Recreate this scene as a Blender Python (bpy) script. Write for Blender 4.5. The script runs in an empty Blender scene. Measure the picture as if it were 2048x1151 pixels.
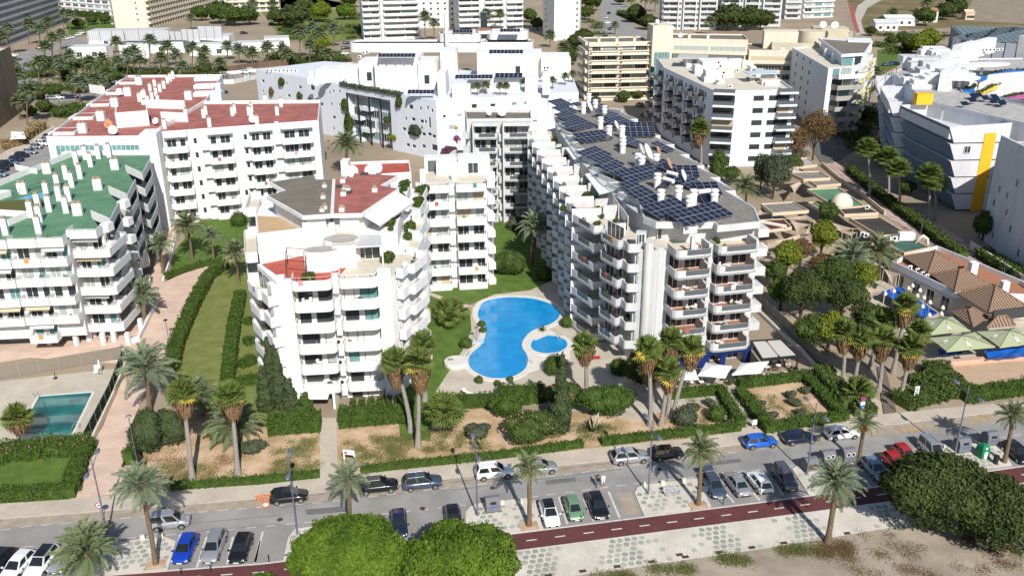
import bpy, math, random
import numpy as np
from mathutils import Vector, Matrix
SC=bpy.context.scene
rad=math.radians
# ---------------------------------------------------------------- camera, sky, sun, exposure
CF,CT,CR,CH=1800.0,rad(22.5),rad(0.5),58.7
c_,s_=math.cos(CT),math.sin(CT)
FW=np.array([0,c_,-s_]); UP=np.array([0,s_,c_]); RT=np.array([1.0,0,0])
RX=RT*math.cos(CR)-UP*math.sin(CR); DN=-RT*math.sin(CR)-UP*math.cos(CR)
cam=bpy.data.objects.new('camera',bpy.data.cameras.new('camera')); SC.collection.objects.link(cam)
cam.data.sensor_width=36; cam.data.lens=CF*36/2048; cam.data.clip_end=6000; cam.data.clip_start=1
cam.matrix_world=Matrix(((RX[0],-DN[0],-FW[0],0),(RX[1],-DN[1],-FW[1],0),(RX[2],-DN[2],-FW[2],CH),(0,0,0,1)))
SC.camera=cam
SUN_EL,SUN_AZ=rad(38),rad(105.7)      # azimuth the shadows point to
world=bpy.data.worlds.new('World'); SC.world=world; world.use_nodes=True
wn=world.node_tree; sky=wn.nodes.new('ShaderNodeTexSky'); sky.sky_type='NISHITA'; sky.sun_disc=False
sky.sun_elevation=SUN_EL; sky.sun_rotation=math.atan2(-math.cos(SUN_AZ),-math.sin(SUN_AZ)); sky.air_density=1.0; sky.dust_density=0.6
wn.links.new(sky.outputs[0],wn.nodes['Background'].inputs[0]); wn.nodes['Background'].inputs[1].default_value=0.085
sun=bpy.data.objects.new('sun',bpy.data.lights.new('sun','SUN')); SC.collection.objects.link(sun)
sun.data.energy=4.7; sun.data.angle=rad(0.5); sun.data.color=(1.0,0.95,0.88)
sun.rotation_euler=Vector((math.cos(SUN_AZ)*math.cos(SUN_EL),math.sin(SUN_AZ)*math.cos(SUN_EL),-math.sin(SUN_EL))).to_track_quat('-Z','Y').to_euler()
sun.location=(40,-60,120)
SC.view_settings.view_transform='Standard'; SC.view_settings.look='None'; SC.view_settings.gamma=1; SC.view_settings.exposure=0.34
SC.view_settings.use_curve_mapping=False
SC.render.engine='CYCLES'; SC.cycles.max_bounces=6; SC.cycles.transparent_max_bounces=6

def at(x,y,z=0.0):
    """world point at height z under a picture point of the photograph (2048 x 1151)"""
    d=FW*CF+RX*(x-1024)+DN*(y-575.5); t=(z-CH)/d[2]
    return (float(d[0]*t),float(d[1]*t),z)
def A2(pts,z=0.0): return [at(x,y,z)[:2] for x,y in pts]

# ---------------------------------------------------------------- mesh building
class MB:
    def __init__(s): s.v=[]; s.f=[]; s.m=[]; s.s=[]
    def add(s,vs,fs,m=0,smooth=False):
        o=len(s.v); s.v+=[tuple(map(float,p)) for p in vs]
        for f in fs: s.f.append(tuple(i+o for i in f)); s.m.append(m); s.s.append(smooth)
        return s
    def box(s,x0,y0,z0,x1,y1,z1,m=0):
        return s.add([(x0,y0,z0),(x1,y0,z0),(x1,y1,z0),(x0,y1,z0),(x0,y0,z1),(x1,y0,z1),(x1,y1,z1),(x0,y1,z1)],
            [(0,3,2,1),(4,5,6,7),(0,1,5,4),(1,2,6,5),(2,3,7,6),(3,0,4,7)],m)
    def obox(s,p,u,L,w,z0,z1,m=0,slope=0):
        """box along direction u (2D) from p, length L, width w centred"""
        nx,ny=-u[1],u[0]; a=[]
        for z in (z0,z1):
            for (l,k) in ((0,-w/2),(L,-w/2),(L,w/2),(0,w/2)): a.append((p[0]+u[0]*l+nx*k,p[1]+u[1]*l+ny*k,z+slope*l/max(L,.01)))
        return s.add(a,[(0,3,2,1),(4,5,6,7),(0,1,5,4),(1,2,6,5),(2,3,7,6),(3,0,4,7)],m)
    def prism(s,poly,z0,z1,m=0,mt=None,bot=False):
        n=len(poly); poly=ccw(poly)
        s.add([(x,y,z0) for x,y in poly]+[(x,y,z1) for x,y in poly],[(i,(i+1)%n,n+(i+1)%n,n+i) for i in range(n)],m)
        s.cap(poly,z1,m if mt is None else mt)
        if bot: s.cap(poly[::-1],z0,m)
        return s
    def cap(s,poly,z,m=0): return s.add([(x,y,z) for x,y in poly],[tuple(range(len(poly)))],m)
    def tube(s,pts,r,n=6,m=0,smooth=True,cap=True):
        pts=[Vector(p) for p in pts]; k=len(pts); rr=r if isinstance(r,(list,tuple)) else [r]*k
        o=len(s.v); vs=[]; fs=[]
        for i,p in enumerate(pts):
            d=(pts[min(i+1,k-1)]-pts[max(i-1,0)]).normalized()
            a=d.cross(Vector((0,0,1)) if abs(d.z)<.95 else Vector((1,0,0))).normalized(); b=d.cross(a)
            for j in range(n):
                t=2*math.pi*j/n; vs.append(p+(a*math.cos(t)+b*math.sin(t))*rr[i])
        for i in range(k-1):
            for j in range(n): fs.append((i*n+j,i*n+(j+1)%n,(i+1)*n+(j+1)%n,(i+1)*n+j))
        s.add(vs,fs,m,smooth)
        if cap: s.add([vs[j] for j in range(n)],[tuple(range(n))],m); s.add([vs[(k-1)*n+j] for j in range(n)],[tuple(range(n))[::-1]],m)
        return s
    def lathe(s,prof,n=12,c=(0,0,0),m=0,smooth=True,sx=1,sy=1):
        vs=[];fs=[];k=len(prof)
        for r,z in prof:
            for j in range(n):
                t=2*math.pi*j/n; vs.append((c[0]+r*sx*math.cos(t),c[1]+r*sy*math.sin(t),c[2]+z))
        for i in range(k-1):
            for j in range(n): fs.append((i*n+j,i*n+(j+1)%n,(i+1)*n+(j+1)%n,(i+1)*n+j))
        s.add(vs,fs,m,smooth)
        if prof[-1][0]>.001: s.add([vs[(k-1)*n+j] for j in range(n)],[tuple(range(n))],m)
        return s
    def path(s,pts,t,z0,z1,m=0,closed=False,inward=True):
        """a wall of thickness t along 2D points, thickness on the left"""
        n=len(pts); inn=offset(pts,t,closed); seg=n if closed else n-1
        vs=[(x,y,z) for x,y in pts for z in (z0,z1)]+[(x,y,z) for x,y in inn for z in (z0,z1)]
        fs=[]
        for i in range(seg):
            j=(i+1)%n; a,b,c,d=2*i,2*j,2*n+2*i,2*n+2*j
            fs+=[(a,b,b+1,a+1),(d,c,c+1,d+1),(a+1,b+1,d+1,c+1),(b,a,c,d)]
        if not closed:
            fs+=[(0,1,2*n+1,2*n),(2*n-2,4*n-2,4*n-1,2*n-1)]
        return s.add(vs,fs,m)
    def mesh(s,name,*mats):
        me=bpy.data.meshes.new(name); me.from_pydata(s.v,[],s.f)
        for x in mats: me.materials.append(x)
        me.polygons.foreach_set('material_index',[min(i,max(len(mats)-1,0)) for i in s.m]); me.polygons.foreach_set('use_smooth',s.s)
        me.update(); return me
def ccw(p):
    a=sum(p[i][0]*p[(i+1)%len(p)][1]-p[(i+1)%len(p)][0]*p[i][1] for i in range(len(p)))
    return list(p) if a>0 else list(p)[::-1]
def offset(pts,t,closed=False):
    """shift a path to its left by t with mitres"""
    n=len(pts); out=[]
    for i in range(n):
        a=pts[i-1] if (i>0 or closed) else None; b=pts[(i+1)%n] if (i<n-1 or closed) else None; p=pts[i]; ns=[]
        for q,r in ((a,p),(p,b)):
            if q is None or r is None: continue
            d=(r[0]-q[0],r[1]-q[1]); l=math.hypot(*d) or 1; ns.append((-d[1]/l,d[0]/l))
        if len(ns)==1: nx,ny=ns[0]; k=1
        else:
            nx,ny=ns[0][0]+ns[1][0],ns[0][1]+ns[1][1]; l=math.hypot(nx,ny) or 1; nx/=l; ny/=l
            k=1/max(.35,nx*ns[0][0]+ny*ns[0][1])
        out.append((p[0]+nx*t*k,p[1]+ny*t*k))
    return out
def fillet(pts,r,n=3,closed=False):
    if r<=0: return list(pts)
    out=[]; N=len(pts)
    for i,p in enumerate(pts):
        if not closed and i in (0,N-1): out.append(p); continue
        a,b=Vector(pts[i-1]),Vector(pts[(i+1)%N]); p=Vector(p)
        q=min(r,(a-p).length*.45,(b-p).length*.45); s=p+(a-p).normalized()*q; e=p+(b-p).normalized()*q
        for k in range(n+1):
            t=k/n; out.append(tuple(s*(1-t)**2+p*2*t*(1-t)+e*t*t))
    return out
def nmesh(name,V,Fq,mats,mi=None,smooth=False):
    """mesh from numpy: V (n,3), Fq (m,k)"""
    me=bpy.data.meshes.new(name); m,k=Fq.shape
    me.vertices.add(len(V)); me.vertices.foreach_set('co',V.astype(np.float32).ravel())
    me.loops.add(m*k); me.loops.foreach_set('vertex_index',Fq.astype(np.int32).ravel())
    me.polygons.add(m); me.polygons.foreach_set('loop_start',np.arange(0,m*k,k,dtype=np.int32))
    for x in mats: me.materials.append(x)
    if mi is not None: me.polygons.foreach_set('material_index',mi.astype(np.int32))
    me.polygons.foreach_set('use_smooth',np.full(m,smooth)); me.update(calc_edges=True); return me

LINK=SC.collection.objects.link
def T(name,label,cat,loc=(0,0,0),rz=0.0,group=None,mesh=None):
    o=bpy.data.objects.new(name,mesh); LINK(o); o.location=loc; o.rotation_euler=(0,0,rz)
    o['label']=label; o['category']=cat
    if group: o['group']=group
    if mesh is None: o.empty_display_size=.3
    return o
def ob(name,mesh,parent=None,loc=(0,0,0),rz=0.0,kind=None,label=None,sc=None):
    o=bpy.data.objects.new(name,mesh); LINK(o); o.location=loc; o.rotation_euler=(0,0,rz) if not isinstance(rz,tuple) else rz
    if parent is not None: o.parent=parent
    if kind: o['kind']=kind
    if label: o['label']=label
    if sc is not None: o.scale=sc if isinstance(sc,tuple) else (sc,)*3
    return o
def S(name,mesh,loc=(0,0,0)): return ob(name,mesh,None,loc,0,'structure')
def kids(o,table):
    return table.get(o,())
def copy_tree(o,loc=None,rz=None,parent=None,label=None,group=None,sc=None):
    c=o.copy(); LINK(c)
    if parent is not None: c.parent=parent
    if loc is not None: c.location=loc
    if rz is not None: c.rotation_euler=(0,0,rz)
    if sc is not None: c.scale=sc if isinstance(sc,tuple) else (sc,)*3
    if label: c['label']=label
    if group: c['group']=group
    for ch in KIDS.get(o.name,()): copy_tree(ch,parent=c)
    return c
KIDS={}
def index_kids(root,*more):
    """remember the children of a prototype so that it can be copied"""
    for o in (root,)+more:
        KIDS[o.name]=list(o.children)

# ---------------------------------------------------------------- materials
def lin(h): 
    return tuple(((int(h[i:i+2],16)/255)/12.92 if int(h[i:i+2],16)<11 else ((int(h[i:i+2],16)/255+.055)/1.055)**2.4) for i in (0,2,4))+(1,)
def mat(name,col,rough=.8,noise=None,metal=0.0,spec=.3,coords='Object',col2=None,bump=0.0,det=4.0,trans=0.0,streak=0):
    m=bpy.data.materials.new(name); m.use_nodes=True; nt=m.node_tree; b=nt.nodes['Principled BSDF']
    col=tuple(col)+(1,) if len(col)==3 else col
    b.inputs['Base Color'].default_value=col; b.inputs['Roughness'].default_value=rough; b.inputs['Metallic'].default_value=metal
    b.inputs['Specular IOR Level'].default_value=spec
    if trans: b.inputs['Transmission Weight'].default_value=trans
    if noise:
        tc=nt.nodes.new('ShaderNodeTexCoord'); n=nt.nodes.new('ShaderNodeTexNoise'); n.inputs['Scale'].default_value=noise[0]; n.inputs['Detail'].default_value=det; n.inputs['Roughness'].default_value=.6
        if streak:
            mp=nt.nodes.new('ShaderNodeMapping'); mp.inputs['Scale'].default_value=(streak,streak,.16); nt.links.new(tc.outputs['Object'],mp.inputs[0]); nt.links.new(mp.outputs[0],n.inputs['Vector'])
        elif coords=='World':
            g=nt.nodes.new('ShaderNodeNewGeometry'); nt.links.new(g.outputs['Position'],n.inputs['Vector'])
        else: nt.links.new(tc.outputs[coords],n.inputs['Vector'])
        r=nt.nodes.new('ShaderNodeValToRGB'); r.color_ramp.elements[0].position=.5-noise[2] if len(noise)>2 else .3; r.color_ramp.elements[1].position=.5+noise[2] if len(noise)>2 else .7
        c2=tuple(col2)+(1,) if col2 else tuple(x*(1-noise[1]) for x in col[:3])+(1,)
        r.color_ramp.elements[0].color=c2; r.color_ramp.elements[1].color=col
        nt.links.new(n.outputs['Fac'],r.inputs['Fac']); nt.links.new(r.outputs[0],b.inputs['Base Color'])
        if bump:
            bp=nt.nodes.new('ShaderNodeBump'); bp.inputs['Strength'].default_value=bump; bp.inputs['Distance'].default_value=.1
            nt.links.new(n.outputs['Fac'],bp.inputs['Height']); nt.links.new(bp.outputs[0],b.inputs['Normal'])
    return m
def nodes_of(m): return m.node_tree,m.node_tree.nodes['Principled BSDF']
def brickmat(name,c1,c2,mortar,scale,bw=.5,rh=.25,ms=.01,rot=0.0,rough=.85,off=.5):
    m=mat(name,c1,rough); nt,b=nodes_of(m)
    tc=nt.nodes.new('ShaderNodeTexCoord'); mp=nt.nodes.new('ShaderNodeMapping'); mp.inputs['Rotation'].default_value=(0,0,rot)
    bt=nt.nodes.new('ShaderNodeTexBrick'); bt.offset=off; bt.inputs['Color1'].default_value=tuple(c1)+(1,); bt.inputs['Color2'].default_value=tuple(c2)+(1,); bt.inputs['Mortar'].default_value=tuple(mortar)+(1,)
    bt.inputs['Scale'].default_value=scale; bt.inputs['Brick Width'].default_value=bw; bt.inputs['Row Height'].default_value=rh; bt.inputs['Mortar Size'].default_value=ms
    nz=nt.nodes.new('ShaderNodeTexNoise'); nz.inputs['Scale'].default_value=.35; nz.inputs['Detail'].default_value=5
    mx=nt.nodes.new('ShaderNodeMix'); mx.data_type='RGBA'; mx.blend_type='MULTIPLY'; mx.inputs[0].default_value=.55
    rp=nt.nodes.new('ShaderNodeValToRGB'); rp.color_ramp.elements[0].position=.3; rp.color_ramp.elements[1].position=.75; rp.color_ramp.elements[0].color=(.6,.58,.55,1)
    nt.links.new(tc.outputs['Object'],mp.inputs[0]); nt.links.new(mp.outputs[0],bt.inputs[0]); nt.links.new(tc.outputs['Object'],nz.inputs['Vector'])
    nt.links.new(nz.outputs['Fac'],rp.inputs[0]); nt.links.new(bt.outputs['Color'],mx.inputs[6]); nt.links.new(rp.outputs[0],mx.inputs[7]); nt.links.new(mx.outputs[2],b.inputs['Base Color'])
    return m
def wavemat(name,c1,c2,scale,rough=.6,rot=(0,0,0),axis='X',metal=0.0,bump=0.0,sharp=.1):
    m=mat(name,c1,rough,metal=metal); nt,b=nodes_of(m)
    tc=nt.nodes.new('ShaderNodeTexCoord'); mp=nt.nodes.new('ShaderNodeMapping'); mp.inputs['Rotation'].default_value=rot
    w=nt.nodes.new('ShaderNodeTexWave'); w.bands_direction=axis; w.inputs['Scale'].default_value=scale; w.inputs['Distortion'].default_value=.15
    r=nt.nodes.new('ShaderNodeValToRGB'); r.color_ramp.elements[0].position=.5-sharp; r.color_ramp.elements[1].position=.5+sharp
    r.color_ramp.elements[0].color=tuple(c1)+(1,); r.color_ramp.elements[1].color=tuple(c2)+(1,)
    nt.links.new(tc.outputs['Object'],mp.inputs[0]); nt.links.new(mp.outputs[0],w.inputs[0]); nt.links.new(w.outputs['Fac'],r.inputs[0]); nt.links.new(r.outputs[0],b.inputs['Base Color'])
    if bump:
        bp=nt.nodes.new('ShaderNodeBump'); bp.inputs['Strength'].default_value=bump; bp.inputs['Distance'].default_value=.05
        nt.links.new(w.outputs['Fac'],bp.inputs['Height']); nt.links.new(bp.outputs[0],b.inputs['Normal'])
    return m
WHITE=mat('white_render',(.77,.77,.765),.75,(.8,.17,.22),streak=1.2,det=6)
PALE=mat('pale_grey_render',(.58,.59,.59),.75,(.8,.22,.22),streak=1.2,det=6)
CREAM=mat('cream_render',(.70,.64,.52),.8,(.8,.2,.22),streak=1.0,det=6)
LILAC=mat('pale_lilac_render',(.64,.67,.73),.7,(.6,.10,.2),streak=.8)
SCULPT=mat('cool_white_render',(.62,.63,.66),.7,(.6,.2,.22),streak=.8,det=6)
SANDY=mat('sandy_render',(.62,.49,.35),.85,(.4,.15))
STONE=brickmat('brown_stone_cladding',(.27,.21,.15),(.21,.165,.12),(.14,.11,.08),1.0,.8,.35,.01)
CONC=mat('raw_concrete',(.42,.40,.37),.85,(.8,.25))
REDROOF=mat('red_roof_coating',(.42,.15,.125),.8,(.4,.42,.2),det=9)
REDBRI=mat('bright_red_roof_coating',(.45,.10,.07),.8,(.6,.25),det=6)
GREENROOF=mat('green_roof_coating',(.125,.275,.16),.8,(.3,.40,.22),det=9)
GREYROOF=mat('grey_gravel_roof',(.26,.245,.22),.9,(1.5,.4),det=8)
BROWNROOF=mat('brown_grey_roof_felt',(.20,.175,.145),.9,(.5,.25),det=6)
DARKROOF=mat('dark_bitumen_roof',(.07,.062,.055),.85,(.3,.5),det=6)
TERRA=mat('terracotta_tiles',(.42,.19,.11),.8,(2,.3))
TANFLOOR=mat('tan_deck',(.52,.37,.22),.8,(1,.2))
CREAMFLOOR=mat('cream_terrace_tiles',(.62,.57,.47),.8,(1,.15))
GLASS=mat('dark_window_glass',(.035,.045,.05),.06,spec=.7)
CURTAIN=mat('curtained_window_glass',(.42,.47,.45),.15,(3,.35),spec=.6)
TEAL=mat('greenish_window_glass',(.16,.34,.34),.08,(1.5,.4),spec=.6)
SMOKE=mat('smoked_glass_panel',(.10,.115,.125),.08,spec=.6)
SHUT=wavemat('white_shutter_slats',(.62,.62,.60),(.74,.74,.72),9,axis='Z')
TANSHUT=wavemat('beige_shutter_slats',(.44,.36,.25),(.55,.46,.33),9,axis='Z')
FRAME=mat('white_window_frame',(.72,.72,.72),.5)
DFRAME=mat('dark_window_frame',(.05,.05,.055),.5)
BFRAME=mat('blue_window_frame',(.03,.10,.36),.5)
METAL=mat('grey_metal',(.42,.43,.45),.4,metal=.7)
WMETAL=mat('white_metal_rail',(.78,.78,.78),.4)
REDMETAL=mat('pink_painted_rail',(.70,.42,.38),.5)
BLACK=mat('black_paint',(.02,.02,.022),.5)
STRIPE=wavemat('striped_awning_cloth',(.75,.56,.30),(.80,.74,.62),.8,axis='X')
AWN=mat('white_awning_cloth',(.74,.74,.73),.9)
GREYAWN=mat('grey_awning_cloth',(.45,.45,.46),.9)
SCREEN=wavemat('grey_louvre_screen',(.40,.41,.43),(.50,.51,.53),.35,axis='X')
VENT=mat('chimney_cap_stone',(.42,.34,.25),.9,(4,.4))
PV=None
# ---------------------------------------------------------------- ground, road, pavements, gardens, pools
def sheet(name,pts,z,m,world=False):
    p=pts if world else A2(pts)
    b=MB(); b.cap(ccw(p),z); return S(name,b.mesh(name,m))
def slab(name,pts,z0,z1,m,side=None,world=False):
    p=pts if world else A2(pts)
    b=MB(); b.prism(p,z0,z1,1 if side else 0,0); return S(name,b.mesh(name,m,*( [side] if side else [])))
EARTH=mat('bare_dry_earth',(.36,.29,.21),.95,(.03,.35),det=9)
ASPH=mat('sunbleached_asphalt',(.32,.31,.295),.9,(.22,.34,.2),det=9)
ASPH2=mat('dark_asphalt',(.13,.13,.13),.9,(.4,.25),det=9)
PAVE=brickmat('beige_pavement_flags',(.56,.50,.41),(.52,.46,.38),(.42,.37,.31),1.0,.6,.4,.012,rad(9.5),off=0)
KERB=mat('kerb_stone',(.45,.40,.34),.9,(1,.3))
BIKE=brickmat('dark_red_bike_lane_blocks',(.135,.045,.045),(.115,.038,.04),(.16,.065,.06),1.0,.5,.25,.012,rad(10))
PROM=brickmat('pale_promenade_flags',(.66,.62,.54),(.61,.57,.50),(.46,.43,.38),1.0,.62,.62,.008,rad(10),off=0)
BAYP=brickmat('grey_parking_blocks',(.32,.31,.30),(.29,.28,.275),(.24,.23,.22),1.0,.2,.1,.006,rad(100))
LINEW=mat('worn_white_road_paint',(.66,.65,.62),.7,(2.5,.35),det=8)
LINEY=mat('yellow_road_paint',(.62,.33,.02),.7,(2.5,.3),det=8)
SOIL=mat('reddish_garden_soil',(.56,.405,.275),.95,(.28,.40,.10),col2=(.36,.25,.13),det=10,bump=.4)
GRAV=mat('grey_dirt_lot',(.43,.365,.29),.95,(.16,.35,.2),col2=(.22,.185,.14),det=11,bump=.5)
LAWN=mat('sunny_lawn_grass',(.11,.185,.03),.95,(.5,.35,.22),col2=(.055,.10,.016),det=10,bump=.5)
LAWN2=mat('dry_lawn_grass',(.20,.225,.065),.95,(.45,.3,.2),col2=(.12,.145,.035),det=10,bump=.5)
MARSH=mat('dry_marsh_grass',(.22,.165,.085),1,(.05,.45,.15),col2=(.11,.10,.04),det=10)
MARSH2=mat('grey_dry_reeds',(.30,.25,.185),1,(.12,.3,.2),det=10)
PINK=brickmat('pink_paving_tiles',(.66,.49,.39),(.69,.54,.44),(.52,.37,.30),.7,1.0,.35,.012,rad(8))
POOLDECK=brickmat('beige_pool_deck_stone',(.55,.50,.42),(.52,.47,.39),(.44,.39,.33),1.0,.5,.5,.01,rad(20),off=0)
COPING=mat('white_pool_coping',(.66,.63,.57),.8,(1,.12))
POOLW=mat('blue_pool_water',(.014,.30,.62),.06,(.5,.5,.2),col2=(.007,.205,.52),bump=.35,spec=.5,det=7)
POOLT=mat('teal_pool_water',(.006,.17,.155),.05,(.35,.6,.14),col2=(.004,.075,.09),bump=.05,spec=.6)
POOLWALL=mat('blue_pool_tiles',(.08,.40,.62),.4)
TILEST=brickmat('patterned_street_tiles',(.56,.48,.43),(.40,.22,.20),(.47,.38,.34),.55,1.1,.45,.02,rad(58))

b=MB(); g=4000; b.cap([(-g,-300),(g,-300),(g,g+800),(-g,g+800)],-.05); S('ground',b.mesh('ground',EARTH))
K=[(-250,1058),(0,1038),(437,1004),(789,969),(919,954.6),(1108,932.4),(1217,920.6),(1434,894.5),(1727,856),(2048,818),(2300,785)]
HH=[(-250,1032),(0,1008),(141,999),(343,981),(520,970),(640,957),(726,948),(1000,919),(1228,892),(1398,876),(1476,864),(1532,857),(1682,838),(1794,826),(2048,802),(2300,770)]
B1=[(-250,1185),(235,1148),(520,1127),(1000,1069.7),(1520,1004.3),(1754,972.6),(2048,931.6),(2300,896)]
B2=[(-250,1228),(300,1180),(520,1160),(1030,1101),(1520,1037),(1778,1002.5),(2048,965),(2300,930)]
P2=[(-250,1325),(700,1212),(1146,1151),(1520,1097),(1735,1062),(2048,1012),(2300,975)]
LN=[(-250,1117),(0,1096.5),(140,1085),(437,1060),(598,1045),(1000,1001.7),(1078,991),(1280,965),(1392,953),(1590,930),(1711,912),(1890,890),(2048,868),(2300,838)]
sheet('road',K+LN[::-1],0.0,ASPH)
sheet('parking_bays',LN+B1[::-1],0.004,BAYP)
slab('bike_lane',B1+B2[::-1],-.05,.02,BIKE,KERB)
prom=slab('promenade',B2+P2[::-1],-.05,.024,PROM,KERB)
sheet('dirt_lot',P2+[(2500,1400),(-400,1500)],0.0,GRAV)
slab('pavement',HH+K[::-1],-.05,.13,PAVE,KERB)
def strip(pts,w,z,mb,world=False):
    p=pts if world else A2(pts); r=offset(p,-w/2); l=offset(p,w/2)
    for i in range(len(p)-1): mb.add([(*r[i],z),(*r[i+1],z),(*l[i+1],z),(*l[i],z)],[(0,1,2,3)])
def walk(pts,step,off=0):
    """points and directions every step metres along a picture polyline"""
    p=[Vector(q) for q in A2(pts)]; out=[]; d=off
    for i in range(len(p)-1):
        v=p[i+1]-p[i]; L=v.length
        while d<L: out.append((p[i]+v*(d/L),v/L)); d+=step
        d-=L
    return out
def dashes(name,pts,step,L,w,z,m,off=0,rng=None,parent=None):
    b=MB()
    for q,u in walk(pts,step,off):
        if rng and not any(a<=q.x<=c for a,c in rng): continue
        b.obox(q,u,L,w,z-.003,z)
    o=ob(name,b.mesh(name,m),parent,(0,0,0),0,'structure'); return o
dashes('lane_marking',LN,2.0,1.05,.1,.008,LINEW)
UL=[(-250,1082),(0,1058.5),(60,1051),(250,1035),(437,1020),(650,1003),(900,974),(1145,946),(1217,937),(1400,911),(1480,902)]
dashes('lane_marking',UL,2.0,1.05,.1,.008,LINEW)
M=[((a[0]+b_[0])/2,(a[1]+b_[1])/2) for a,b_ in zip(B1,[(-250,1228),(300,1174),(520,1160),(1000,1105),(1520,1037),(1754,1006),(2048,965),(2300,930)])]
dashes('bike_lane_marking',M,3.0,1.1,.16,.026,LINEW,off=1.35)
b=MB(); strip(B1,.22,.026,b); strip(B2,.12,.029,b); S('bike_lane_edge_line',b.mesh('edge',LINEW))
b=MB()
def px5(x,y): return (x*.2616,850+y*.2616)
def px6(x,y): return (480+x*.2616,850+y*.2616)
def px7(x,y): return (1000+x*.2616,850+y*.2616)
def px8(x,y): return (1500+x*.2676,850+y*.2676)
for f,l in ((px5,((1580,850,1505,1085),(1780,850,1735,1060),(1985,880,1950,1050),(1380,830,1345,1000))),(px6,((175,810,115,1045),)),
    (px7,((450,545,515,755),(640,560,717,735),(830,505,915,705),(1545,500,1610,620),(1700,490,1790,590),(260,570,320,780))),(px8,((0,480,75,560),(190,430,245,520),(850,400,905,465)))):
    for q in l: strip([f(q[0],q[1]),f(q[2],q[3])],.22,.009,b)
S('bay_marking',b.mesh('bay_marking',LINEW))
ISL=[[(215,1085),(330,1074),(352,1083),(345,1110),(335,1141),(180,1153)],[(566,1123),(577,1075),(590,1058),(640,1052),(660,1110)],
 [(931,1045),(931,1025),(940,1014),(960,1007),(1060,996),(1072,1020),(1087,1058),(950,1074)],[(1269,986),(1275,975.5),(1288,970),(1392,957),(1421,1015),(1288,1031.5)],
 [(1584,938),(1591,933.5),(1690,918),(1711,917),(1722,975),(1618,990.5)],[(1872,905),(1888,895),(1992,882),(2024,931),(1880,950)]]
for i in ISL: slab('parking_island',i,-.05,.12,PROM,KERB)
b=MB()                                             # TAXI and box marks of the taxi rank
def glyph(mb,s,org,ux,uy,h,w,z,th=.09):
    G={'T':[((0,1),(1,1)),((.5,1),(.5,0))],'A':[((0,0),(.5,1)),((.5,1),(1,0)),((.2,.4),(.8,.4))],'X':[((0,0),(1,1)),((0,1),(1,0))],'I':[((.5,0),(.5,1))]}
    for i,ch in enumerate(s):
        for p,q in G[ch]:
            P=[(org[0]+ux[0]*(i*w*1.35+t[0]*w)+uy[0]*t[1]*h,org[1]+ux[1]*(i*w*1.35+t[0]*w)+uy[1]*t[1]*h) for t in (p,q)]
            strip(P,th,z,mb,True)
for (px,py) in ((1806,866),(1942,842)):
    o=at(px,py); u=(.986,.165); glyph(b,'TAXI',o[:2],u,(.42,.9),1.5,.62,.008)
yl=[px8(905,45),px8(935,85),px8(990,78)]; strip(yl,.12,.008,b)
strip([px8(1115,10),px8(1150,48)],.12,.008,b)
S('taxi_rank_lettering',b.mesh('taxi',LINEY))
dashes('taxi_rank_line',[px8(1045,70),px8(1420,25),(2048,838)],2.6,1.2,.12,.008,LINEY)
b=MB(); c=at(1678,1004); u=Vector((.985,.17)); n=Vector((-.17,.985))     # white bicycle painted on the lane
def bp(x,y): q=Vector(c[:2])+u*x+n*y; return (q.x,q.y)
for cx in (-.45,.45): strip([bp(cx+.28*math.cos(t*.5236),.28*math.sin(t*.5236)) for t in range(13)],.06,.027,b,True)
for q in (((-.45,0),(-.1,.5)),((-.1,.5),(.35,.5)),((.35,.5),(.0,0)),((0,0),(-.45,0)),((0,0),(-.15,.6)),((.45,0),(.3,.7)),((.3,.7),(.5,.75)),((-.3,.62),(0,.62))): strip([bp(*q[0]),bp(*q[1])],.06,.027,b,True)
S('bicycle_marking',b.mesh('bicycle_marking',LINEW))
# round grey-green discs set in the promenade flags
DISC=[mat('disc_'+str(i),c,.9,(3,.2)) for i,c in enumerate(((.27,.29,.26),(.33,.35,.31),(.40,.41,.37)))]
dm=[]
for m in DISC:
    d=MB(); d.lathe([(.31,0),(.31,.005),(.0,.006)],14,smooth=False); d.box(-.31,-.006,.0055,.31,.006,.0075,1); d.box(-.006,-.31,.0055,.006,.31,.0075,1); dm.append(d.mesh('paving_disc',m,PROM))
rng=random.Random(4); nd=0
U=np.array((math.cos(rad(10.3)),math.sin(rad(10.3)))); N_=np.array((-U[1],U[0])); O=np.array(at(1030,1101)[:2])
for k in range(-3,7):
    cu=k*9.55+1.2
    for a in range(9):
        for r in range(6):
            t=-(.45+r*.72); x=cu+(a-4)*.78+(r%2)*.35+.1*r; d=abs(a-4)
            if d>1.6 and rng.random()<(.0,.0,.45,.72,.9)[min(d,4)]: continue
            if rng.random()<.04: continue
            p=O+U*x+N_*t; ob('paving_disc',dm[min(2,max(0,int(d*.55+rng.random()*1.2)))],prom,(p[0],p[1],.022)); nd+=1
isl=[o for o in bpy.data.objects if o.name.startswith('parking_island')]
for o,pl in zip(isl,ISL):
    P=A2(pl); xs=[p[0] for p in P]; ys=[p[1] for p in P]
    def inside(x,y,P=P):
        c=False
        for i in range(len(P)):
            (x1,y1),(x2,y2)=P[i],P[i-1]
            if (y1>y)!=(y2>y) and x<(x2-x1)*(y-y1)/(y2-y1)+x1: c=not c
        return c
    for a in range(20):
        for r in range(10):
            p=np.array((min(xs),min(ys)))+U*(a*.8)+N_*(r*.72-1.5)+U*(r%2)*.35
            if inside(*p) and inside(p[0]+.35,p[1]) and inside(p[0]-.35,p[1]) and inside(p[0],p[1]+.35) and inside(p[0],p[1]-.35) and rng.random()<.68: ob('paving_disc',dm[rng.randrange(3)],o,(p[0],p[1],.118))
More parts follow.
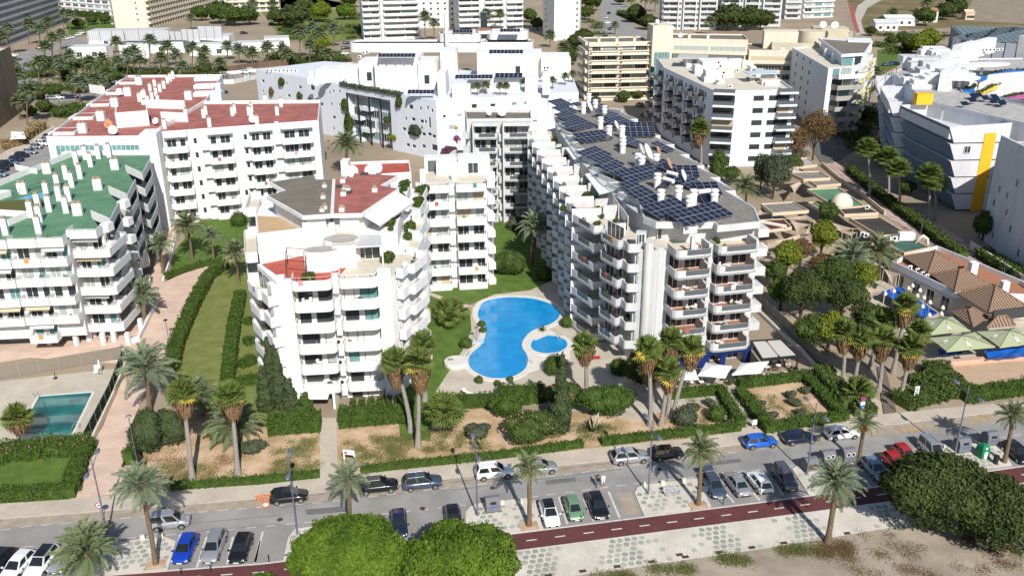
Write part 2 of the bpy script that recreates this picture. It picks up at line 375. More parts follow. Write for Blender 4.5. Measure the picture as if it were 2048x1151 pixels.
# drain covers on the promenade edge
DR=mat('rusty_drain_cover',(.07,.045,.035),.8)
b=MB(); b.box(-.35,-.2,0,.35,.2,.008); dmesh=b.mesh('drain_cover',DR)
for f,x,y in ((px7,370,1146),(px7,632,1113),(px7,895,1078),(px7,1160,1042),(px7,1417,1005),(px7,1372,988),(px7,1675,970),(px7,1925,933),(px8,252,878),(px8,725,806)):
    p=at(*f(x,y)); ob('drain_cover',dmesh,prom,(p[0],p[1],.026),rad(10))
# gardens
sheet('garden_soil',[(262,985),(343,980),(640,956),(1000,918),(1228,891),(1478,863),(1440,785),(1340,800),(1280,830),(1000,820),(860,800),(680,840),(640,868),(540,830),(290,850)],-.012,SOIL)
sheet('garden_soil',[(1476,770),(1625,752),(1690,835),(1532,856)],-.012,SOIL)
sheet('side_lawn',[(345,700),(420,575),(500,470),(560,470),(585,800),(640,850),(480,850),(340,790)],.004,LAWN2)
sheet('back_lawn',[(335,560),(350,500),(400,440),(500,430),(520,470),(500,500),(430,518),(330,560)],.006,LAWN)
sheet('pool_lawn',[(845,588),(930,612),(990,588),(1060,580),(1110,558),(1085,470),(1060,425),(985,425),(860,570)],.004,LAWN)
sheet('pool_lawn',[(820,590),(846,588),(940,620),(943,660),(925,700),(870,785),(860,880),(800,880),(790,690)],.008,LAWN)
sheet('pool_terrace',[(868,785),(925,700),(945,612),(1000,580),(1120,556),(1082,440),(1150,470),(1330,740),(1500,760),(1480,805),(1340,815),(1280,840),(1000,800),(870,800)],.0,POOLDECK)
sheet('cafe_terrace',[(1330,760),(1640,735),(1660,750),(1476,772),(1440,790),(1350,800)],.006,PAVE)
sheet('garden_path',[(1440,790),(1476,770),(1532,857),(1476,864),(1480,845)],.009,PAVE)
sheet('garden_path',[(1640,735),(1660,730),(1794,826),(1700,836),(1690,835)],.009,PAVE)
sheet('entrance_path',[(640,835),(672,835),(676,951),(640,957)],.012,PAVE)
sheet('lawn_path',[(842,584),(855,583),(945,612),(940,620)],.012,PAVE)
sheet('pink_path',[(141,999),(243,985),(267,913),(262,850),(300,760),(340,705),(365,660),(388,580),(410,545),(500,505),(490,495),(430,520),(325,565),(330,540),(350,470),(345,440),(325,450),(300,560),(150,620),(0,640),(0,725),(60,715),(250,728),(207,850),(183,889)],.008,PINK)
sheet('corner_lawn',[(-200,1030),(0,1008),(141,999),(185,880),(150,870),(0,885),(-200,900)],.006,LAWN)
sheet('neighbour_pool_deck',[(-250,790),(0,762),(240,735),(190,885),(150,905),(-250,960)],.01,POOLDECK)
sheet('beach_bar_sand',[(1900,765),(1870,730),(2048,700),(2300,680),(2300,770),(2048,780),(1935,795)],.004,mat('pinkish_sand',(.50,.36,.25),.95,(.5,.2),det=9))
sheet('beach_bar_deck',[(1760,560),(1960,640),(2300,640),(2300,690),(2048,702),(1870,735),(1780,640),(1700,560)],.008,POOLDECK)
sheet('courtyard',[(1520,560),(1540,430),(1600,400),(1770,500),(1900,600),(1760,600),(1800,660),(1700,720),(1560,640)],.004,mat('tan_courtyard_floor',(.40,.33,.24),.9,(.5,.2)))
BOARD=wavemat('weathered_boardwalk',(.135,.105,.085),(.19,.15,.125),4.5,axis='Y')
sheet('side_street',[(1642,331),(1685,368),(1722,392),(1768,430),(1872,494),(1998,577),(2120,655),(2300,720),(2300,720),(2200,655),(2048,560),(1939,500),(1928,478),(1757,379),(1674,323)],.006,TILEST)
sheet('side_street_road',[(1600,262),(1640,325),(1674,325),(1755,270),(1780,200),(1700,240)],.002,ASPH2)
# roads further back
sheet('back_road',[(100,190),(240,172),(420,150),(515,146),(640,140),(640,153),(515,160),(420,166),(230,190),(100,208)],.004,ASPH)
sheet('parking_lot',[(12,120),(60,98),(150,76),(180,84),(110,102),(78,140),(75,168),(60,190),(15,205)],.004,ASPH)
sheet('left_street',[(-60,385),(0,345),(60,296),(110,258),(150,242),(180,240),(140,300),(60,340),(0,380)],.004,ASPH)
sheet('left_street_pavement',[(-60,350),(0,310),(60,275),(105,250),(112,257),(60,296),(0,345)],.1,PAVE)
sheet('back_street',[(1205,-10),(1240,-10),(1252,40),(1300,72),(1290,95),(1180,95),(1196,55)],.004,ASPH)
sheet('beige_yard',[(430,180),(520,165),(520,210),(440,205)],.006,EARTH)
sheet('marsh',[(-400,-30),(720,14),(700,4),(600,0),(450,10),(380,20),(380,-60)],.0,MARSH)
sheet('marsh',[(1700,22),(1680,-60),(2600,-60),(2600,90),(2048,60),(1900,55),(1720,64)],.002,MARSH)
sheet('reed_bed',[(1920,40),(1950,-6),(2400,-6),(2400,50),(2048,48)],.006,MARSH2)
sheet('dirt_track',[(1775,-6),(1740,-6),(1715,12),(1706,40),(1712,72),(1730,70),(1722,42),(1735,16)],.008,mat('pale_track',(.46,.42,.36),.95,(.1,.15)))
sheet('cycle_track',[(1698,10),(1706,10),(1712,40),(1720,66),(1712,66),(1704,40)],.01,mat('red_track',(.33,.09,.08),.9))
sheet('park_lawn',[(1755,100),(1800,96),(1810,125),(1780,160),(1755,160)],.006,LAWN)
sheet('roadside_lawn',[(130,45),(235,38),(235,60),(140,75)],.006,LAWN)
sheet('roadside_lawn',[(520,20),(700,18),(760,70),(640,90),(560,75)],.006,LAWN2)
# main pool: kidney basin with white coping, paddling pool, round jetty
def basin(outline,z,water,cop=.9,name='swimming_pool',cz=.12,r=9):
    P=ccw(fillet(A2(outline),r,5,True)); Q=offset(P,-cop,True)
    b=MB(); n=len(P)
    b.add([(x,y,cz) for x,y in P]+[(x,y,cz) for x,y in Q]+[(x,y,.0) for x,y in Q]+[(x,y,-.3) for x,y in P],
        [(i,n+i,n+(i+1)%n,(i+1)%n) for i in range(n)]+[(n+i,2*n+i,2*n+(i+1)%n,n+(i+1)%n) for i in range(n)])
    b.add([(x,y,cz) for x,y in P]+[(x,y,-.3) for x,y in P],[(i,(i+1)%n,n+(i+1)%n,n+i) for i in range(n)],1)
    o=S(name,b.mesh(name,COPING,POOLWALL))
    w=MB(); w.cap(offset(P,.002,True),z); ob('pool_water',w.mesh('pool_water',water),o)
    return o
basin([(952,632),(965,603),(1010,594),(1070,597),(1112,612),(1122,632),(1105,648),(1060,662),(1040,690),(1058,715),(1052,740),(1020,757),(975,757),(938,738),(936,712),(965,690),(975,660)],.06,POOLW)
basin([(1060,690),(1070,676),(1098,670),(1130,678),(1137,692),(1120,705),(1090,708),(1066,702)],.06,POOLW,.8,'paddling_pool',.128)
sheet('pool_rim',[(1065,667),(1090,655),(1110,665),(1070,682)],.10,COPING)
sheet('pool_rim',[(1040,705),(1066,706),(1140,700),(1140,722),(1060,745)],.052,COPING)
basin([(78,793),(184,785),(140,875),(29,885)],.03,POOLT,.35,'swimming_pool',.06,.15)

PATCH=mat('newer_asphalt_patch',(.17,.168,.165),.9,(.8,.3),det=8); STAIN=mat('sandy_gutter_dust',(.40,.34,.27),.95,(.9,.35,.2),det=9)
for k,q in enumerate((((610,1018),(690,1011),(694,1022),(614,1029)),((1090,960),(1150,953),(1153,962),(1093,969)),((150,1068),(210,1063),(214,1076),(152,1081)),((1405,925),(1480,916),(1484,923),(1408,932)))): sheet('asphalt_patch',q,.0035,PATCH)
UK=[(x,y+9) for x,y in K[1:-1]]; b=MB(); strip(UK,1.5,.0032,b); S('gutter_dust',b.mesh('gutter_dust',STAIN))
sheet('bare_bay_patch',[(1232,985),(1262,984),(1280,1026),(1252,1030)],.0085,STAIN)
for px in ((845,1016),(985,975),(560,1038),(1320,938),(222,1045)):
    p=at(*px); b=MB(); b.lathe([(.32,0),(.32,.003)],14); S('manhole_cover',b.mesh('manhole_cover',DR),(p[0],p[1],.006))
b=MB()
for a0,a1 in (((560,1005),(900,966)),((900,972),(1240,930)),((300,1062),(560,1038))):
    for o in (-.75,.75):
        P=A2([a0,a1]); P=offset(P,o); u=Vector((P[1][0]-P[0][0],P[1][1]-P[0][1])); 
        strip([P[0],P[1]],.16,.0036,b,True)
S('tyre_tracks',b.mesh('tyre_tracks',mat('rubbed_tyre_track',(.225,.22,.215),.9,(.5,.25),det=8)))
# ---------------------------------------------------------------- building kit
KIND={'dark':GLASS,'curtain':CURTAIN,'teal':TEAL,'shut':SHUT,'tan':TANSHUT,'smoke':SMOKE}
MC={}
def cached(key,fn):
    if key not in MC: MC[key]=fn()
    return MC[key]
def frame_mesh(w,h,fm,n):
    def f():
        b=MB(); t=.07
        b.box(0,-.03,0,w,.06,t); b.box(0,-.03,h-t,w,.06,h); b.box(0,-.03,t,t,.06,h-t); b.box(w-t,-.03,t,w,.06,h-t)
        for i in range(1,n): b.box(w*i/n-t/2,-.025,t,w*i/n+t/2,.05,h-t)
        return b.mesh('window_frame',fm)
    return cached(('fr',round(w,2),round(h,2),fm.name,n),f)
def pane_mesh(w,h,pm):
    def f(): b=MB(); b.box(.03,.0,.03,w-.03,.02,h-.03); return b.mesh('pane',pm)
    return cached(('pn',round(w,2),round(h,2),pm.name),f)
def unit(v): l=math.hypot(*v) or 1; return (v[0]/l,v[1]/l)
def quad(p,q,d):
    u=unit((q[0]-p[0],q[1]-p[1])); n=(-u[1],u[0]); return [p,q,(q[0]+n[0]*d,q[1]+n[1]*d),(p[0]+n[0]*d,p[1]+n[1]*d)]
def lerp(p,q,t): return (p[0]+(q[0]-p[0])*t,p[1]+(q[1]-p[1])*t)
def shift(p,q,d):
    u=unit((q[0]-p[0],q[1]-p[1])); n=(-u[1]*d,u[0]*d); return (p[0]+n[0],p[1]+n[1]),(q[0]+n[0],q[1]+n[1])
def dist(p,q): return math.hypot(p[0]-q[0],p[1]-q[1])
BALC=[]
class BL:
    def __init__(s,name,label,base,mat=WHITE,cat='building',group=None,seed=1,fr=FRAME):
        s.b=base; s.r=T(name,label,cat,(base[0],base[1],0),0,group); s.m=mat; s.w=MB(); s.rng=random.Random(seed); s.mats=[mat]; s.fr=fr
    def L(s,p): return (p[0]-s.b[0],p[1]-s.b[1])
    def mi(s,m):
        if m not in s.mats: s.mats.append(m)
        return s.mats.index(m)
    def window(s,p,u,z,w,h,kind='dark',fr=None,n=2,proud=0.0,name='window'):
        rz=math.atan2(u[1],u[0]); p=s.L(p); q=(p[0]+u[1]*proud,p[1]-u[0]*proud,z)
        o=ob(name,frame_mesh(w,h,fr or s.fr,n),s.r,q,rz); 
        ob('shutter' if kind in('shut','tan') else 'pane',pane_mesh(w,h,KIND[kind]),o)
        return o
    def wall(s,p,q,z0,z1,holes=(),rec=.22,m=None,fr=None):
        """a wall plane p->q (outside on the right) with real window recesses; holes are (x,z,w,h,kind[,n])"""
        u=unit((q[0]-p[0],q[1]-p[1])); Lw=dist(p,q); mi=s.mi(m or s.m); P=s.L(p)
        xs=sorted({0,Lw}|{round(h[0],3) for h in holes}|{round(h[0]+h[2],3) for h in holes}); 
        zs=sorted({z0,z1}|{round(h[1],3) for h in holes}|{round(h[1]+h[3],3) for h in holes})
        def pt(x,z,d=0): return (P[0]+u[0]*x-u[1]*d,P[1]+u[1]*x+u[0]*d,z)
        for j in range(len(zs)-1):
            zc=(zs[j]+zs[j+1])/2; run=None
            for i in range(len(xs)-1):
                xc=(xs[i]+xs[i+1])/2
                op=any(h[0]<xc<h[0]+h[2] and h[1]<zc<h[1]+h[3] for h in holes)
                if not op and run is None: run=xs[i]
                if run is not None and (op or i==len(xs)-2):
                    e=xs[i] if op else xs[i+1]
                    s.w.add([pt(run,zs[j]),pt(e,zs[j]),pt(e,zs[j+1]),pt(run,zs[j+1])],[(0,1,2,3)],mi); run=None
        for h in holes:
            x0,za,x1,zb=h[0],h[1],h[0]+h[2],h[1]+h[3]
            c=[(x0,za),(x1,za),(x1,zb),(x0,zb)]
            for k in range(4):
                a,b_=c[k],c[(k+1)%4]; s.w.add([pt(*a),pt(*a,d=rec),pt(*b_,d=rec),pt(*b_)],[(0,1,2,3)],mi)
            if h[4]:
                pp=(p[0]+u[0]*x0-u[1]*(rec-.07),p[1]+u[1]*x0+u[0]*(rec-.07)); s.window(pp,u,za,h[2],h[3],h[4],fr,h[5] if len(h)>5 else 2)
            else: s.w.add([pt(*a,d=rec) for a in c],[(0,1,2,3)],mi)
    def body(s,poly,z0,z1,wins={},top=None,m=None,rec=.22):
        poly=ccw(poly) if not wins else list(poly); n=len(poly)
        for i in range(n): s.wall(poly[i],poly[(i+1)%n],z0,z1,wins.get(i,()),rec,m)
        s.w.cap([s.L(p) for p in ccw(poly)],z1,s.mi(m or s.m))
    def roof(s,poly,z,m,name='roof',th=.06,parapet=0,t=.2,pm=None):
        poly=ccw(poly); b=MB(); ins=offset([s.L(p) for p in poly],.02,True); b.prism(ins,z+.003,z+th,0); ob(name,b.mesh(name,m),s.r)
        if parapet:
            b=MB(); b.path(offset([s.L(p) for p in poly],-.025,True),t,z-.35,z+parapet,closed=True); ob('parapet',b.mesh('parapet',pm or s.m),s.r)
    def part(s,name,mb,*mats): return ob(name,mb.mesh(name,*mats),s.r)
    def pbox(s,name,p,q,d,z0,z1,m=None,slope=0):
        b=MB(); b.prism([s.L(x) for x in quad(p,q,d)],z0,z1,bot=True); return ob(name,b.mesh(name,m or s.m),s.r)
    def balc(s,outline,floors,ph=1.0,r=.5,t=.14,slab=.24,rail=0,gap=None,m=None,floor=None,railm=None,name='balcony',glass=None,back=()):
        """balcony along an outline (left to right seen from outside); shared mesh, one object per floor"""
        o=[s.L(p) for p in fillet(outline,r,3)]; m=m or s.m
        b=MB(); b.prism(o+[s.L(p) for p in back],-slab,0,0,2,bot=True)
        Ls=[0]
        for i in range(len(o)-1): Ls.append(Ls[-1]+dist(o[i],o[i+1]))
        def cut(a,c):
            a*=Ls[-1]; c*=Ls[-1]; out=[]
            for i in range(len(o)-1):
                if Ls[i+1]<=a or Ls[i]>=c: continue
                if not out: out.append(lerp(o[i],o[i+1],max(0,(a-Ls[i])/(Ls[i+1]-Ls[i]))))
                out.append(lerp(o[i],o[i+1],min(1,(c-Ls[i])/(Ls[i+1]-Ls[i]))))
            return out
        oo=offset(o,-.012)
        if gap:
            b.path(cut(0,gap[0]),t,-slab-.02,ph); b.path(cut(gap[1],1),t,-slab-.02,ph); b.path(cut(*gap),t,-slab-.02,.22); g=MB(); mid=offset(cut(*gap),.05); g.path(mid,.03,.22,ph-.08,0)
            n=max(2,int(dist(mid[0],mid[-1])/1.2))
            for i in range(len(mid)-1): g.tube([(*mid[i],ph-.05),(*mid[i+1],ph-.05)],.04,4,1)
            g=g.mesh('railing',SMOKE,METAL)
        else: b.path(oo,t,-slab-.02,ph)
        me=b.mesh(name,m,m,floor or CREAMFLOOR)
        rm=None
        if rail:
            g=MB(); c=offset(o,.06); zz=ph+rail
            for i in range(len(c)-1): g.tube([(*c[i],zz),(*c[i+1],zz)],.035,4,cap=False)
            q=offset(fillet(outline,r,1),.06); q=[s.L(x) for x in q]
            for i in range(len(q)-1):
                n=max(1,int(dist(q[i],q[i+1])/1.3))
                for k in range(n+1):
                    a=lerp(q[i],q[i+1],k/n); g.box(a[0]-.025,a[1]-.025,ph-.02,a[0]+.025,a[1]+.025,zz)
            rm=g.mesh('railing',railm or WMETAL)
        out=[]; BALC.append((s,list(outline),list(floors),ph,name,bool(gap)))
        for z in floors:
            x=ob(name,me,s.r,(0,0,z)); out.append(x)
            if gap: ob('railing',g,x)
            elif rm: ob('railing',rm,x)
        return out
    def doors(s,p,q,floors,h=2.1,fill=(.12,.88),kinds=('dark','dark','curtain','teal','shut'),n=3,fr=None,z0=.02,split=True):
        """glazed doors along the wall line p->q on each floor, varied; narrow wall piers stay between"""
        u=unit((q[0]-p[0],q[1]-p[1])); Lw=dist(p,q)
        for z in floors:
            a,c=fill[0]*Lw,fill[1]*Lw; segs=[(a,c)]
            if split and c-a>3:
                k=s.rng.choice((.4,.5,.6)); mdl=a+(c-a)*k; segs=[(a,mdl-.35),(mdl+.35,c)]
            for (x0,x1) in segs:
                k=s.rng.choice(kinds); nn=max(1,round((x1-x0)/.95)) if k not in('shut','tan') else 1
                w=round((x1-x0)*10)/10
                s.window((p[0]+u[0]*x0,p[1]+u[1]*x0),u,z+z0,w,h,k,fr,nn,proud=.04,name='balcony_door')
    def awning(s,p,q,z,out=1.2,drop=.35,m=AWN):
        (a,c)=shift(p,q,-out); P=[s.L(x) for x in (p,q,c,a)]; b=MB(); h=(z,z,z-drop,z-drop)
        b.add([(*P[i],h[i]) for i in range(4)]+[(*P[i],h[i]+.04) for i in range(4)],[(0,3,2,1),(4,5,6,7),(0,1,5,4),(1,2,6,5),(2,3,7,6),(3,0,4,7)])
        b.add([(*P[3],z-drop),(*P[2],z-drop),(*P[2],z-drop-.22),(*P[3],z-drop-.22)],[(0,1,2,3),(3,2,1,0)]) 
        ob('awning',b.mesh('awning',m),s.r)
    def chimney(s,p,z,w=.8,d=.8,h=2.6,rz=.0,cap=True,m=None,lab=None):
        def f():
            b=MB(); b.box(-w/2,-d/2,0,w/2,d/2,h); return b.mesh('chimney',m or s.m)
        def g():
            b=MB(); k=.72; 
            if w>1.1:
                for x in (-w*.25,w*.25): b.box(x-.24,-.24,h,x+.24,.24,h+.32); b.box(x-.3,-.3,h+.32,x+.3,.3,h+.4)
            else: b.box(-w*k/2,-d*k/2,h,w*k/2,d*k/2,h+.28); b.box(-w*.43,-d*.43,h+.28,w*.43,d*.43,h+.36)
            return b.mesh('chimney_cap',VENT)
        o=ob('chimney',cached(('ch',w,d,h,(m or s.m).name),f),s.r,(*s.L(p),z),rz)
        if cap: ob('chimney_cap',cached(('cc',w,d,h),g),o)
    def aircon(s,p,z,rz=0):
        def f():
            b=MB(); b.box(-.45,-.17,0,.45,.17,.75); b.lathe([(.28,-.0),(.28,.02)],10,(0,0,0),1); 
            b.v=[(v if i<8 else (v[0]-.08,-.175-v[2],v[1]+.38)) for i,v in enumerate(b.v)]
            return b.mesh('air_conditioner',FRAME,BLACK)
        ob('air_conditioner',cached('ac',f),s.r,(*s.L(p),z),rz)
    def done(s,name='wall'):
        if s.w.v: ob(name,s.w.mesh(name,*s.mats),s.r)
        return s.r
def lv(z0,step,n): return [z0+step*i for i in range(n)]
DISHM=None
def dish(p,z,r=.6,rz=0,lab='white satellite dish on a roof',mtl=WMETAL,group='satellite dishes on the roofs'):
    def f():
        b=MB(); n=12
        pr=[(r*k/4,(.28*r*(k/4)**2)) for k in range(1,5)]
        c=MB(); c.lathe([(0.001,0)]+pr,n); 
        R=Matrix.Rotation(rad(62),3,'X')
        vs=[R@Vector(v)+Vector((0,-.15,r+.35)) for v in c.v]; b.add(vs,c.f,0,True)
        b.tube([(0,.1,0),(0,.1,r+.3)],.05,5,1); b.tube([(0,-.1,r+.3),(0,-r*.9,r+.55)],.025,4,1); b.box(-.08,-r*.9-.08,r+.47,.08,-r*.9+.08,r+.6,1)
        return b.mesh('satellite_dish',mtl,METAL)
    return T('satellite_dish',lab,'satellite dish',(p[0],p[1],z),rz,group,cached(('dish',r,mtl.name),f))
# ================================================================ near buildings
def c1(x,y): return (x*.1737,260+y*.1737)       # crop helpers used while measuring the photograph
# ---- A: white terraced block with green roof
a=BL('apartment_block','white stepped apartment block with green roof and many white chimneys beside the pink path',(-72,135),seed=2)
ZA=16.6; zf=lv(1.9,2.94,5)
def out3(l,c,r,z): return A2([l,c,r],z)
s1=out3((250,331),(285,347),(300,319),17.6); s2=out3((216,373),(255,390),(271,359),17.6); s3=out3((181,422),(221,439),(238,404),17.6)
def bay(l,r,d=1.8): p,q=A2([l,r],17.6); a_,b_=shift(p,q,d); return [a_,p,q,b_]
s4=bay((131,461),(191,460),2.2); s5=bay((72,478),(124,476),1.7); s6=bay((13,480),(70,478),1.7); s7=bay((-70,484),(10,481),1.7)
poly=[(-96,123),s7[0],s7[3],s6[0],s6[3],s5[0],s5[3],s4[0],s4[3],s3[0],s3[2],s2[0],s2[2],s1[0],s1[2],(-69.5,170),(-84,170),(-88,146),(-100,146)]
a.body(poly,1.9,ZA); a.roof(poly,ZA,GREENROOF)
for i,(st,k) in enumerate(((s1,0),(s2,0),(s3,0),(s4,0),(s5,0),(s6,0),(s7,0))):
    a.balc(st,[ZA],1.0,.0,rail=.14,m=WHITE,floor=GREENROOF)
    fl=zf[0 if i in (3,) else 1:]
    if i in (4,5,6): fl=zf[1:] if i!=5 else zf
    if i==3: e=[s4[2],(s4[2][0]+1.3,s4[2][1]+.3),(s4[3][0]+1.1,s4[3][1]+5.2),(s4[3][0]-.2,s4[3][1]+5.4)]; a.balc(e,zf,.95,.0,rail=.18,name='east_balcony'); a.doors(s4[3],(s4[3][0]-.8,s4[3][1]+4),zf,2.1,(.1,.9),('dark','smoke'),split=False)
    a.balc(st,fl,.95,.0,rail=.18,floor=CREAMFLOOR)
    a.doors(st[0],st[-1],fl,2.15,(.06,.94),('dark','dark','teal','curtain','dark'),fr=DFRAME if i<3 else FRAME)
    for z in fl:
        if i>2 and a.rng.random()<.65: 
            a.awning(lerp(st[0],st[-1],.06),lerp(st[0],st[-1],.94),z+2.62,1.5,.5,STRIPE if a.rng.random()<.45 else AWN)
# west side and planting parapets on the roof
b=MB(); b.path(offset([a.L(p) for p in [(-69.5,170),(-84,170),(-88,146),(-100,146)]],-.02),.2,ZA-.3,ZA+1); a.part('parapet',b,WHITE)
for q in ((180,400,420,450),(0,700,130,700),(0,930,330,950)):
    p0=at(*c1(q[0],q[1]+60),ZA); p1=at(*c1(q[2],q[3]+60),ZA); a.pbox('roof_wall',p0[:2],p1[:2],.25,ZA,ZA+1.0)
    if q[0]==0: p2=(p1[0]-.9,p1[1]-4); a.pbox('roof_wall',p2,(p1[0],p1[1]),.2,ZA,ZA+1.0)
for x,y in ((550,500),(268,735),(1330,455),(1135,690),(905,980)): a.chimney(at(*c1(x,y),ZA)[:2],ZA,1.35,.9,1.9,rad(10))
for x,y in ((885,400),(990,340),(1050,425),(1140,330),(770,570),(930,560),(835,660),(672,680),(548,780),(690,815),(800,820),(575,940),(770,955),(450,915),(365,1005),(465,1060),(455,1190),(75,1210),(1262,315)): a.chimney(at(*c1(x,y),ZA)[:2],ZA,.78,.78,2.5,rad(12))
b=MB()
for x in (0,6.5,13,19): 
    for y in (0,5): 
        p=a.L((s6[0][0]+1.2+x*.62,s6[0][1]+1.3+y)); b.box(p[0]-.3,p[1]-.3,0,p[0]+.3,p[1]+.3,1.9)
for p in (lerp(s4[0],s4[1],.15),lerp(s4[0],s4[1],.9),lerp(s4[1],s4[2],.9),lerp(s3[1],s3[2],.5),lerp(s2[1],s2[2],.5)):
    p=a.L(p); b.box(p[0]-.3,p[1]-.1,0,p[0]+.3,p[1]+.5,1.9)
a.part('ground_floor_pillars',b,WHITE)
b=MB(); b.prism(offset([a.L(p) for p in ccw(poly)],3.2,True),0,1.9,0); a.part('recessed_ground_floor',b,CONC)
for st in (s3,s4):                                   # little box balconies between the stacks
    for z in zf[1:]+[ZA]:
        p=st[-1]; q=(p[0]+.3,p[1]+1.4); a.pbox('box_balcony',(p[0]+.75,p[1]+.2),(p[0]+1.0,p[1]+1.7),1.3,z-.2,z+1.0)
b=MB(); P=[a.L(p) for p in A2([c1(200,800),c1(380,745),c1(640,700),c1(520,780)],ZA)]; b.prism(P,ZA+.07,ZA+.09); a.part('drained_roof_pool',b,POOLWALL)
b=MB(); P=[a.L(p) for p in A2([c1(-100,830),c1(480,800),c1(540,850),c1(470,900),c1(320,940),c1(-100,960)],ZA)]; b.prism(P,ZA+.075,ZA+.1); a.part('artificial_grass',b,mat('olive_artificial_grass',(.10,.10,.03),.9))
b=MB(); R=[A2([c1(*q)],ZA)[0] for q in ((150,800),(210,760),(470,670),(640,640),(700,690))]
for i in range(len(R)-1):
    for h in (.5,1.0): b.tube([(*a.L(R[i]),ZA+h),(*a.L(R[i+1]),ZA+h)],.04,4)
for r in R: b.tube([(*a.L(r),ZA),(*a.L(r),ZA+1.0)],.04,4)
a.part('roof_railing',b,mat('dark_green_rail',(.03,.10,.10),.5)); a.done()

# ---- A2: white complex with red roof
a=BL('apartment_block','long white apartment complex with red roof and columns of curved balconies behind the lawn',(-68,195),seed=5)
ZR=18.2; P=(-72,179.0); Q=(-40.6,189.2); zf=lv(.3,2.95,6)
w1=[P,Q,(-44.6,212),(-72,212)]; w2=[(-92,176.5),(-72.2,176.5),(-72.2,215),(-79,251),(-105,251)]
uF=unit((Q[0]-P[0],Q[1]-P[1])); LF=dist(P,Q)
cols=[(2.0,6.6),(10.4,15.4),(18.6,23.4),(25.0,31.6)]; holes=[]
for z in zf: 
    for x in (.5,7.6,9.1,16.4,17.5): holes.append((x,z+.9,.75,1.25,'dark' if (x*7+z)%3>1 else 'shut',1))
a.body(w1,0,ZR,{0:holes}); a.roof(w1,ZR,REDROOF,parapet=.8)
a.body(w2,0,ZR-.01); a.roof(w2,ZR-.01,REDROOF,parapet=.7)
for i,(x0,x1) in enumerate(cols):
    p0=(P[0]+uF[0]*x0,P[1]+uF[1]*x0); p1=(P[0]+uF[0]*x1,P[1]+uF[1]*x1); a0,a1=shift(p0,p1,-2.0)
    a.balc([p0,a0,a1,p1],zf,1.0,.7,rail=.12); a.doors(p0,p1,zf,2.2,(.1,.9),('dark','dark','dark','curtain'))
    b0,b1=shift(p0,p1,-1.6); a.balc([p0,b0,b1,p1],[ZR],.85,.3,floor=TERRA if i==3 else REDROOF)
    s0,s1_=(p0[0]-uF[0]*1.3,p0[1]-uF[1]*1.3),p0; c0,c1_=shift(s0,s1_,-1.0)
    a.balc([s0,c0,c1_,s1_],zf,.9,.1,name='side_balcony')
a.pbox('pier',(P[0]+uF[0]*24.2-.2,P[1]+uF[1]*24.2-.05),(P[0]+uF[0]*24.8,P[1]+uF[1]*24.8),1,0,ZR+1)
def cr(x,y,z): return at(x*.2607,y*.2607,z)[:2]
for x,y in ((1070,650),(985,735),(885,820),(780,925),(640,1020),(1450,765)): a.chimney(cr(x,y,ZR),ZR,1.6,1.2,2.0,rad(5))
for x,y in ((1190,670),(1260,680),(1155,705),(1230,705),(1288,640),(1310,625),(1330,605),(1110,750),(1170,770),(1200,735),(1072,780),(1137,800),(1215,795),(840,990),(1565,905),(1580,880),(1610,975),(1785,890),(1800,870),(1912,885),(1930,860),(1975,960),(1430,905),(1265,990)): a.chimney(cr(x,y,ZR),ZR,.75,.75,1.9,rad(15))
for x,y in ((210,885),(240,820),(120,795),(10,890),(55,960)): a.chimney(at(500+x*.2607,y*.2607,ZR)[:2],ZR,.75,.75,1.9,rad(15))
p0,p1=cr(900,985,ZR),cr(1150,965,ZR); a.pbox('stair_house',p0,p1,7,ZR,ZR+3.2); 
b=MB(); q=quad(p0,p1,7); b.prism(offset([a.L(x) for x in ccw(q)],.3,True),ZR+3.2,ZR+3.28); a.part('stair_house_roof',b,REDROOF)
for x0,y0,x1,y1 in ((1090,790,1420,800),(1240,890,1440,900),(690,670,800,690)): a.pbox('roof_wall',cr(x0,y0+40,ZR),cr(x1,y1+40,ZR),.4,ZR,ZR+2.0)
for k in range(5):                                    # stepped terraces on the west edge
    t=k/5+.06; p=lerp((-92,176.5),(-105,251),t); a.pbox('roof_terrace_wall',(p[0]-.6,p[1]-1),(p[0]+4.4,p[1]-.4),5,ZR-3.2,ZR+.6); b=MB(); b.box(*a.L((p[0]-.2,p[1]+.2)),ZR+.6,*a.L((p[0]+3.9,p[1]+3.6)),ZR+.63); a.part('roof_terrace',b,REDROOF)
for k in range(3): p=cr(1560,650+k*60,ZR-1); a.pbox('roof_terrace_wall',(p[0]-2,p[1]-1),(p[0]+4.5,p[1]),3.5,ZR-4,ZR+.9)
for z in zf[2:]:                                      # front of the back wing above the green roof
    for x in (3,9.5): a.pbox('balcony_front',(-92+x,175.0),(-87+x,175.0),1.5,z-.2,z+.9)
    a.doors((-91.5,176.45),(-73,176.45),[z],2.1,(.05,.95),('teal','dark'))
a.pbox('end_tower',(-72.8,174.5),(-69.6,174.9),5,0,ZR+1.4)
a.done()
for x,y,r in ((925,745,.9),(1105,860,.6),(1115,835,.6),(1205,965,.7),(875,1045,.9),(1945,955,.8)): dish(cr(x,y,ZR),ZR+(2.6 if 1090<x<1130 else 0),r,rad(-20+x%40),'white satellite dish on the long complex with red roof',group='satellite dishes on the red roof')
dish(cr(845,1000,ZR),ZR,.9,0,'rust-coloured satellite dish by the front edge of the red roof',mat('rusty_dish',(.45,.2,.1),.7),None)

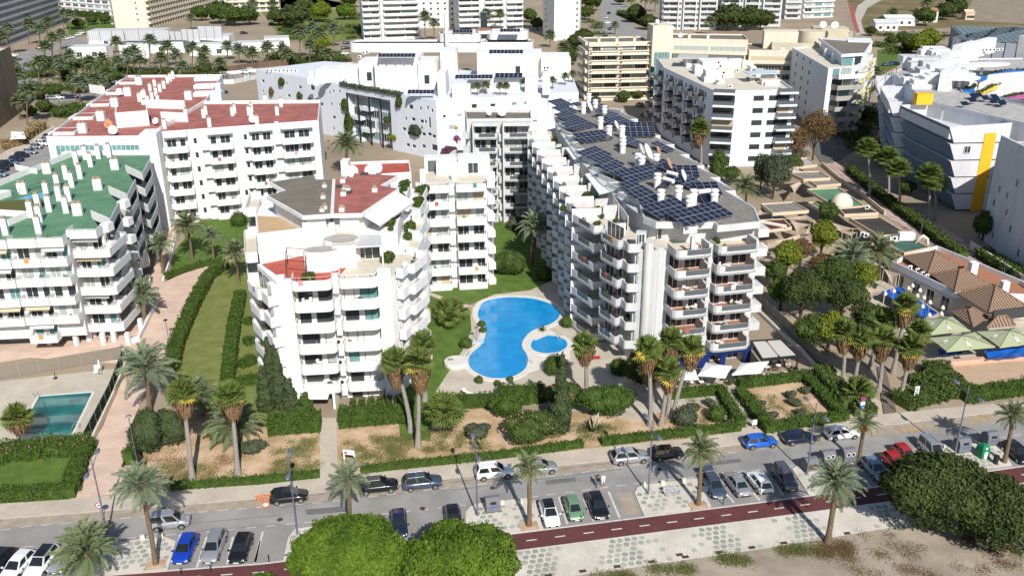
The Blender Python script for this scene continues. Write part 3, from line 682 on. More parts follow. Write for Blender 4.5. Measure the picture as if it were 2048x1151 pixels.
# ---- B: front white block with curved balconies and penthouse
a=BL('apartment_block','bright white apartment block with curved balconies and brown and red penthouse roof by the pool',(-24,112),seed=7)
ZT=16.75; P=(-29.2,103.7); Q=(-15.2,105.0); uF=unit((Q[0]-P[0],Q[1]-P[1])); zf=lv(-.45,2.87,6)
zf[0]=0
zf=[.0]+[ZT-2.87*k for k in range(5,0,-1)]
front=[P,Q,(-12.8,110.5),(-13.5,113.6),(-27.8,113.4),(-33.4,110.3)]
def W(x): return (P[0]+uF[0]*x,P[1]+uF[1]*x)
a.body(front,0,ZT-.06)
a.roof([W(1.2),W(7.1),lerp(W(7.1),(-20.5,113.4),1),(-27.8,113.3),(-32.8,110.2)],ZT-.06,REDBRI); a.roof([W(7.2),Q,(-12.9,110.6),(-13.6,113.5),(-20.4,113.3)],ZT-.06,CREAMFLOOR)
for (x0,x1,d,rm) in ((2.0,6.9,2.5,REDMETAL),(7.7,12.5,2.3,WMETAL)):
    p0,p1=W(x0),W(x1); a0,a1=shift(p0,p1,-d)
    a.balc([p0,a0,a1,p1],zf[1:],1.0,.8,slab=.3,rail=.1); a.balc([p0,a0,a1,p1],[ZT],1.0,.8,slab=.3,rail=.45,railm=rm,floor=REDBRI if x0<3 else CREAMFLOOR)
    a.doors(p0,p1,zf,2.1,(.08,.95),('dark','teal','curtain','dark','shut'),fr=DFRAME)
a.pbox('pier',shift(W(.1),W(1.0),-.9)[0],shift(W(.1),W(1.0),-.9)[1],1.2,0,ZT+.95); a.pbox('pier',shift(W(1.0),W(2.0),-1.7)[0],shift(W(1.0),W(2.0),-1.7)[1],2.0,0,ZT+.4)
a.pbox('pier',shift(W(12.5),W(13.4),-1.6)[0],shift(W(12.5),W(13.4),-1.6)[1],2.0,0,ZT+1.3); a.pbox('pier',shift(W(13.4),W(14.1),-.6)[0],shift(W(13.4),W(14.1),-.6)[1],1.2,0,ZT+1.1)
for z in zf[1:]+[ZT]: a.pbox('laundry_screen',*shift(W(6.95),W(7.65),-1.4),1.6,z-1.25,z+.9 if z==ZT else z+.35)
for z in zf[2:5]: a.aircon(shift(W(7.1),W(7.6),-1.5)[0],z-2.4,math.atan2(uF[1],uF[0]))
# left flank: angled balconies and box bays
L0,L1=(-33.4,110.3),P
for z in zf[1:]:
    p0,p1=lerp(L0,L1,.02),lerp(L0,L1,.55); a0,a1=shift(p0,p1,-1.7)
o1=[lerp(L0,L1,.0),shift(lerp(L0,L1,.0),L1,-1.7)[0],shift(L0,lerp(L0,L1,.62),-1.7)[1],lerp(L0,L1,.62)]
a.balc(o1,zf[1:],1.0,.7,rail=.12); a.doors(L0,lerp(L0,L1,.62),zf[1:],2.1,(.1,.9),('dark','curtain'),fr=DFRAME)
o2=[lerp(L0,L1,.62),shift(lerp(L0,L1,.62),L1,-1.3)[0],shift(L0,lerp(L0,L1,.97),-1.3)[1],lerp(L0,L1,.97)]
a.balc(o2,zf[1:],1.15,.1,name='bay_balcony')
for z in zf[1:]: a.pbox('bay_window_box',*shift(lerp(L0,L1,.72),lerp(L0,L1,.95),-.7),.8,z,z+2.3)
L2=(-36.4,121.5); o3=[L2,shift(L2,(-33.6,111.6),-1.6)[0],shift(L2,(-33.6,111.6),-1.6)[1],(-33.6,111.6)]
a.balc(o3,zf[1:]+[ZT],1.0,.7,rail=.12); L3=(-37.6,130.5); o4=[L3,shift(L3,(-36.2,122.4),-1.6)[0],shift(L3,(-36.2,122.4),-1.6)[1],(-36.2,122.4)]; a.balc(o4,zf[1:]+[ZT,ZT+2.87],1.0,.7,rail=.12)
# right flank
R0,R1=(-14.6,105.6),(-12.7,111.8); o5=[R0,shift(R0,R1,-.9)[0],shift(R0,lerp(R0,R1,.35),-.9)[1],lerp(R0,R1,.35)]
a.balc(o5,zf[1:]+[ZT],1.05,.1,name='bay_balcony')
for z in zf[1:]: a.window(shift(lerp(R0,R1,.08),R1,-.03)[0],unit((R1[0]-R0[0],R1[1]-R0[1])),z+1.2,1.0,1.1,'shut' if z>8 else 'dark')
o6=[lerp(R0,R1,.4),(-12.6,106.6),(-10.9,111.6),(-12.7,112.2)]
a.balc(o6,zf[1:]+[ZT],1.0,.7,rail=.12,floor=CONC); a.doors(lerp(R0,R1,.42),R1,zf[1:],2.1,(.1,.9),('dark','dark','shut'),split=False)
# main body and penthouse
ZP=19.55
main=[(-33.3,111.4),(-27.7,113.5),(-15.2,113.7),(-15.6,118),(-16,138.5),(-24,135),(-37.4,131),(-36.3,122)]
a.body(main,0,ZP-.06); a.roof(main,ZP-.06,WHITE); a.roof([(-33.1,111.7),(-27.8,113.7),(-31,121),(-36,121.8)],ZP,TANFLOOR)
for (p,q) in (((-36.3,122),(-33.3,111.4)),((-33.3,111.4),(-27.7,113.5)),((-27.7,113.5),(-24.0,113.6))): a.pbox('parapet',*shift(p,q,.02),.2,ZP-.3,ZP+.95)
a.pbox('chimney_stack',(-27.6,112.9),(-26.6,113),.9,ZT,ZP+1.9); a.pbox('chimney_stack',(-24.2,113.2),(-23.4,113.3),.8,ZT,ZP+1.6)
grey=A2([(538.7,363.4),(631,349),(634,358),(667.7,357),(663.8,427.3),(605,431),(533.4,390.8),(568.6,380.4)],22.6); red=A2([(667.9,357),(703,354),(706.8,345),(796.7,350.4),(763,370),(798,376.5),(723.7,426),(664,427.3)],22.6)
for nm,pl,mm in (('penthouse_roof',grey,BROWNROOF),('penthouse_roof',red,REDROOF)):
    pl=ccw(pl); b=MB(); b.prism([a.L(p) for p in pl],22.0,22.55,0,bot=True); b.prism(offset([a.L(p) for p in pl],.22,True),22.5,22.6,1); a.part(nm,b,WHITE,mm)
    a.body(offset(pl,.9,True),ZP,22.0)
g=ccw(grey); 
for p,q,n in ((A2([(533.4,392)],22.3)[0],A2([(604,432)],22.3)[0],7),(A2([(607,432)],22.3)[0],A2([(660,428)],22.3)[0],5)):
    p,q=shift(p,q,.83); u=unit((q[0]-p[0],q[1]-p[1])); Lq=dist(p,q)
    for k in range(n): a.window((p[0]+u[0]*(Lq*(k+.08)/n),p[1]+u[1]*(Lq*(k+.08)/n)),u,ZP+.05,round(Lq/n*.95,1),2.25,'curtain',BFRAME,1)
for x,y in ((650,360),(640,445),(652,525),(632,545)): p=at(480+x*.2607,280+y*.2607,22.6); a.chimney(p[:2],22.6,.6,.6,.35)
for x,y in ((790,325),(805,390),(830,395),(795,425),(1035,395),(783,545)): p=at(480+x*.2607,280+y*.2607,22.6); a.chimney(p[:2],22.6,.7,.7,.5); 
for x,y in ((768,362),(825,405),(955,265)): p=at(480+x*.2607,280+y*.2607,22.6); b=MB(); b.box(-.6,-.4,0,.6,.4,.25); ob('skylight',b.mesh('skylight',DFRAME),a.r,(*a.L(p[:2]),22.62))
b=MB(); p0,p1=at(480+715*.2607,280+690*.2607,19.7)[:2],at(480+935*.2607,280+685*.2607,19.7)[:2]; q=quad(p0,p1,4.4); q=[a.L(x) for x in q]
b.add([(*q[0],21.2),(*q[1],21.2),(*q[2],22.0),(*q[3],22.0)],[(0,1,2,3)]); b.path(q[:2],.1,ZP,21.2); a.part('conservatory',b,mat('milky_conservatory_roof',(.55,.58,.60),.25))
p0,p1=A2([(724,428),(796,382)],22.2); s0,s1q=shift(p0,p1,-.05); a.awning(s0,s1q,22.0,2.4,1.2,AWN)
# roof terrace houses
def oval(cx,cy,rx,ry,n=16,rz=0): return [(cx+rx*math.cos(2*math.pi*i/n)*math.cos(rz)-ry*math.sin(2*math.pi*i/n)*math.sin(rz),cy+rx*math.cos(2*math.pi*i/n)*math.sin(rz)+ry*math.sin(2*math.pi*i/n)*math.cos(rz)) for i in range(n)]
for c,rx,ry,h in (((643,541),2.25,1.35,2.7),((684,522),2.4,1.6,3.0)):
    p=a.L(at(*c,ZT)[:2]); b=MB(); pl=oval(p[0],p[1]+.6,rx,ry,18,.1); b.prism(pl,ZT,ZT+h,0); b.prism(oval(p[0],p[1]+.6,rx-.12,ry-.12,18,.1),ZT+h,ZT+h+.03,1); a.part('rounded_roof_house',b,WHITE,CONC)
p0,p1=A2([(640,548),(655,547)],ZT); a.window((p0[0]-1.3,p0[1]-.95),(1,0.05),ZT+.05,.8,2.0,'shut')
p=A2([(664,495),(711,492),(708,463),(666,466)],19.6); b=MB(); b.prism([a.L(x) for x in p],ZT,19.75,0,1); a.part('flat_roof_house',b,WHITE,CREAMFLOOR)
p=A2([(710,493),(764,490),(760,458),(708,462)],19.5); b=MB(); b.prism([a.L(x) for x in p],19.3,19.5,0,0,True); 
for x in (p[0],p[1]): l=a.L(x); b.box(l[0]-.1,l[1]-.1,ZT,l[0]+.1,l[1]+.1,19.3)
a.part('veranda_roof',b,PALE)
a.doors((p[0][0]+.4,p[0][1]+2.6),(p[1][0]-.4,p[1][1]+2.6),[ZT],2.1,kinds=('tan','dark'))
b=MB(); q=[a.L(x) for x in A2([(574,552),(614,556),(616,530),(576,527)],ZT)]
for i in range(4): b.tube([(*q[i],ZT),(*q[i],ZT+2.2)],.05,4); b.tube([(*q[i],ZT+2.2),(*q[(i+1)%4],ZT+2.2)],.05,4); b.tube([(*q[i],ZT+1.1),(*q[(i+1)%4],ZT+1.1)],.03,4)
a.part('pergola_frame',b,mat('rusty_red_steel',(.10,.04,.04),.7))
# entrance
b=MB(); e=[a.L(x) for x in A2([(596,818),(680,818)],0)]; b.box(e[0][0],e[0][1],2.4,e[1][0],e[1][1]+3.2,2.65); b.box(e[0][0]+1.2,e[0][1]-1.0,2.0,e[0][0]+4.2,e[0][1],2.25)
for x in (.2,4.6): b.box(e[0][0]+x,e[0][1],0,e[0][0]+x+.3,e[0][1]+3,2.4)
a.part('entrance_canopy',b,WHITE)
zf_b=zf[1:]; ZT_B=ZT
# right rear wing: two columns of balconies
zr=lv(0.05,2.9,7); ZW=17.4
wing=[(-14.8,142.6),(-4.0,143.8),(-3.2,146),(-3.2,156),(-15.5,155)]
a.body(wing,0,ZW-.08); a.roof(wing,ZW-.08,CREAMFLOOR)
for (p0,p1) in (((-14.6,142.55),(-10.3,143.05)),((-9.2,143.15),(-4.3,143.7))):
    a0,a1=shift(p0,p1,-2.1); a.balc([p0,a0,a1,p1],zr[:6],1.0,.35,rail=.12); a.balc([p0,a0,a1,p1],[ZW-.02],1.0,.35,rail=.45,floor=GREYROOF)
    a.doors(p0,p1,zr[:6],2.1,(.04,.96),('dark','dark','curtain','dark','tan'),fr=FRAME)
for z in zr[:6]+[ZW]: a.pbox('bay_balcony',(-3.9,143.2),(-2.7,143.5),2.2,z-.2,z+1.0); a.pbox('laundry_screen',(-10.2,142.0),(-9.3,142.1),1,z-1,z+.7)
a.pbox('roof_house',(-9.0,150.5),(-3.6,150.8),4,ZW,ZW+2.9); a.pbox('roof_house',(-15,152.5),(-9.6,152.8),2.3,ZW,ZW+2.6)
a.pbox('lean_to',(-12.8,150.4),(-8.8,150.6),2.2,ZW,ZW+2.2); a.window((-7.4,150.5),(1,.05),ZW+.3,1.8,1.9,'dark'); a.window((-14.4,152.4),(1,.05),ZW+.2,4.2,1.9,'smoke',DFRAME,3)
for p,h in (((-10.0,147),2),((-3.6,146.2),1.6),((-15.2,146),2.2)): a.pbox('roof_pier',p,(p[0]+.9,p[1]),.8,ZW,ZW+h)
# stepped link with planted terraces
for k,(y0,y1,x1,zt) in enumerate(((113.8,120,-13.0,16.7),(120,126.5,-13.3,16.9),(126.5,133,-13.7,18.2),(133,142,-14.2,17.6))):
    a.body([(-17.5,y0),(x1-1.2,y0),(x1-1.2,y1),(-17.5,y1)],0,zt-.05)
    q0,q1=(x1-1.25,y0+.2),(x1-1.25,y1-.2); c0,c1_=(x1+.4,y0-1.0),(x1+.9,y1-1.4)
    a.balc([q0,c0,c1_,q1],[zt-2.87*j for j in range(6)],1.0,.5,rail=.12,back=[(-14.4,y1),(-14.4,y0)] if False else ())
# rear part with the lower red roof
rear=A2([(690,352),(745,350),(822,345),(818,321),(694,325)],19.8); a.body(rear,0,19.4); a.roof(rear,19.4,REDBRI,parapet=.5)
a.pbox('roof_house',A2([(683,350)],20)[0],A2([(698,350)],20)[0],2,19,22.3)
a.done()
for x,y in ((862,245),(1002,238),(1046,216)): dish(at(480+x*.2607,280+y*.2607,21.2)[:2],20.0,.95,rad(-15+x/40),'very large white satellite dish on the middle white block',group='very large dishes on the middle block')

# ---- C: grey-white block with solar panels and stepped western terraces
a=BL('apartment_block','greyish white apartment block with solar panels on its roof and stair-like western terraces',(24,135),PALE,seed=11)
ZC=20.3; zf=lv(3.0,2.85,6); P=(19.2,112.4); Q=(33.2,115.4); uF=unit((Q[0]-P[0],Q[1]-P[1]))
roofp=[(18.2,117.4),(19.6,116.2),(23,116.0),(33.2,116.6),(34.2,125),(33.6,134),(31,152),(28,168),(24.5,190),(17.5,194),(9.2,184),(9.3,175),(11.3,155),(14,137),(16.8,125)]
low=[(17.0,113.2),P,Q,(35.2,125),(34.6,134),(32,152),(29,168),(25,191),(17,195),(7.6,186),(7.4,176),(9.6,155),(12,137),(14.4,123)]
a.body(low,0,17.2); a.roof(low,17.2,CREAMFLOOR,th=.04)
a.body([(18.9,117.6)]+roofp[2:],17.2,ZC-.6)
rp=[(18.0,117.2),(19.4,114.9),(22.6,114.9),(22.7,112.6),(24.6,112.9),(24.7,114.6),(27.2,114.8),(27.3,113.2),(29.0,113.6),(33.4,114.8),(34.2,121)]
def saw(P,n,d,near_out):
    out=[]; c=[0]
    for i in range(len(P)-1): c.append(c[-1]+dist(P[i],P[i+1]))
    def g(t):
        for i in range(len(P)-1):
            if t<=c[i+1] or i==len(P)-2: return lerp(P[i],P[i+1],(t-c[i])/(c[i+1]-c[i]))
    for k in range(n):
        p,q=g(c[-1]*k/n),g(c[-1]*(k+1)/n); u=unit((q[0]-p[0],q[1]-p[1])); out+=[p,(q[0]-u[1]*d,q[1]+u[0]*d)]
    return out
rp+=saw([(34.0,122),(33.2,134),(30.6,152),(27.6,168),(24.6,188)],9,1.5,1)+[(24.0,190.6),(17.4,194.8),(9.0,184.4)]+saw([(9.2,183),(9.4,175),(11.5,155),(14.3,137),(16.9,124)],11,1.5,1)
b=MB(); pl=[a.L(p) for p in ccw(rp)]; b.prism(pl,ZC-.75,ZC,0,bot=True); b.prism(offset(pl,.3,True),ZC-.02,ZC+.02,1); a.part('roof',b,PALE,GREYROOF)
b=MB(); b.path(pl[:],.22,ZC,ZC+.18,closed=True); a.part('parapet',b,PALE)
def W(x,d=0): return (P[0]+uF[0]*x+uF[1]*d,P[1]+uF[1]*x-uF[0]*d)
for (x0,x1,d) in ((1.6,6.7,3.2),(7.6,13.4,3.0)):
    p0,p1=W(x0),W(x1); a0,a1=shift(p0,p1,-d)
    a.balc([p0,a0,a1,p1],zf,1.0,.9,slab=.25,gap=(.40,.74) if x0<3 else (.34,.72),floor=TERRA)
    a.doors(p0,p1,zf[:5],2.2,(.05,.97),('dark','dark','curtain','dark'),n=4)
    a.doors(shift(p0,p1,4.2)[0],shift(p0,p1,4.2)[1],[zf[5]+.02],2.3,(.02,.98),('teal','dark','curtain'))
    for z in zf: a.pbox('balcony_side_wall',*shift(W(x1-.35),W(x1),-2.6),2.6,z-.2,z+1.35)
a.pbox('pier',W(7.0,1.2),W(7.7,1.2),1.4,0,18.0); a.pbox('pier',W(13.2,.9),W(14.2,.9),1.4,0,18.2); a.pbox('roof_post',W(4.0,2.2),W(4.5,2.2),.5,17.2,19.6)
for x,r,h in ((.7,.7,17.6),(-.8,.65,18.4)):           # rounded piers
    c=a.L(W(x,-.55)); b=MB(); b.lathe([(r,0),(r,h)],16,(c[0],c[1],0)); a.part('rounded_pier',b,PALE)
p0,p1=W(-2.4,.6),W(-.9,.6)
for z in zf:                                           # planter bays
    a.balc([(14.9,115.2),(15.5,112.6),(17.2,112.6),(17.3,113.2)],[z],.95,.3,floor=SOIL,name='planter_balcony'); a.window((16.9,113.15),uF,z+.9,.9,1.25,'dark'); a.pbox('bay_window_box',(16.6,113.6),(17.9,113.3),.9,z+.3,z+2.3)
for k,z in enumerate(zf):
    a.balc([(13.0,119.2),(12.2,117.9),(14.4,113.6),(15.6,115.0)],[z],1.0,.6,gap=(.25,.62),floor=TERRA if k in(4,5) else CREAMFLOOR)
    a.doors((13.3,119.4),(15.4,115.4),[z],2.2,(.05,.95),('dark','smoke'),split=False)
# stair-like west side: one bay every 4.1 m, balconies on each floor
NB=11; Wl=[(12.6,120.4),(10.9,137),(8.6,156),(6.2,176),(6.0,186)]
cum=[0]
for i in range(len(Wl)-1): cum.append(cum[-1]+dist(Wl[i],Wl[i+1]))
def wp(s):
    for i in range(len(Wl)-1):
        if s<=cum[i+1] or i==len(Wl)-2: return lerp(Wl[i],Wl[i+1],(s-cum[i])/(cum[i+1]-cum[i]))
st=cum[-1]/NB
for k in range(NB):
    near,far=wp(k*st),wp((k+1)*st-.15); u=unit((far[0]-near[0],far[1]-near[1])); n=(-u[1],u[0])    # n points west
    if n[0]>0: n=(-n[0],-n[1])
    dn=.25; df=2.3
    o=[(far[0]-n[0]*1.2,far[1]+.05),(far[0]+n[0]*3.1,far[1]+n[1]*3.1),(near[0]+n[0]*1.0,near[1]+n[1]*1.0),(near[0]-n[0]*1.4,near[1]-n[1]*1.4)]
    fl=[.4]+zf[:5]+[17.2] if k%3 else [.4]+zf[:5]+[17.2]
    tb=MB(); tq=[a.L(x) for x in ((far[0]-n[0]*.9,far[1]),(far[0]-n[0]*3.8,far[1]),(near[0]-n[0]*3.8,near[1]+.3),(near[0]-n[0]*1.1,near[1]+.3))]; tb.prism(tq,17.25,17.29); ob('terrace_floor',tb.mesh('terrace_floor',(CREAMFLOOR,TERRA,GREENROOF,GREENROOF,TANFLOOR)[k%5]),a.r)
    dv=MB(); dq=[a.L(o[0]),a.L(o[1])]; du=unit((dq[1][0]-dq[0][0],dq[1][1]-dq[0][1])); dv.obox(dq[0],du,dist(*dq)+.05,.22,-.3,1.75); dv=dv.mesh('divider_wall',WHITE)
    for z in fl: ob('divider_wall',dv,a.r,(0,0,z))
    a.balc(o,fl,1.0,.2,gap=(.46,.72),m=PALE,floor=(CREAMFLOOR,TERRA,GREENROOF,GREENROOF,TANFLOOR)[k%5])
    f2=(far[0]-n[0]*1.05,far[1]-n[1]*1.05); n2=(near[0]-n[0]*1.15,near[1]-n[1]*1.15)
    a.doors(f2,n2,fl[:-1],2.2,(.04,.96),('dark','dark','smoke'),split=False); 
    if k<9: a.pbox('roof_step',(near[0]-n[0]*1.5,near[1]),(near[0]-n[0]*3.6,near[1]-n[1]*3.6),.35,17.2,19.2 if k%2 else 18.4); a.doors((far[0]-n[0]*3.9,far[1]),(near[0]-n[0]*3.9,near[1]),[17.25],2.2,(.05,.95),('smoke','curtain'),split=False)
    if k in (2,3,5,6): a.awning((far[0]-n[0]*3.9,far[1]),(near[0]-n[0]*3.9,near[1]),19.6,1.8,.4,AWN)
for z in zf: a.pbox('east_box_balcony',(34.2,118),(35.8,118.3),2.6,z-.2,z+1.0)
# shop at street level
sh=[W(1.2,2.2),W(13.9,2.2)]
BLUEP=mat('bright_blue_shopfront',(.008,.025,.14),.5)
b=MB(); 
for x in (3.6,6.4,9.6,13.2): p=a.L(W(x,2.0)); b.obox(p,uF,.8 if x!=6.4 else 1.6,.25,0,2.7)
a.part('blue_shopfront',b,BLUEP); a.pbox('shop_fascia',W(6.0,2.4),W(14,2.4),.3,2.0,2.7,BLUEP); a.doors(W(1.2,.05),W(13.6,.05),[0],2.4,(.02,.98),('dark','smoke'))
b=MB(); a.done()
# ================================================================ middle and far buildings
# ---- C2: grey block with two columns of balconies
a=BL('apartment_block','pale grey narrow apartment block with brown flat roof and two columns of balconies',(-3,183),PALE,seed=13)
z2=20.6; zf=lv(.2,2.9,7); poly=[(-8.8,179.2),(4.2,179.2),(4.2,187),(-9.6,188.4)]
a.body(poly,0,z2); a.roof(poly,z2,BROWNROOF,parapet=.5)
for x0,x1 in ((-7.4,-2.6),(-1.4,3.9)):
    a.balc([(x0,179.15),(x0,177.2),(x1,177.2),(x1,179.15)],zf[:7],1.0,.2,gap=(.34,.72),m=PALE,floor=TERRA); a.doors((x0,179.15),(x1,179.15),zf[:7],2.2,(.05,.95),('dark','curtain','dark','smoke'))
    for z in zf: a.pbox('side_fin',(x0-.2,177.0),(x0+.1,177.0),2.1,z-.25,z+2.65)
    a.pbox('roof_hood',(x0-.2,177.1),(x1+.1,177.1),2.3,z2-.6,z2+.1)
for z in zf: a.pbox('planter_balcony',(-9.6,177.9),(-8.3,177.6),1.6,z-.2,z+1.05); a.pbox('side_box',(4.2,178.6),(5.3,178.9),3,z-.2,z+1.0); a.pbox('recess_screen',(-2.4,178.2),(-1.6,178.2),1,z-.9,z+.6)
a.pbox('west_wing',(-13.5,181),(-9.7,180),6,0,13)
a.done(); dish((-1.8,182.2),z2,.9,.2,'tall grey satellite dish on the brown roof of the grey block'); dish((-4.5,183),z2,.55,.5,'small satellite dish on mast of the grey block')
# ---- D: lilac-white wall block with small windows
a=BL('apartment_block','long pale lilac apartment building with scattered small square windows and a planted glass gap',(-45,255),LILAC,seed=17)
ZD=15.5; P2_=(-78.2,281.2); P1_=(-18.9,228.6); P0_=(18.0,238.5); uD=unit((P1_[0]-P2_[0],P1_[1]-P2_[1])); LD=dist(P1_,P2_)
def dx(px,py,z=ZD): # distance along the wall of a picture column
    d=FW*CF+RX*(px-1024)+DN*(py-575.5); n=(-uD[1],uD[0]); t=((P2_[0])*n[0]+(P2_[1])*n[1])/(d[0]*n[0]+d[1]*n[1]); q=(d[0]*t,d[1]*t); return (q[0]-P2_[0])*uD[0]+(q[1]-P2_[1])*uD[1], CH+d[2]*t
def q2(x,y): return (500+x*.2607,y*.2607)
holes=[]
def addh(lst,q,w,h,kind='dark'):
    x,z=dx(*q2(*q)); x=round(x,1); z=round(z,1)
    if z<.3 or z+h>ZD-.3: return
    for o in lst:
        if x<o[0]+o[2]+.2 and o[0]<x+w+.2 and z<o[1]+o[3]+.2 and o[1]<z+h+.2: return
    lst.append((x,z,w,h,kind,1))
for x,y in ((90,620),(375,670),(95,700),(290,735),(275,640),(620,800),(680,805),(635,700),(605,710),(680,700),(705,730),(490,770),(540,800),(635,900),(635,985),(1300,835),(1355,830),(1390,850),(1240,915),(1305,930),(1340,935),(1190,910),(1170,990),(1365,1030),(1398,1045),(1205,1020),(1320,1030),(590,1050),(640,1075),(1200,1110),(1245,1120),(1320,1120),(1275,1010),(1310,980),(450,760)): addh(holes,(x,y+10),.8 if (x*y)%3 else 1.4,.9)
for x,y,w,h in ((465,690,2.0,1.5),(1220,835,1.6,1.2),(1372,980,.8,2.8),(1240,1110,1.6,1.1),(1395,1150,2.2,1.6)): addh(holes,(x,y),w,h)
g0=dx(695,250)[0]; g1=dx(783,250)[0]; left=[h for h in holes if h[0]+h[2]<g0-.2]; right=[(h[0]-g1,)+h[1:] for h in holes if h[0]>g1+.2]
def WD(x): return (P2_[0]+uD[0]*x,P2_[1]+uD[1]*x)
a.wall(P2_,WD(g0),0,ZD,left); a.wall(WD(g1),P1_,0,ZD,right); a.wall(WD(g0),WD(g1),13.4,ZD)
h3=[]
rr=random.Random(3)
for i in range(30):
    x=round(rr.uniform(1,36),1); z=round(rr.choice((2,4.9,7.8,10.7,13))+rr.uniform(-.2,.3),1)
    if all(not(x<o[0]+o[2]+.5 and o[0]<x+2.0 and abs(z-o[1])<1.9) for o in h3): h3.append((x,z,rr.choice((.8,1.4,1.4)),rr.choice((.8,1.1)),rr.choice(('dark','teal','curtain','shut')),1))
a.wall(P1_,P0_,0,ZD,h3); a.wall(P0_,(18,300),0,ZD); 
bi=offset([P2_,P1_,P0_],.6); a.w.cap([a.L(p) for p in ccw([P2_,P1_,P0_,(18,262),(-60,297)])],ZD,a.mi(LILAC))
gi=shift(WD(g0),WD(g1),2.6); a.wall(WD(g0),gi[0],0,13.4); a.wall(gi[1],WD(g1),0,13.4); a.wall(gi[0],gi[1],0,13.4)
for k in range(4):
    x=(k+.1)/4*(g1-g0); a.pbox('black_mast',shift(WD(g0+x),WD(g0+x+.35),-.05)[0],shift(WD(g0+x),WD(g0+x+.35),-.05)[1],.3,0,13.3,BLACK)
for k,z in enumerate((1,4,7,10)):
    a.doors(gi[0],gi[1],[z],2.2,(.02,.98),('teal','curtain','dark','teal'))
    a.pbox('planter_balcony',*shift(WD(g0+1.5+(k%2)*4),WD(g0+5.5+(k%2)*4),.4),1.8,z-.9,z+.1)
# white modules standing on the building
def module(px0,px1,py,z,h,d,wn=0,m=WHITE,name='roof_volume',hol=True):
    p,q=at(px0,py,z)[:2],at(px1,py,z)[:2]; hs=[]
    L_=dist(p,q)
    if wn: hs=[(round(L_*(i+.5)/wn-.8,2),round(h*.2,2),1.5,round(min(2.4,h*.55),2),'dark',1) for i in range(wn)]
    mb=quad(p,q,d); 
    a.wall(mb[0],mb[1],z,z+h,[(x,zz+z,w,hh,k,n) for x,zz,w,hh,k,n in hs],.2,m); a.wall(mb[1],mb[2],z,z+h,(),.2,m); a.wall(mb[2],mb[3],z,z+h,(),.2,m); a.wall(mb[3],mb[0],z,z+h,(),.2,m); a.w.cap([a.L(x) for x in ccw(mb)],z+h,a.mi(m))
    return mb
ZE=15.5
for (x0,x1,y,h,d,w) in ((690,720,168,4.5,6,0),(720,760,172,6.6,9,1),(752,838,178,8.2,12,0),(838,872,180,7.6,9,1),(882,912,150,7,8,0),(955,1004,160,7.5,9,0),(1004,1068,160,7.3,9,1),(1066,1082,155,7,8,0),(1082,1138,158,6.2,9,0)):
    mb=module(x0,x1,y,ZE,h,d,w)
    a.pbox('joint_shadow_panel',(mb[1][0]+.05,mb[1][1]+.3),(mb[1][0]+.5,mb[1][1]+.3),d-1,ZE,ZE+h-.6,CREAM)  # narrow cream panel set back along the right side of each volume
for (x0,x1,y,h,d) in ((876,892,194,6.0,8),(905,940,197,3.2,5),(935,1040,184,3.6,6),(1050,1075,186,4,4),(1085,1100,190,5.5,4),(680,700,160,4,6),(632,690,158,2.5,9)): module(x0,x1,y,ZE,h,d)
def curved(px0,px1,py,z,h,d,r=3.0,m=WHITE,name='curved_terrace'):
    p,q=at(px0,py,z)[:2],at(px1,py,z)[:2]; o=fillet(quad(p,q,d),r,4,True); b=MB(); b.prism([a.L(x) for x in o],z,z+h-.7,0); b.path([a.L(x) for x in ccw(o)],.3,z+h-.75,z+h,closed=True); b.prism(offset([a.L(x) for x in ccw(o)],.3,True),z+h-.75,z+h-.7,1); a.part(name,b,m,TERRA); return o
curved(698,972,105,13.5,3.2,10); curved(955,1066,103,13.5,3.2,10); curved(905,1064,100,12.5,2.6,9)
curved(876,960,85,17,3.0,8); curved(975,1056,80,17,3.0,8); 
b=MB(); p,q=at(962,100,12)[:2],at(974,100,12)[:2]; b.prism([a.L(x) for x in quad(p,q,3)],12,25.5,0); a.part('lift_tower',b,GLASS)
b=MB(); p=a.L(at(968,65,25.5)[:2]); b.prism(oval(p[0],p[1],2.6,4.4,14),25.5,26.4,0,1); a.part('lift_tower_roof',b,WHITE,TERRA)
p=at(894,92,16)[:2]; b=MB(); b.lathe([(.75,0),(.75,11)],12,(*a.L(p),16)); a.part('white_flue',b,WHITE)
for k,(x,y) in enumerate(((620,160),(632,163),(644,160),(622,148),(640,148),(655,158))): c=a.L(at(x,y,ZE+1)[:2]); b=MB(); b.lathe([(1.0,0),(1.0,1.2),(.7,1.7),(.1,1.9)],10,(*c,ZE)); a.part('white_water_tank',b,WHITE)
for i in range(8): a.aircon(at(535+i*8,140+(i%2),ZE+.5)[:2],ZE,.6)
for x,y,z in ((735,108,24),(728,110,24),(720,118,22),(960,60,20),(1090,140,22),(1096,140,22)): a.aircon(at(x,y,z-1)[:2],z-.8)
a.done()
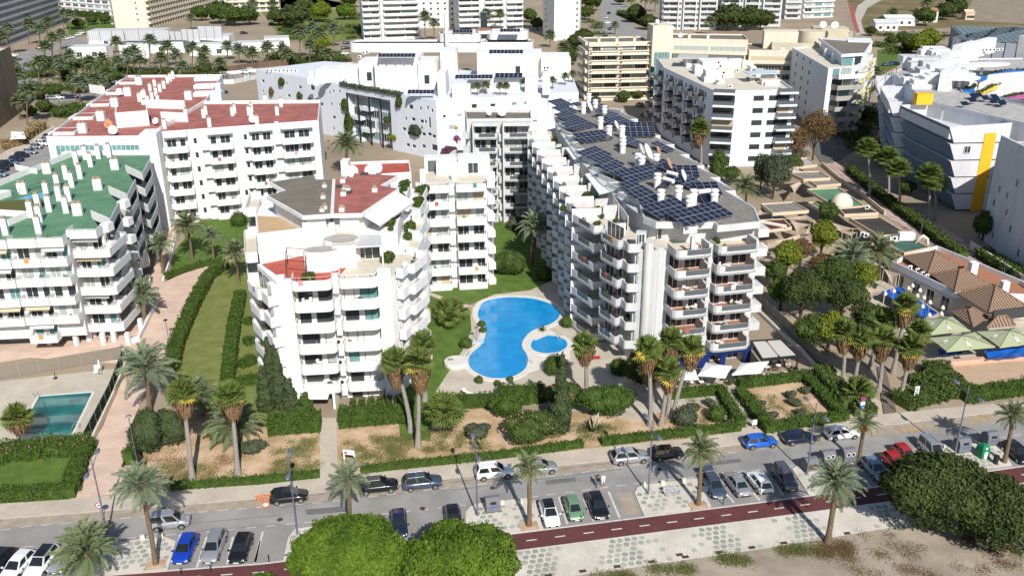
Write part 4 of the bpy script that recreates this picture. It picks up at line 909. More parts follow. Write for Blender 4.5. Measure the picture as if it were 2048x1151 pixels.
# solar arrays: a tilted row of framed panels on legs
PVM=mat('dark_blue_solar_cells',(.010,.013,.032),.12,spec=.6); PVF=mat('silver_panel_frame',(.55,.56,.58),.4,metal=.5)
def pvmesh():
    b=MB(); w,h=1.1,1.95; b.box(0,0,0,w,h,.035,0)
    for x0,y0,x1,y1 in ((0,0,w,.028),(0,h-.028,w,h),(0,0.028,.028,h-.028),(w-.028,.028,w,h-.028),(.028,h/2-.012,w-.028,h/2+.012)): b.box(x0,y0,-.01,x1,y1,.045,1)
    return b.mesh('solar_panel',PVM,PVF)
PVG=pvmesh()
def solar(p,u,n,rows,z,tilt=14,label='',group='solar arrays on the roof',par=None,sc=1.0,skip=0):
    rz=math.atan2(u[1],u[0])
    r=T('solar_array',label,'solar panels',(p[0],p[1],z),rz,group); t=rad(tilt); h0=.35
    for i in range(n):
        for j in range(rows):
            if skip and i>=n-skip and j==rows-1: continue
            y=j*2.0*sc; ob('solar_panel',PVG,r,(i*1.13*sc,y*math.cos(t),h0+y*math.sin(t)),(t,0,0),sc=sc)
    b=MB(); D=rows*2.0*sc
    for x in np.linspace(.3,n*1.13*sc-.3,max(2,n//2)):
        b.box(x-.04,.05,0,x+.04,.13,h0); b.box(x-.04,D*math.cos(t)-.2,0,x+.04,D*math.cos(t)-.12,h0+D*math.sin(t)-.06); b.box(x-.2,-.1,0,x+.2,.25,.12)
    ob('mounting_frame',b.mesh('mounting_frame',METAL),r,kind='stuff'); return r
def q7(x,y): return (1000+x*.2607,280+y*.2607)
def q3(x,y): return (1000+x*.2607,y*.2607)
def sol(a_,b_,n,rows,lab,f=q7,z=ZC+.3,**k):
    p,q=at(*f(*a_),z)[:2],at(*f(*b_),z)[:2]; return solar((p[0],p[1]),unit((q[0]-p[0],q[1]-p[1])),n,rows,z-.3,label=lab,**k)
LB='solar array on the grey-white block, '
sol((1425,668),(1800,575),8,2,LB+'nearest and longest row at the roof front'); sol((1230,612),(1510,535),6,2,LB+'second row from the front')
for a_,b_,n,r,l in (((1120,505),(1290,450),4,2,'left row behind the second row'),((1065,425),(1170,385),3,2,'third in the western line'),((1000,335),(1280,260),7,2,'wide row west of the rusty dish'),((895,290),(1045,240),4,2,'western line beside the folded awnings'),((850,230),(1020,165),4,2,'western line north of the wide row'),((720,165),(910,100),5,2,'western line near the white chimneys'),((1540,430),(1700,425),3,2,'eastern line by the water heater'),((1475,385),(1600,350),3,2,'eastern line second from the front'),((1370,290),(1480,290),3,2,'eastern line third from the front'),((1310,250),(1450,200),3,2,'eastern line fourth from the front'),((1290,95),(1350,75),2,2,'lone small row by the east parapet')): sol(a_,b_,n,r,LB+l)
for a_,b_,n,r,l in (((1060,1135),(1150,1090),3,2,'east side beside the curved parapet'),((960,1050),(1165,1050),5,3,'east side big stepped row'),((900,980),(1080,930),5,2,'east side third row'),((850,910),(960,860),4,2,'east side fourth row'),((760,850),(900,800),4,2,'east side top row'),((640,1100),(840,1070),6,2,'west side row by the white flues'),((580,1010),(800,950),6,2,'west side second wide row'),((520,935),(640,905),4,2,'west side upper row'),((500,880),(620,850),4,2,'west side next to top row'),((460,830),(600,800),4,2,'west side top row'),((590,820),(660,805),2,1,'small top row')): sol(a_,b_,n,r,LB+l,q3)
fl=0
for f,x,y in ((q7,1055,210),(q7,1085,230),(q7,1195,215),(q7,1205,370),(q7,1480,500),(q7,1640,500),(q7,1230,500),(q7,1365,470),(q7,1450,550),(q7,940,100),(q3,770,990),(q3,835,1060),(q3,935,1060),(q3,800,900),(q3,730,850),(q3,940,1145),(q3,680,800),(q3,640,870)):
    def f_(): 
        b=MB(); b.lathe([(.5,0),(.5,1.5),(.62,1.5),(.62,1.7),(.45,1.8),(.45,2.1),(.6,2.1),(.6,2.3),(.3,2.4)],12,smooth=False); return b.mesh('roof_flue',WHITE)
    p=at(*f(x,y),ZC); T('roof_flue','white stepped round flue standing among the solar panels','flue',(p[0],p[1],ZC),0,'white flues among the solar panels',cached('flue',f_))
RUST=mat('rusty_mesh_dish',(.50,.26,.16),.7)
for f,x,y,r,m,l in ((q7,1280,245,1.0,RUST,'rusty tan satellite dish east of the solar panels'),(q7,1200,130,.8,RUST,'small rusty dish beside the north solar rows'),(q7,1390,350,1.1,WMETAL,'white tall dish by the water heaters'),(q7,1115,180,1.5,WMETAL,'big pale dish between the flues'),(q7,1070,130,1.0,PALE,'grey dish near the north flues'),(q3,880,1010,.9,WMETAL,'white dish on the north part of the solar roof'),(q3,675,870,1.1,WMETAL,'white dish at the far end of the solar roof')):
    p=at(*f(x,y),ZC); dish(p,ZC,r,rad(70),l,m,None)
def heater(p,z,rz,l):
    r=T('water_heater',l,'water heater',(p[0],p[1],z),rz,'roof water heaters'); b=MB(); b.tube([(-1,0,1.5),(1,0,1.5)],.32,10); ob('tank',b.mesh('tank',WMETAL),r)
    b=MB(); b.add([(-1,-1.9,.2),(1,-1.9,.2),(1,-.1,1.3),(-1,-.1,1.3)],[(0,1,2,3)]); ob('collector',b.mesh('collector',PVM),r); b=MB()
    for x in(-.9,.9): b.tube([(x,0,0),(x,0,1.5)],.04,4); b.tube([(x,-1.9,.2),(x,0,1.4)],.03,4)
    ob('stand',b.mesh('stand',METAL),r)
heater(at(*q7(1290,380),ZC),ZC,rad(-55),'white roof water heater beside the white dish'); heater(at(*q7(1560,470),ZC),ZC,rad(20),'white roof water heater near the front solar rows')
heater(at(*q7(1320,330),ZC),ZC,rad(-50),'white roof water heater behind another heater')
def far_solar(x0,x1,y,z,n,l,rows=1,sc=1.3): p,q=at(x0,y,z)[:2],at(x1,y,z)[:2]; solar(p,unit((q[0]-p[0],q[1]-p[1])),n,rows,z,25,l,'small solar rows on the lilac building',sc=dist(p,q)/n/1.13)
for x0,x1,y,z,n,l in ((756,830,117,24,10,'on the wide white roof volume'),(978,1046,110,24,9,'on the middle white roof volume'),(910,985,160,19.2,10,'above the roof garden'),(990,1045,158,19.2,6,'right of the roof garden row'),(815,868,190,16.5,7,'behind the lilac wall corner'),(905,945,68,20,6,'on the left curved terrace'),(1000,1040,66,20,6,'on the right curved terrace')): far_solar(x0,x1,y,z,n,'dark row of solar panels '+l)

# ---- F: cream block with ribbed balconies and stair tower
def slab_block(name,label,p,q,d,n,step,z0=0,m=CREAM,bands=True,bays=3,bandh=1.0,outd=1.5,seed=1,kinds=('dark','dark','curtain'),top=BROWNROOF,rail=0,fr=FRAME,sides=True,par=.5,flat=False,base=True):
    a=BL(name,label,(lerp(p,q,.5)[0],lerp(p,q,.5)[1]),m,seed=seed,fr=fr); H_=z0+n*step
    pl=quad(p,q,d); a.body(pl,0,H_); a.roof(pl,H_,top,parapet=par); zs=lv(z0,step,n); L_=dist(p,q)
    if flat:
        return a
    for k in range(bays):
        p0,p1=lerp(p,q,(k+.06)/bays),lerp(p,q,(k+.94)/bays); a0,a1=shift(p0,p1,-outd)
        a.balc([p0,a0,a1,p1],zs,bandh,.0 if not rail else .4,m=m); a.doors(p0,p1,zs,2.1,(.05,.95),kinds)
        if bands: a.pbox('divider',*shift(lerp(p0,p1,.97),lerp(p0,p1,1),-outd*.7),outd*.7,z0,H_)
    return a
p,q=at(1178,198,0)[:2],at(1270,192,0)[:2]
a=slab_block('apartment_block','cream apartment block with ribbed balcony bands and a tall stair tower with glass strip',(26.5,309),(47,310.5),14,6,3.0,.6,CREAM,bays=2,seed=21,outd=2.2)
for z in lv(.6,3.0,7):
    b=MB(); b.obox(a.L((26.2,306.5)),(1,.073),20.6,.5,z-.5,z-.25); b.obox(a.L((26.2,306.5)),(1,.073),20.6,.4,z+.65,z+.9); a.part('ribbed_band',b,CREAM)
    b=MB(); b.obox(a.L((25.6,308)),(-.1,1),15,.8,z-.3,z+.8); a.part('side_balcony',b,CREAM)
a.pbox('stair_tower',(47.3,306.8),(54.0,307.2),9,0,24.5); a.pbox('stair_glass',(48.2,306.6),(53.2,306.9),.3,2.5,16,TEAL)
for x in range(1,5): a.pbox('stair_mullion',(48.2+x,306.4),(48.35+x,306.4),.3,2.4,16.1,CREAM)
a.body([(54.2,309),(78,303),(80,318),(54.2,322)],0,19.8); a.roof([(54.2,309),(78,303),(80,318),(54.2,322)],19.8,BROWNROOF,parapet=.5)
for z in lv(4,3,5):
    b=MB(); b.obox(a.L((54.4,307)),unit((23.6,-6)),24,.6,z-.3,z+.75); a.part('ribbed_band',b,CREAM); a.doors((54.4,308.9),(78,302.9),[z],2,(.02,.98),('dark','curtain','shut'))
a.body([(78.2,301),(104,296),(106,312),(80.2,317)],0,17); a.roof([(78.2,301),(104,296),(106,312),(80.2,317)],17,BROWNROOF,parapet=.4)
for z in lv(4.5,3,4):
    b=MB(); b.obox(a.L((78.4,299.5)),unit((25.8,-5)),26,.6,z-.3,z+.75); a.part('ribbed_band',b,CREAM); a.doors((78.4,300.9),(104,295.9),[z],2,(.02,.98),('dark','curtain','tan'))
a.pbox('roof_house',(84,306),(95,304),7,17,22.5)
for x,y in ((30,312),(36,311.5),(42,312),(60,310),(66,309)): a.chimney((x,y),18.6 if x<50 else 19.8,.9,.9,1.6)
a.done(); dish((49,310),24.5,.7,.3,'white dish on the cream stair tower'); dish((57,309),20,.8,-.4,'white dish beside the cream stair tower')

# ---- G: white block with dark glass balconies
a=BL('apartment_block','white apartment block with dark rounded balconies in shade and glass corner terraces',(55,235),mat('cool_white_paint',(.70,.72,.76),.7,(.3,.06)),seed=23,fr=DFRAME)
zf=lv(.4,3.0,6); ZG=18.4; G0,G1,G2,G3=(43.2,256),(49.5,220.6),(53.6,219.6),(69.2,220.4)
wins=[]
for z in zf:
    for x in (5.6,9.4): wins.append((x,z+.9,2.6,1.3,'dark' if int(z+x)%3==0 else 'shut',2))
a.wall(G2,(66,220.2),0,ZG,wins[:]); a.wall((66,220.2),G3,0,ZG); a.wall(G3,(70,240),0,ZG); 
ww=[]
for z in zf:
    for x in (2.0,9.3,16.8,24,30.5): ww.append((x,z+.9,1.0,1.3,'dark',1))
a.wall(G0,G1,0,ZG,ww); a.wall(G1,G2,0,ZG); a.wall((44,276),G0,0,ZG)
a.w.cap([a.L(p) for p in ccw([G0,G1,G2,G3,(70,240),(62,276),(44,276)])],ZG,a.mi(CREAMFLOOR))
b=MB(); b.path([a.L(p) for p in [(44,276),G0,G1,G2,G3,(70,240)]],.2,ZG,ZG+.5); a.part('parapet',b,a.m)
for p0,p1 in ((G1,(54.6,219.3)),((65.0,220.1),(69.6,220.5))):
    a0,a1=shift(p0,p1,-1.8); a.balc([p0,a0,a1,p1],zf+[ZG],.25,.2,m=a.m,floor=CONC)
    for z in zf+[ZG]: b=MB(); b.path([a.L(x) for x in offset([p0,a0,a1,p1],.1)],.04,z+.25,z+1.15); a.part('glass_balustrade',b,SMOKE)
    a.doors(p0,p1,zf,2.3,(.02,.98),('dark','dark','tan'),split=False)
uW=unit((G1[0]-G0[0],G1[1]-G0[1]))
def WG(x): return (G0[0]+uW[0]*x,G0[1]+uW[1]*x)
for x in (-12,-5,4.5,11.5,19.3,26.5):
    p0,p1=WG(x),WG(x+3.8); a0,a1=shift(p0,p1,-1.5); a.balc([p0,a0,a1,p1],zf[1:],1.0,1.2,m=SMOKE,floor=CONC); a.doors(p0,p1,zf[1:],2.2,(.1,.9),('dark','shut','dark'),split=False)
rr=random.Random(9)
for i in range(22):
    x=rr.uniform(48,66); y=rr.uniform(225,268); w=rr.uniform(1.5,5); a.pbox('roof_box',(x,y),(x+w,y),rr.uniform(1.5,5),ZG,ZG+rr.uniform(.8,2.8),rr.choice((WHITE,CREAM,PALE,WHITE)))
a.pbox('pergola_roof',(47,258),(55,256),7,ZG+2.6,ZG+2.9,GREYAWN); a.pbox('roof_house',(52,247),(60,247),8,ZG,ZG+3.2,WHITE); a.pbox('blue_awning',(61,232),(69,233),5,ZG+2.2,ZG+2.35,mat('pale_blue_awning',(.45,.55,.62),.8))
for i in range(9): a.aircon((52+rr.uniform(0,13),rr.uniform(226,256)),ZG+rr.choice((0,.0,3.2)),rr.uniform(-.3,.3))
a.done()

# ---- H: white block with yellow screens
a=BL('apartment_block','white apartment block with glazed penthouse and yellow and white netting on its side',(100,270),mat('bluish_white_paint',(.68,.72,.77),.7,(.3,.05)),seed=29,fr=DFRAME)
H0,H1,H2,H3=(91,297),(88.8,255),(97.2,257.6),(111,281); ZH=18
ww=[(x,z,1.4,1.2,'dark',2) for z in lv(1.6,3,6) for x in (6,14,22)]
a.body([H0,H1,H2,H3,(110,306)],0,ZH,{0:[h for h in ww],1:[]}); a.roof([H0,H1,H2,H3,(110,306)],ZH,CREAMFLOOR,parapet=.5)
ph=[(95,262),(101,264),(112,288),(100,297)]; a.body(ph,ZH,ZH+2.9); a.roof(offset(ph,-.7,True),ZH+2.9,BROWNROOF,parapet=.5)
a.doors((95,261.9),(101,263.9),[ZH+.1],2.5,(.02,.98),('teal','dark')); 
c0,c1q=(97,257.5),(105,252.5)
for z in lv(1.0,3.0,6): a.balc([(90.4,255.6),(91.2,252.6),(99.2,254.8),(98.6,259.8)],[z],1.0,.3,m=CONC if z<14 else WHITE); a.doors((89.4,255.1),(97,257.5),[z],2.2)
NETY=mat('yellow_netting',(.62,.55,.10),.8); 
uH=unit((H3[0]-H2[0],H3[1]-H2[1])); rr=random.Random(2)
for i in range(10):
    for z in lv(2,1.5,11):
        if rr.random()<.75: x=i*2.6+rr.uniform(-.3,.3); p=(H2[0]+uH[0]*x+uH[1]*1.2,H2[1]+uH[1]*x-uH[0]*1.2); b=MB(); b.obox(a.L(p),uH,rr.uniform(1.4,2.6),.25,z,z+rr.uniform(.5,1.2)); ob('netting_screen',b.mesh('netting_screen',NETY if (i//2)%2 else WHITE),a.r)
for x,y in ((96,280),(98,286),(101,292),(95,270)): a.chimney((x,y),ZH,.8,.8,2.4)
a.pbox('roof_house',(106,290),(113,288),8,ZH,ZH+3.4); a.done()
# ---- H2: beige block behind with round tower
a=BL('apartment_block','beige apartment block with rounded tower and flat brown roofs behind the yellow-netted block',(95,312),mat('beige_paint',(.56,.50,.38),.8,(.3,.12)),seed=31)
ww=[(x,z,1.6,1.2,'shut',2) for z in lv(2,3,6) for x in (3,9)]
a.body([(86,303),(98.5,298.5),(110,306),(122,330),(96,338)],0,19,{0:ww}); a.roof([(86,303),(98.5,298.5),(110,306),(122,330),(96,338)],19,BROWNROOF,parapet=.5)
c=a.L((99,304)); b=MB(); b.lathe([(4.2,0),(4.2,23)],18,(*c,0)); a.part('round_tower',b,a.m); a.pbox('roof_house',(88,308),(95,306),8,19,22); a.pbox('roof_house',(103,314),(114,312),9,19,22.4)
for i in range(8): a.chimney((90+i*3.6,312+i*1.7),19,.8,.8,2)
a.done(); dish((108,309),22.4,1.2,-.4,'white dish on the beige roofs'); dish((105,312),22.4,1.1,-.2,'second white dish on the beige roofs')
# ---- I: sculptural hotel with pods and coloured ribbons
a=BL('hotel','sculptural pale grey hotel with angular pods and wavy blue, yellow, pink and green planted ribbons',(105,200),SCULPT,seed=37)
BLUEGREY=wavemat('blue_grey_mesh_panel',(.10,.17,.25),(.16,.23,.31),30,axis='Z'); YEL=mat('bright_yellow_paint',(.75,.42,.02),.7)
zi=18.5; poly=[(95,205),(101.6,188),(106,178),(114,180),(118,190),(108,216),(110,222),(122,238),(150,249),(150,268),(125,268),(103.5,247),(99,228)]
hw=[]
rr=random.Random(5)
a.body([(91.0,165),(90.0,140),(160,120),(160,164)],0,19,{0:[]})
for i in range(26):
    x=round(rr.uniform(.8,23),1); z=round(rr.choice((1.5,4.3,7.1,9.9,12.7,15.2))+rr.uniform(-.2,.3),1)
    if all(not(x<o[0]+o[2]+.4 and o[0]<x+1.5 and abs(z-o[1])<2) for o in hw): hw.append((x,z,.9,rr.choice((1.3,1.5)),'dark',1))
for h in hw: a.window((90.98-.04*h[0],165-h[0]),unit((-1,-25)),h[1],h[2],h[3],'dark',proud=.05)
a.body(poly,0,zi); a.roof(poly,zi,mat('pale_roof_screed',(.46,.45,.43),.85,(.5,.3,.2),det=8),parapet=.4)
a.roof([(91.5,163.5),(90.8,141),(160,121),(160,163.5)],19.0,CONC)
a.pbox('parapet',(91,164.8),(90.2,141),.5,18.9,20.2); a.body([(91,166),(106,166),(114,180),(104,180)],0,13.5)
def pod(pts_top,z1,z0,drop,depth,slope,face=BLUEGREY,floors=3,lab='pod'):
    """open-topped wedge pod hanging off the west wall, stepped towards the ground"""
    P=[a.L(p) for p in pts_top]; u=unit((P[1][0]-P[0][0],P[1][1]-P[0][1])); n=(-u[1],u[0]); e=.35
    back=[(P[1][0]+n[0]*depth,P[1][1]+n[1]*depth),(P[0][0]+n[0]*depth,P[0][1]+n[1]*depth)]
    b=MB()
    for k in range(floors):
        zt=z1-k*drop; zb=zt-drop*.92; o=.0+k*.75; f=[(P[0][0]+n[0]*o,P[0][1]+n[1]*o),(P[1][0]+n[0]*o,P[1][1]+n[1]*o)]; g=[(x[0]+n[0]*1.5,x[1]+n[1]*1.5) for x in f]
        b.add([(*g[0],zb),(*g[1],zb),(*f[1],zt),(*f[0],zt)],[(0,1,2,3)],1)                  # leaning front
        b.add([(*f[1],zt),(*g[1],zb),(*back[0],zb),(*back[0],zt+ (slope if k==0 else 0))],[(0,1,2,3)],0); b.add([(*f[0],zt),(*g[0],zb),(*back[1],zb),(*back[1],zt+(slope if k==0 else 0))],[(3,2,1,0)],0)
        b.add([(*g[0],zb),(*g[1],zb),(*back[0],zb),(*back[1],zb)],[(3,2,1,0)],0)
        if k==0:
            i0=[(f[0][0]+u[0]*e+n[0]*e,f[0][1]+u[1]*e+n[1]*e),(f[1][0]-u[0]*e+n[0]*e,f[1][1]-u[1]*e+n[1]*e)]; ib=[(back[0][0]-u[0]*e,back[0][1]-u[1]*e),(back[1][0]+u[0]*e,back[1][1]+u[1]*e)]; zi_=zt-2.6
            b.add([(*i0[0],zt),(*i0[1],zt),(*ib[0],zt+slope),(*ib[1],zt+slope),(*i0[0],zi_),(*i0[1],zi_),(*ib[0],zi_),(*ib[1],zi_)],[(1,0,4,5),(2,1,5,6),(0,3,7,4),(3,2,6,7),(4,7,6,5)],0)
            b.add([(*f[0],zt),(*f[1],zt),(*i0[1],zt),(*i0[0],zt)],[(0,1,2,3)],0); b.add([(*f[1],zt),(*back[0],zt+slope),(*ib[0],zt+slope),(*i0[1],zt)],[(0,1,2,3)],0); b.add([(*f[0],zt),(*back[1],zt+slope),(*ib[1],zt+slope),(*i0[0],zt)],[(3,2,1,0)],0)
        else: b.add([(*f[0],zt),(*f[1],zt),(*back[0],zt),(*back[1],zt)],[(0,1,2,3)],0)
    return a.part('angular_pod',b,SCULPT,face)
def q5(x,y): return (1730+x*.2085,80+y*.2085)
pod([(88.6,205),(89.6,182)],18,0,3.6,13,.6,floors=5); pod([(93.2,229),(87.6,208.8)],18,0,3.6,12,.6,floors=5); pod([(99,247),(93.6,232)],17.6,0,3.6,9,.8,SCULPT,floors=5)
b=MB(); p0,p1=A2([q5(1050,1140)],4)[0],A2([q5(1120,1150)],4)[0]; b.prism([a.L(x) for x in quad((97.3,182.2),(99.7,182.3),.3)],0,16.6); a.part('yellow_recess',b,YEL)
a.window((93.5,182.05),(1,.04),12.5,1.3,1.5,'dark',proud=.06); a.window((94,195.5),(.55,.83),16,1.6,2.2,'dark',proud=.1)
p=at(*q5(560,545),20)[:2]; b=MB(); b.box(-1.8,-1,0,1.8,1,2.4); ob('yellow_roof_box',b.mesh('yellow_roof_box',YEL),a.r,(*a.L(p),18.4))
# roof clutter and curved canopies
rr=random.Random(8)
for i in range(60):
    x=rr.uniform(440,1000); y=rr.uniform(120,430); p=at(*q5(x,y-(x-500)*.05),20)[:2]; h=rr.uniform(.8,3.2); w=rr.uniform(2,7); a.pbox('roof_volume',(p[0]-w/2,p[1]),(p[0]+w/2,p[1]-.4),rr.uniform(2,6),zi,zi+h,rr.choice((WHITE,WHITE,PALE,SCULPT)))
for x0,y0,x1,y1,h in ((905,200,1075,120,4.2),(790,270,905,210,4.0),(720,350,850,290,3.6),(800,500,890,400,4.6),(1075,170,1240,90,4.4),(1450,120,1600,110,5)): 
    p,q=at(*q5(x0,y0),zi)[:2],at(*q5(x1,y1+30),zi)[:2]; a.pbox('white_roof_wall',p,q,2.5,zi,zi+h,WHITE)
for i in range(22): p=at(*q5(560+i*36,95-i*1.2),21)[:2]; a.aircon(p,zi+1.5,.1)
b=MB(); pts=[a.L(at(*q5(x,y),19.5)[:2]) for x,y in ((60,420),(300,290),(500,150),(640,75))]
for k in range(len(pts)-1):
    for t in np.linspace(0,1,14): p=lerp(pts[k],pts[k+1],t); b.box(p[0]-.06,p[1]-.06,zi,p[0]+.06,p[1]+.06,zi+1.6)
    b.obox(pts[k],unit((pts[k+1][0]-pts[k][0],pts[k+1][1]-pts[k][1])),dist(pts[k],pts[k+1]),.1,zi+1.55,zi+1.65)
a.part('roof_fence',b,PALE)
HEDG=mat('ribbon_planting',(.07,.09,.02),.9,(3,.5))
for col,zr_,pts in (((.015,.12,.45),19.0,((885,465),(980,480),(1060,455),(1050,410),(1010,370),(1050,340),(1130,345),(1250,310),(1400,290),(1700,285))),((.65,.50,.08),16.0,((980,495),(1060,510),(1140,490),(1220,440),(1330,420),(1450,405),(1700,400))),((.36,.10,.25),13.0,((1190,540),(1280,570),(1380,540),(1480,520),(1700,515))),((.03,.22,.09),10.0,((1290,640),(1380,665),(1480,640),(1700,620)))):
    pl=fillet([a.L(at(*q5(x,y),zr_)[:2]) for x,y in pts],2.5,4); b=MB(); b.path(pl,.5,zr_-1.3,zr_,0); 
    rm=mat('ribbon_paint_'+str(int(zr_*10)),col,.5); o=a.part('wavy_ribbon',b,rm)
    for k in range(len(pl)-1):
        pass
    b=MB(); b.path(offset(pl,.9),5.0,zr_-3.6,zr_-1.5,0); a.part('terrace_glass',b,SMOKE); b=MB(); b.path(offset(pl,.5),6.0,zr_-1.6,zr_-1.3,0); a.part('terrace_slab',b,WHITE)
    q=np.random.default_rng(int(zr_*7)); n=900; V=[]; 
    seg=[dist(pl[i],pl[i+1]) for i in range(len(pl)-1)]; tot=sum(seg)
    for i in range(n):
        s=q.random()*tot; k=0
        while s>seg[k]: s-=seg[k]; k+=1
        c=lerp(pl[k],pl[k+1],s/seg[k]); d=q.normal(0,1,3)*.16; c=np.array((c[0]+q.normal(0,.2),c[1]+.25+q.normal(0,.2),zr_+abs(q.normal(0,.22))))
        e=q.normal(0,1,3)*.2; V+=[c-d,c+e,c+d]
    if q.random()<2: ob('ribbon_planting',nmesh('ribbon_planting',np.array(V),np.arange(3*n).reshape(-1,3),[HEDG]),a.r)
for c,rx,ry in ((q5(920,350),5,3.2),(q5(1130,225),8,3)):
    p=a.L(at(*c,21.5)[:2]); b=MB(); b.prism(oval(p[0],p[1],rx,ry,18,.2),21.0,21.35,0,bot=True); b.prism(oval(p[0],p[1],.4,.4,8),zi,21.0,0); a.part('curved_canopy',b,WHITE)
rr=random.Random(18)
for i in range(14): p=at(*q5(930+rr.uniform(0,420),540+rr.uniform(0,110)),zi+.3)[:2]; b=MB(); b.add([(0,0,.1),(1.8,0,.1),(1.8,1,.8),(0,1,.8)],[(0,1,2,3)]); ob('roof_collector',b.mesh('roof_collector',PVM),a.r,(*a.L(p),zi+.6),.3)
a.done()
# ---- solar-roofed dark blocks top right
for (x0,x1,y,l) in ((1897,1915,112,'dark grey fluted block with solar roof behind the sculptural hotel'),(1930,2060,122,'wide dark grey fluted block covered in solar panels at the right edge')):
    p,q=at(x0,y,0)[:2],at(x1+30,y,0)[:2]; p=at(x0,y,6)[:2]; q=at(x1+40,y+6,6)[:2]
    a=BL('flat_roofed_block',l,lerp(p,q,.5),mat('slate_grey_cladding',(.22,.24,.28),.6),seed=3); pl=quad(p,q,55); a.body(pl,0,13)
    for k in range(int(dist(p,q)/4)): t=(k+.2)*4/dist(p,q); a.pbox('fin',*shift(lerp(p,q,t),lerp(p,q,t+1.8/dist(p,q)),-.5),.5,0,13.2)
    b=MB(); u=unit((q[0]-p[0],q[1]-p[1])); n=(-u[1],u[0])
    for i in range(int(dist(p,q)/2.3)):
        for j in range(16):
            o=(p[0]+u[0]*(i*2.3+.6)+n[0]*(j*3.3+1.5),p[1]+u[1]*(i*2.3+.6)+n[1]*(j*3.3+1.5)); b.obox(a.L(o),u,2.1,2.6,13.05,13.3)
    ob('solar_panels',b.mesh('solar_panels',PVM),a.r,kind='stuff'); a.done()
# ---- background towers and hotels
def banded(name,label,p,q,d,n,step,m,out=1.6,bh=1.0,gl=GLASS,z0=0,par=.6,div=4.0,seed=1,wing=None,top=BROWNROOF,r=0):
    """slab block whose long balconies read as continuous bands, with partitions between flats"""
    a=BL(name,label,lerp(p,q,.5),m,seed=seed); H_=z0+n*step; pl=quad(p,q,d); a.body(pl,0,H_); a.roof(pl,H_,top,parapet=par)
    u=unit((q[0]-p[0],q[1]-p[1])); L_=dist(p,q); k=max(1,int(L_/div)); zs=lv(z0,step,n); a0,a1=shift(p,q,-out)
    a.balc([p,a0,a1,q],zs,bh,r,m=m); 
    fz=[]
    for z in zs:
        for i in range(k):
            x=L_*(i+.12)/k; a.window((p[0]+u[0]*x,p[1]+u[1]*x),u,z+.05,round(L_/k*.72,1),2.1,a.rng.choice(('dark','dark','teal','curtain')),None,2,proud=.05)
    for i in range(1,k): t=i/k; a.pbox('partition',*shift(lerp(p,q,t),lerp(p,q,t+.2/L_),-out*.8),out*.8,z0,H_)
    return a
a=banded('hotel','cream hotel with long balcony bands and a blank end wall at the top left',at(298,55,0)[:2],at(440,15,0)[:2],16,9,3.1,CREAM,gl=TEAL,seed=41,z0=-4); 
p=at(298,55,0)[:2]; a.pbox('blank_end_wall',(p[0]-16,p[1]-8),(p[0]-.2,p[1]-.8),16,0,30); 
for z in lv(4,3.1,8): a.window((p[0]-5,p[1]-3.1),unit((15.8,7.2)),z,1,1.3,'dark',proud=.05)
a.done()
a=banded('hotel','grey and white banded hotel with dark glass at the top left corner',at(-60,122,0)[:2],at(122,48,0)[:2],14,9,3.2,PALE,seed=43,out=2.0,gl=GLASS); a.done()
a=banded('apartment_block','white low apartment block with square dark windows behind the left hotel',at(118,22,0)[:2],at(238,32,0)[:2],14,4,3.2,WHITE,out=.6,bh=.8,seed=44,div=8); a.done()
a=banded('apartment_block','cream low block with balcony bands behind the palms at the top',at(440,25,0)[:2],at(560,22,0)[:2],12,3,3.2,CREAM,seed=45); a.done()
# white towers with curved balconies
for l,x0,x1,y,n,sd,cols in (('white apartment tower with curved balconies, left of two at the top centre',728,842,82,11,51,((.0,.3),(.36,.98))),('white apartment tower with curved balconies, right of two at the top centre',918,1046,66,11,53,((.0,.35),(.4,.7),(.74,1)))):
    p,q=at(x0,y,0)[:2],at(x1,y-4,0)[:2]; a=BL('apartment_tower',l,lerp(p,q,.5),WHITE,seed=sd); pl=quad(p,q,18); H_=n*2.9; a.body(pl,0,H_); a.roof(pl,H_,BROWNROOF,parapet=1); zs=lv(.6,2.9,n)
    for c0,c1q in cols:
        p0,p1=lerp(p,q,c0),lerp(p,q,c1q); a0,a1=shift(p0,p1,-2); a.balc([p0,a0,lerp(a0,a1,.5) if c1q-c0<.5 else shift(a0,a1,-1.2)[0] if False else lerp(a0,a1,.5),a1,p1],zs,1.05,1.5); a.doors(p0,p1,zs,1.9,(.05,.95),('dark','dark','teal','curtain'))
    a.pbox('pier',*shift(lerp(p,q,.31),lerp(p,q,.35),-2.4),3,0,H_+2); a.done()
a=BL('apartment_block','white block with small windows between the two curved white towers',at(880,58,0)[:2],WHITE,seed=55); p,q=at(840,56,0)[:2],at(916,56,0)[:2]; hs=[(x,z,1.3,1.2,'dark',1) for z in lv(1,2.9,8) for x in range(2,int(dist(p,q))-2,4)]; a.body(quad(p,q,14),0,24,{0:hs}); a.roof(quad(p,q,14),24,BROWNROOF,parapet=.6); a.done()
a=BL('apartment_tower','plain white windowless-fronted tower with small side windows beside the back street',at(1110,80,0)[:2],WHITE,seed=57); p,q=at(1108,82,0)[:2],at(1158,76,0)[:2]; w0=at(1088,74,0)[:2]
a.body([p,q,(q[0]+2,q[1]+16),(w0[0],w0[1]+18),w0],0,31,{0:[(dist(p,q)-2.2,z,1.2,1.4,'dark',1) for z in lv(2,2.9,9)],4:[(2,z,2,1.3,'dark',2) for z in lv(2,2.9,9)]}); a.done()
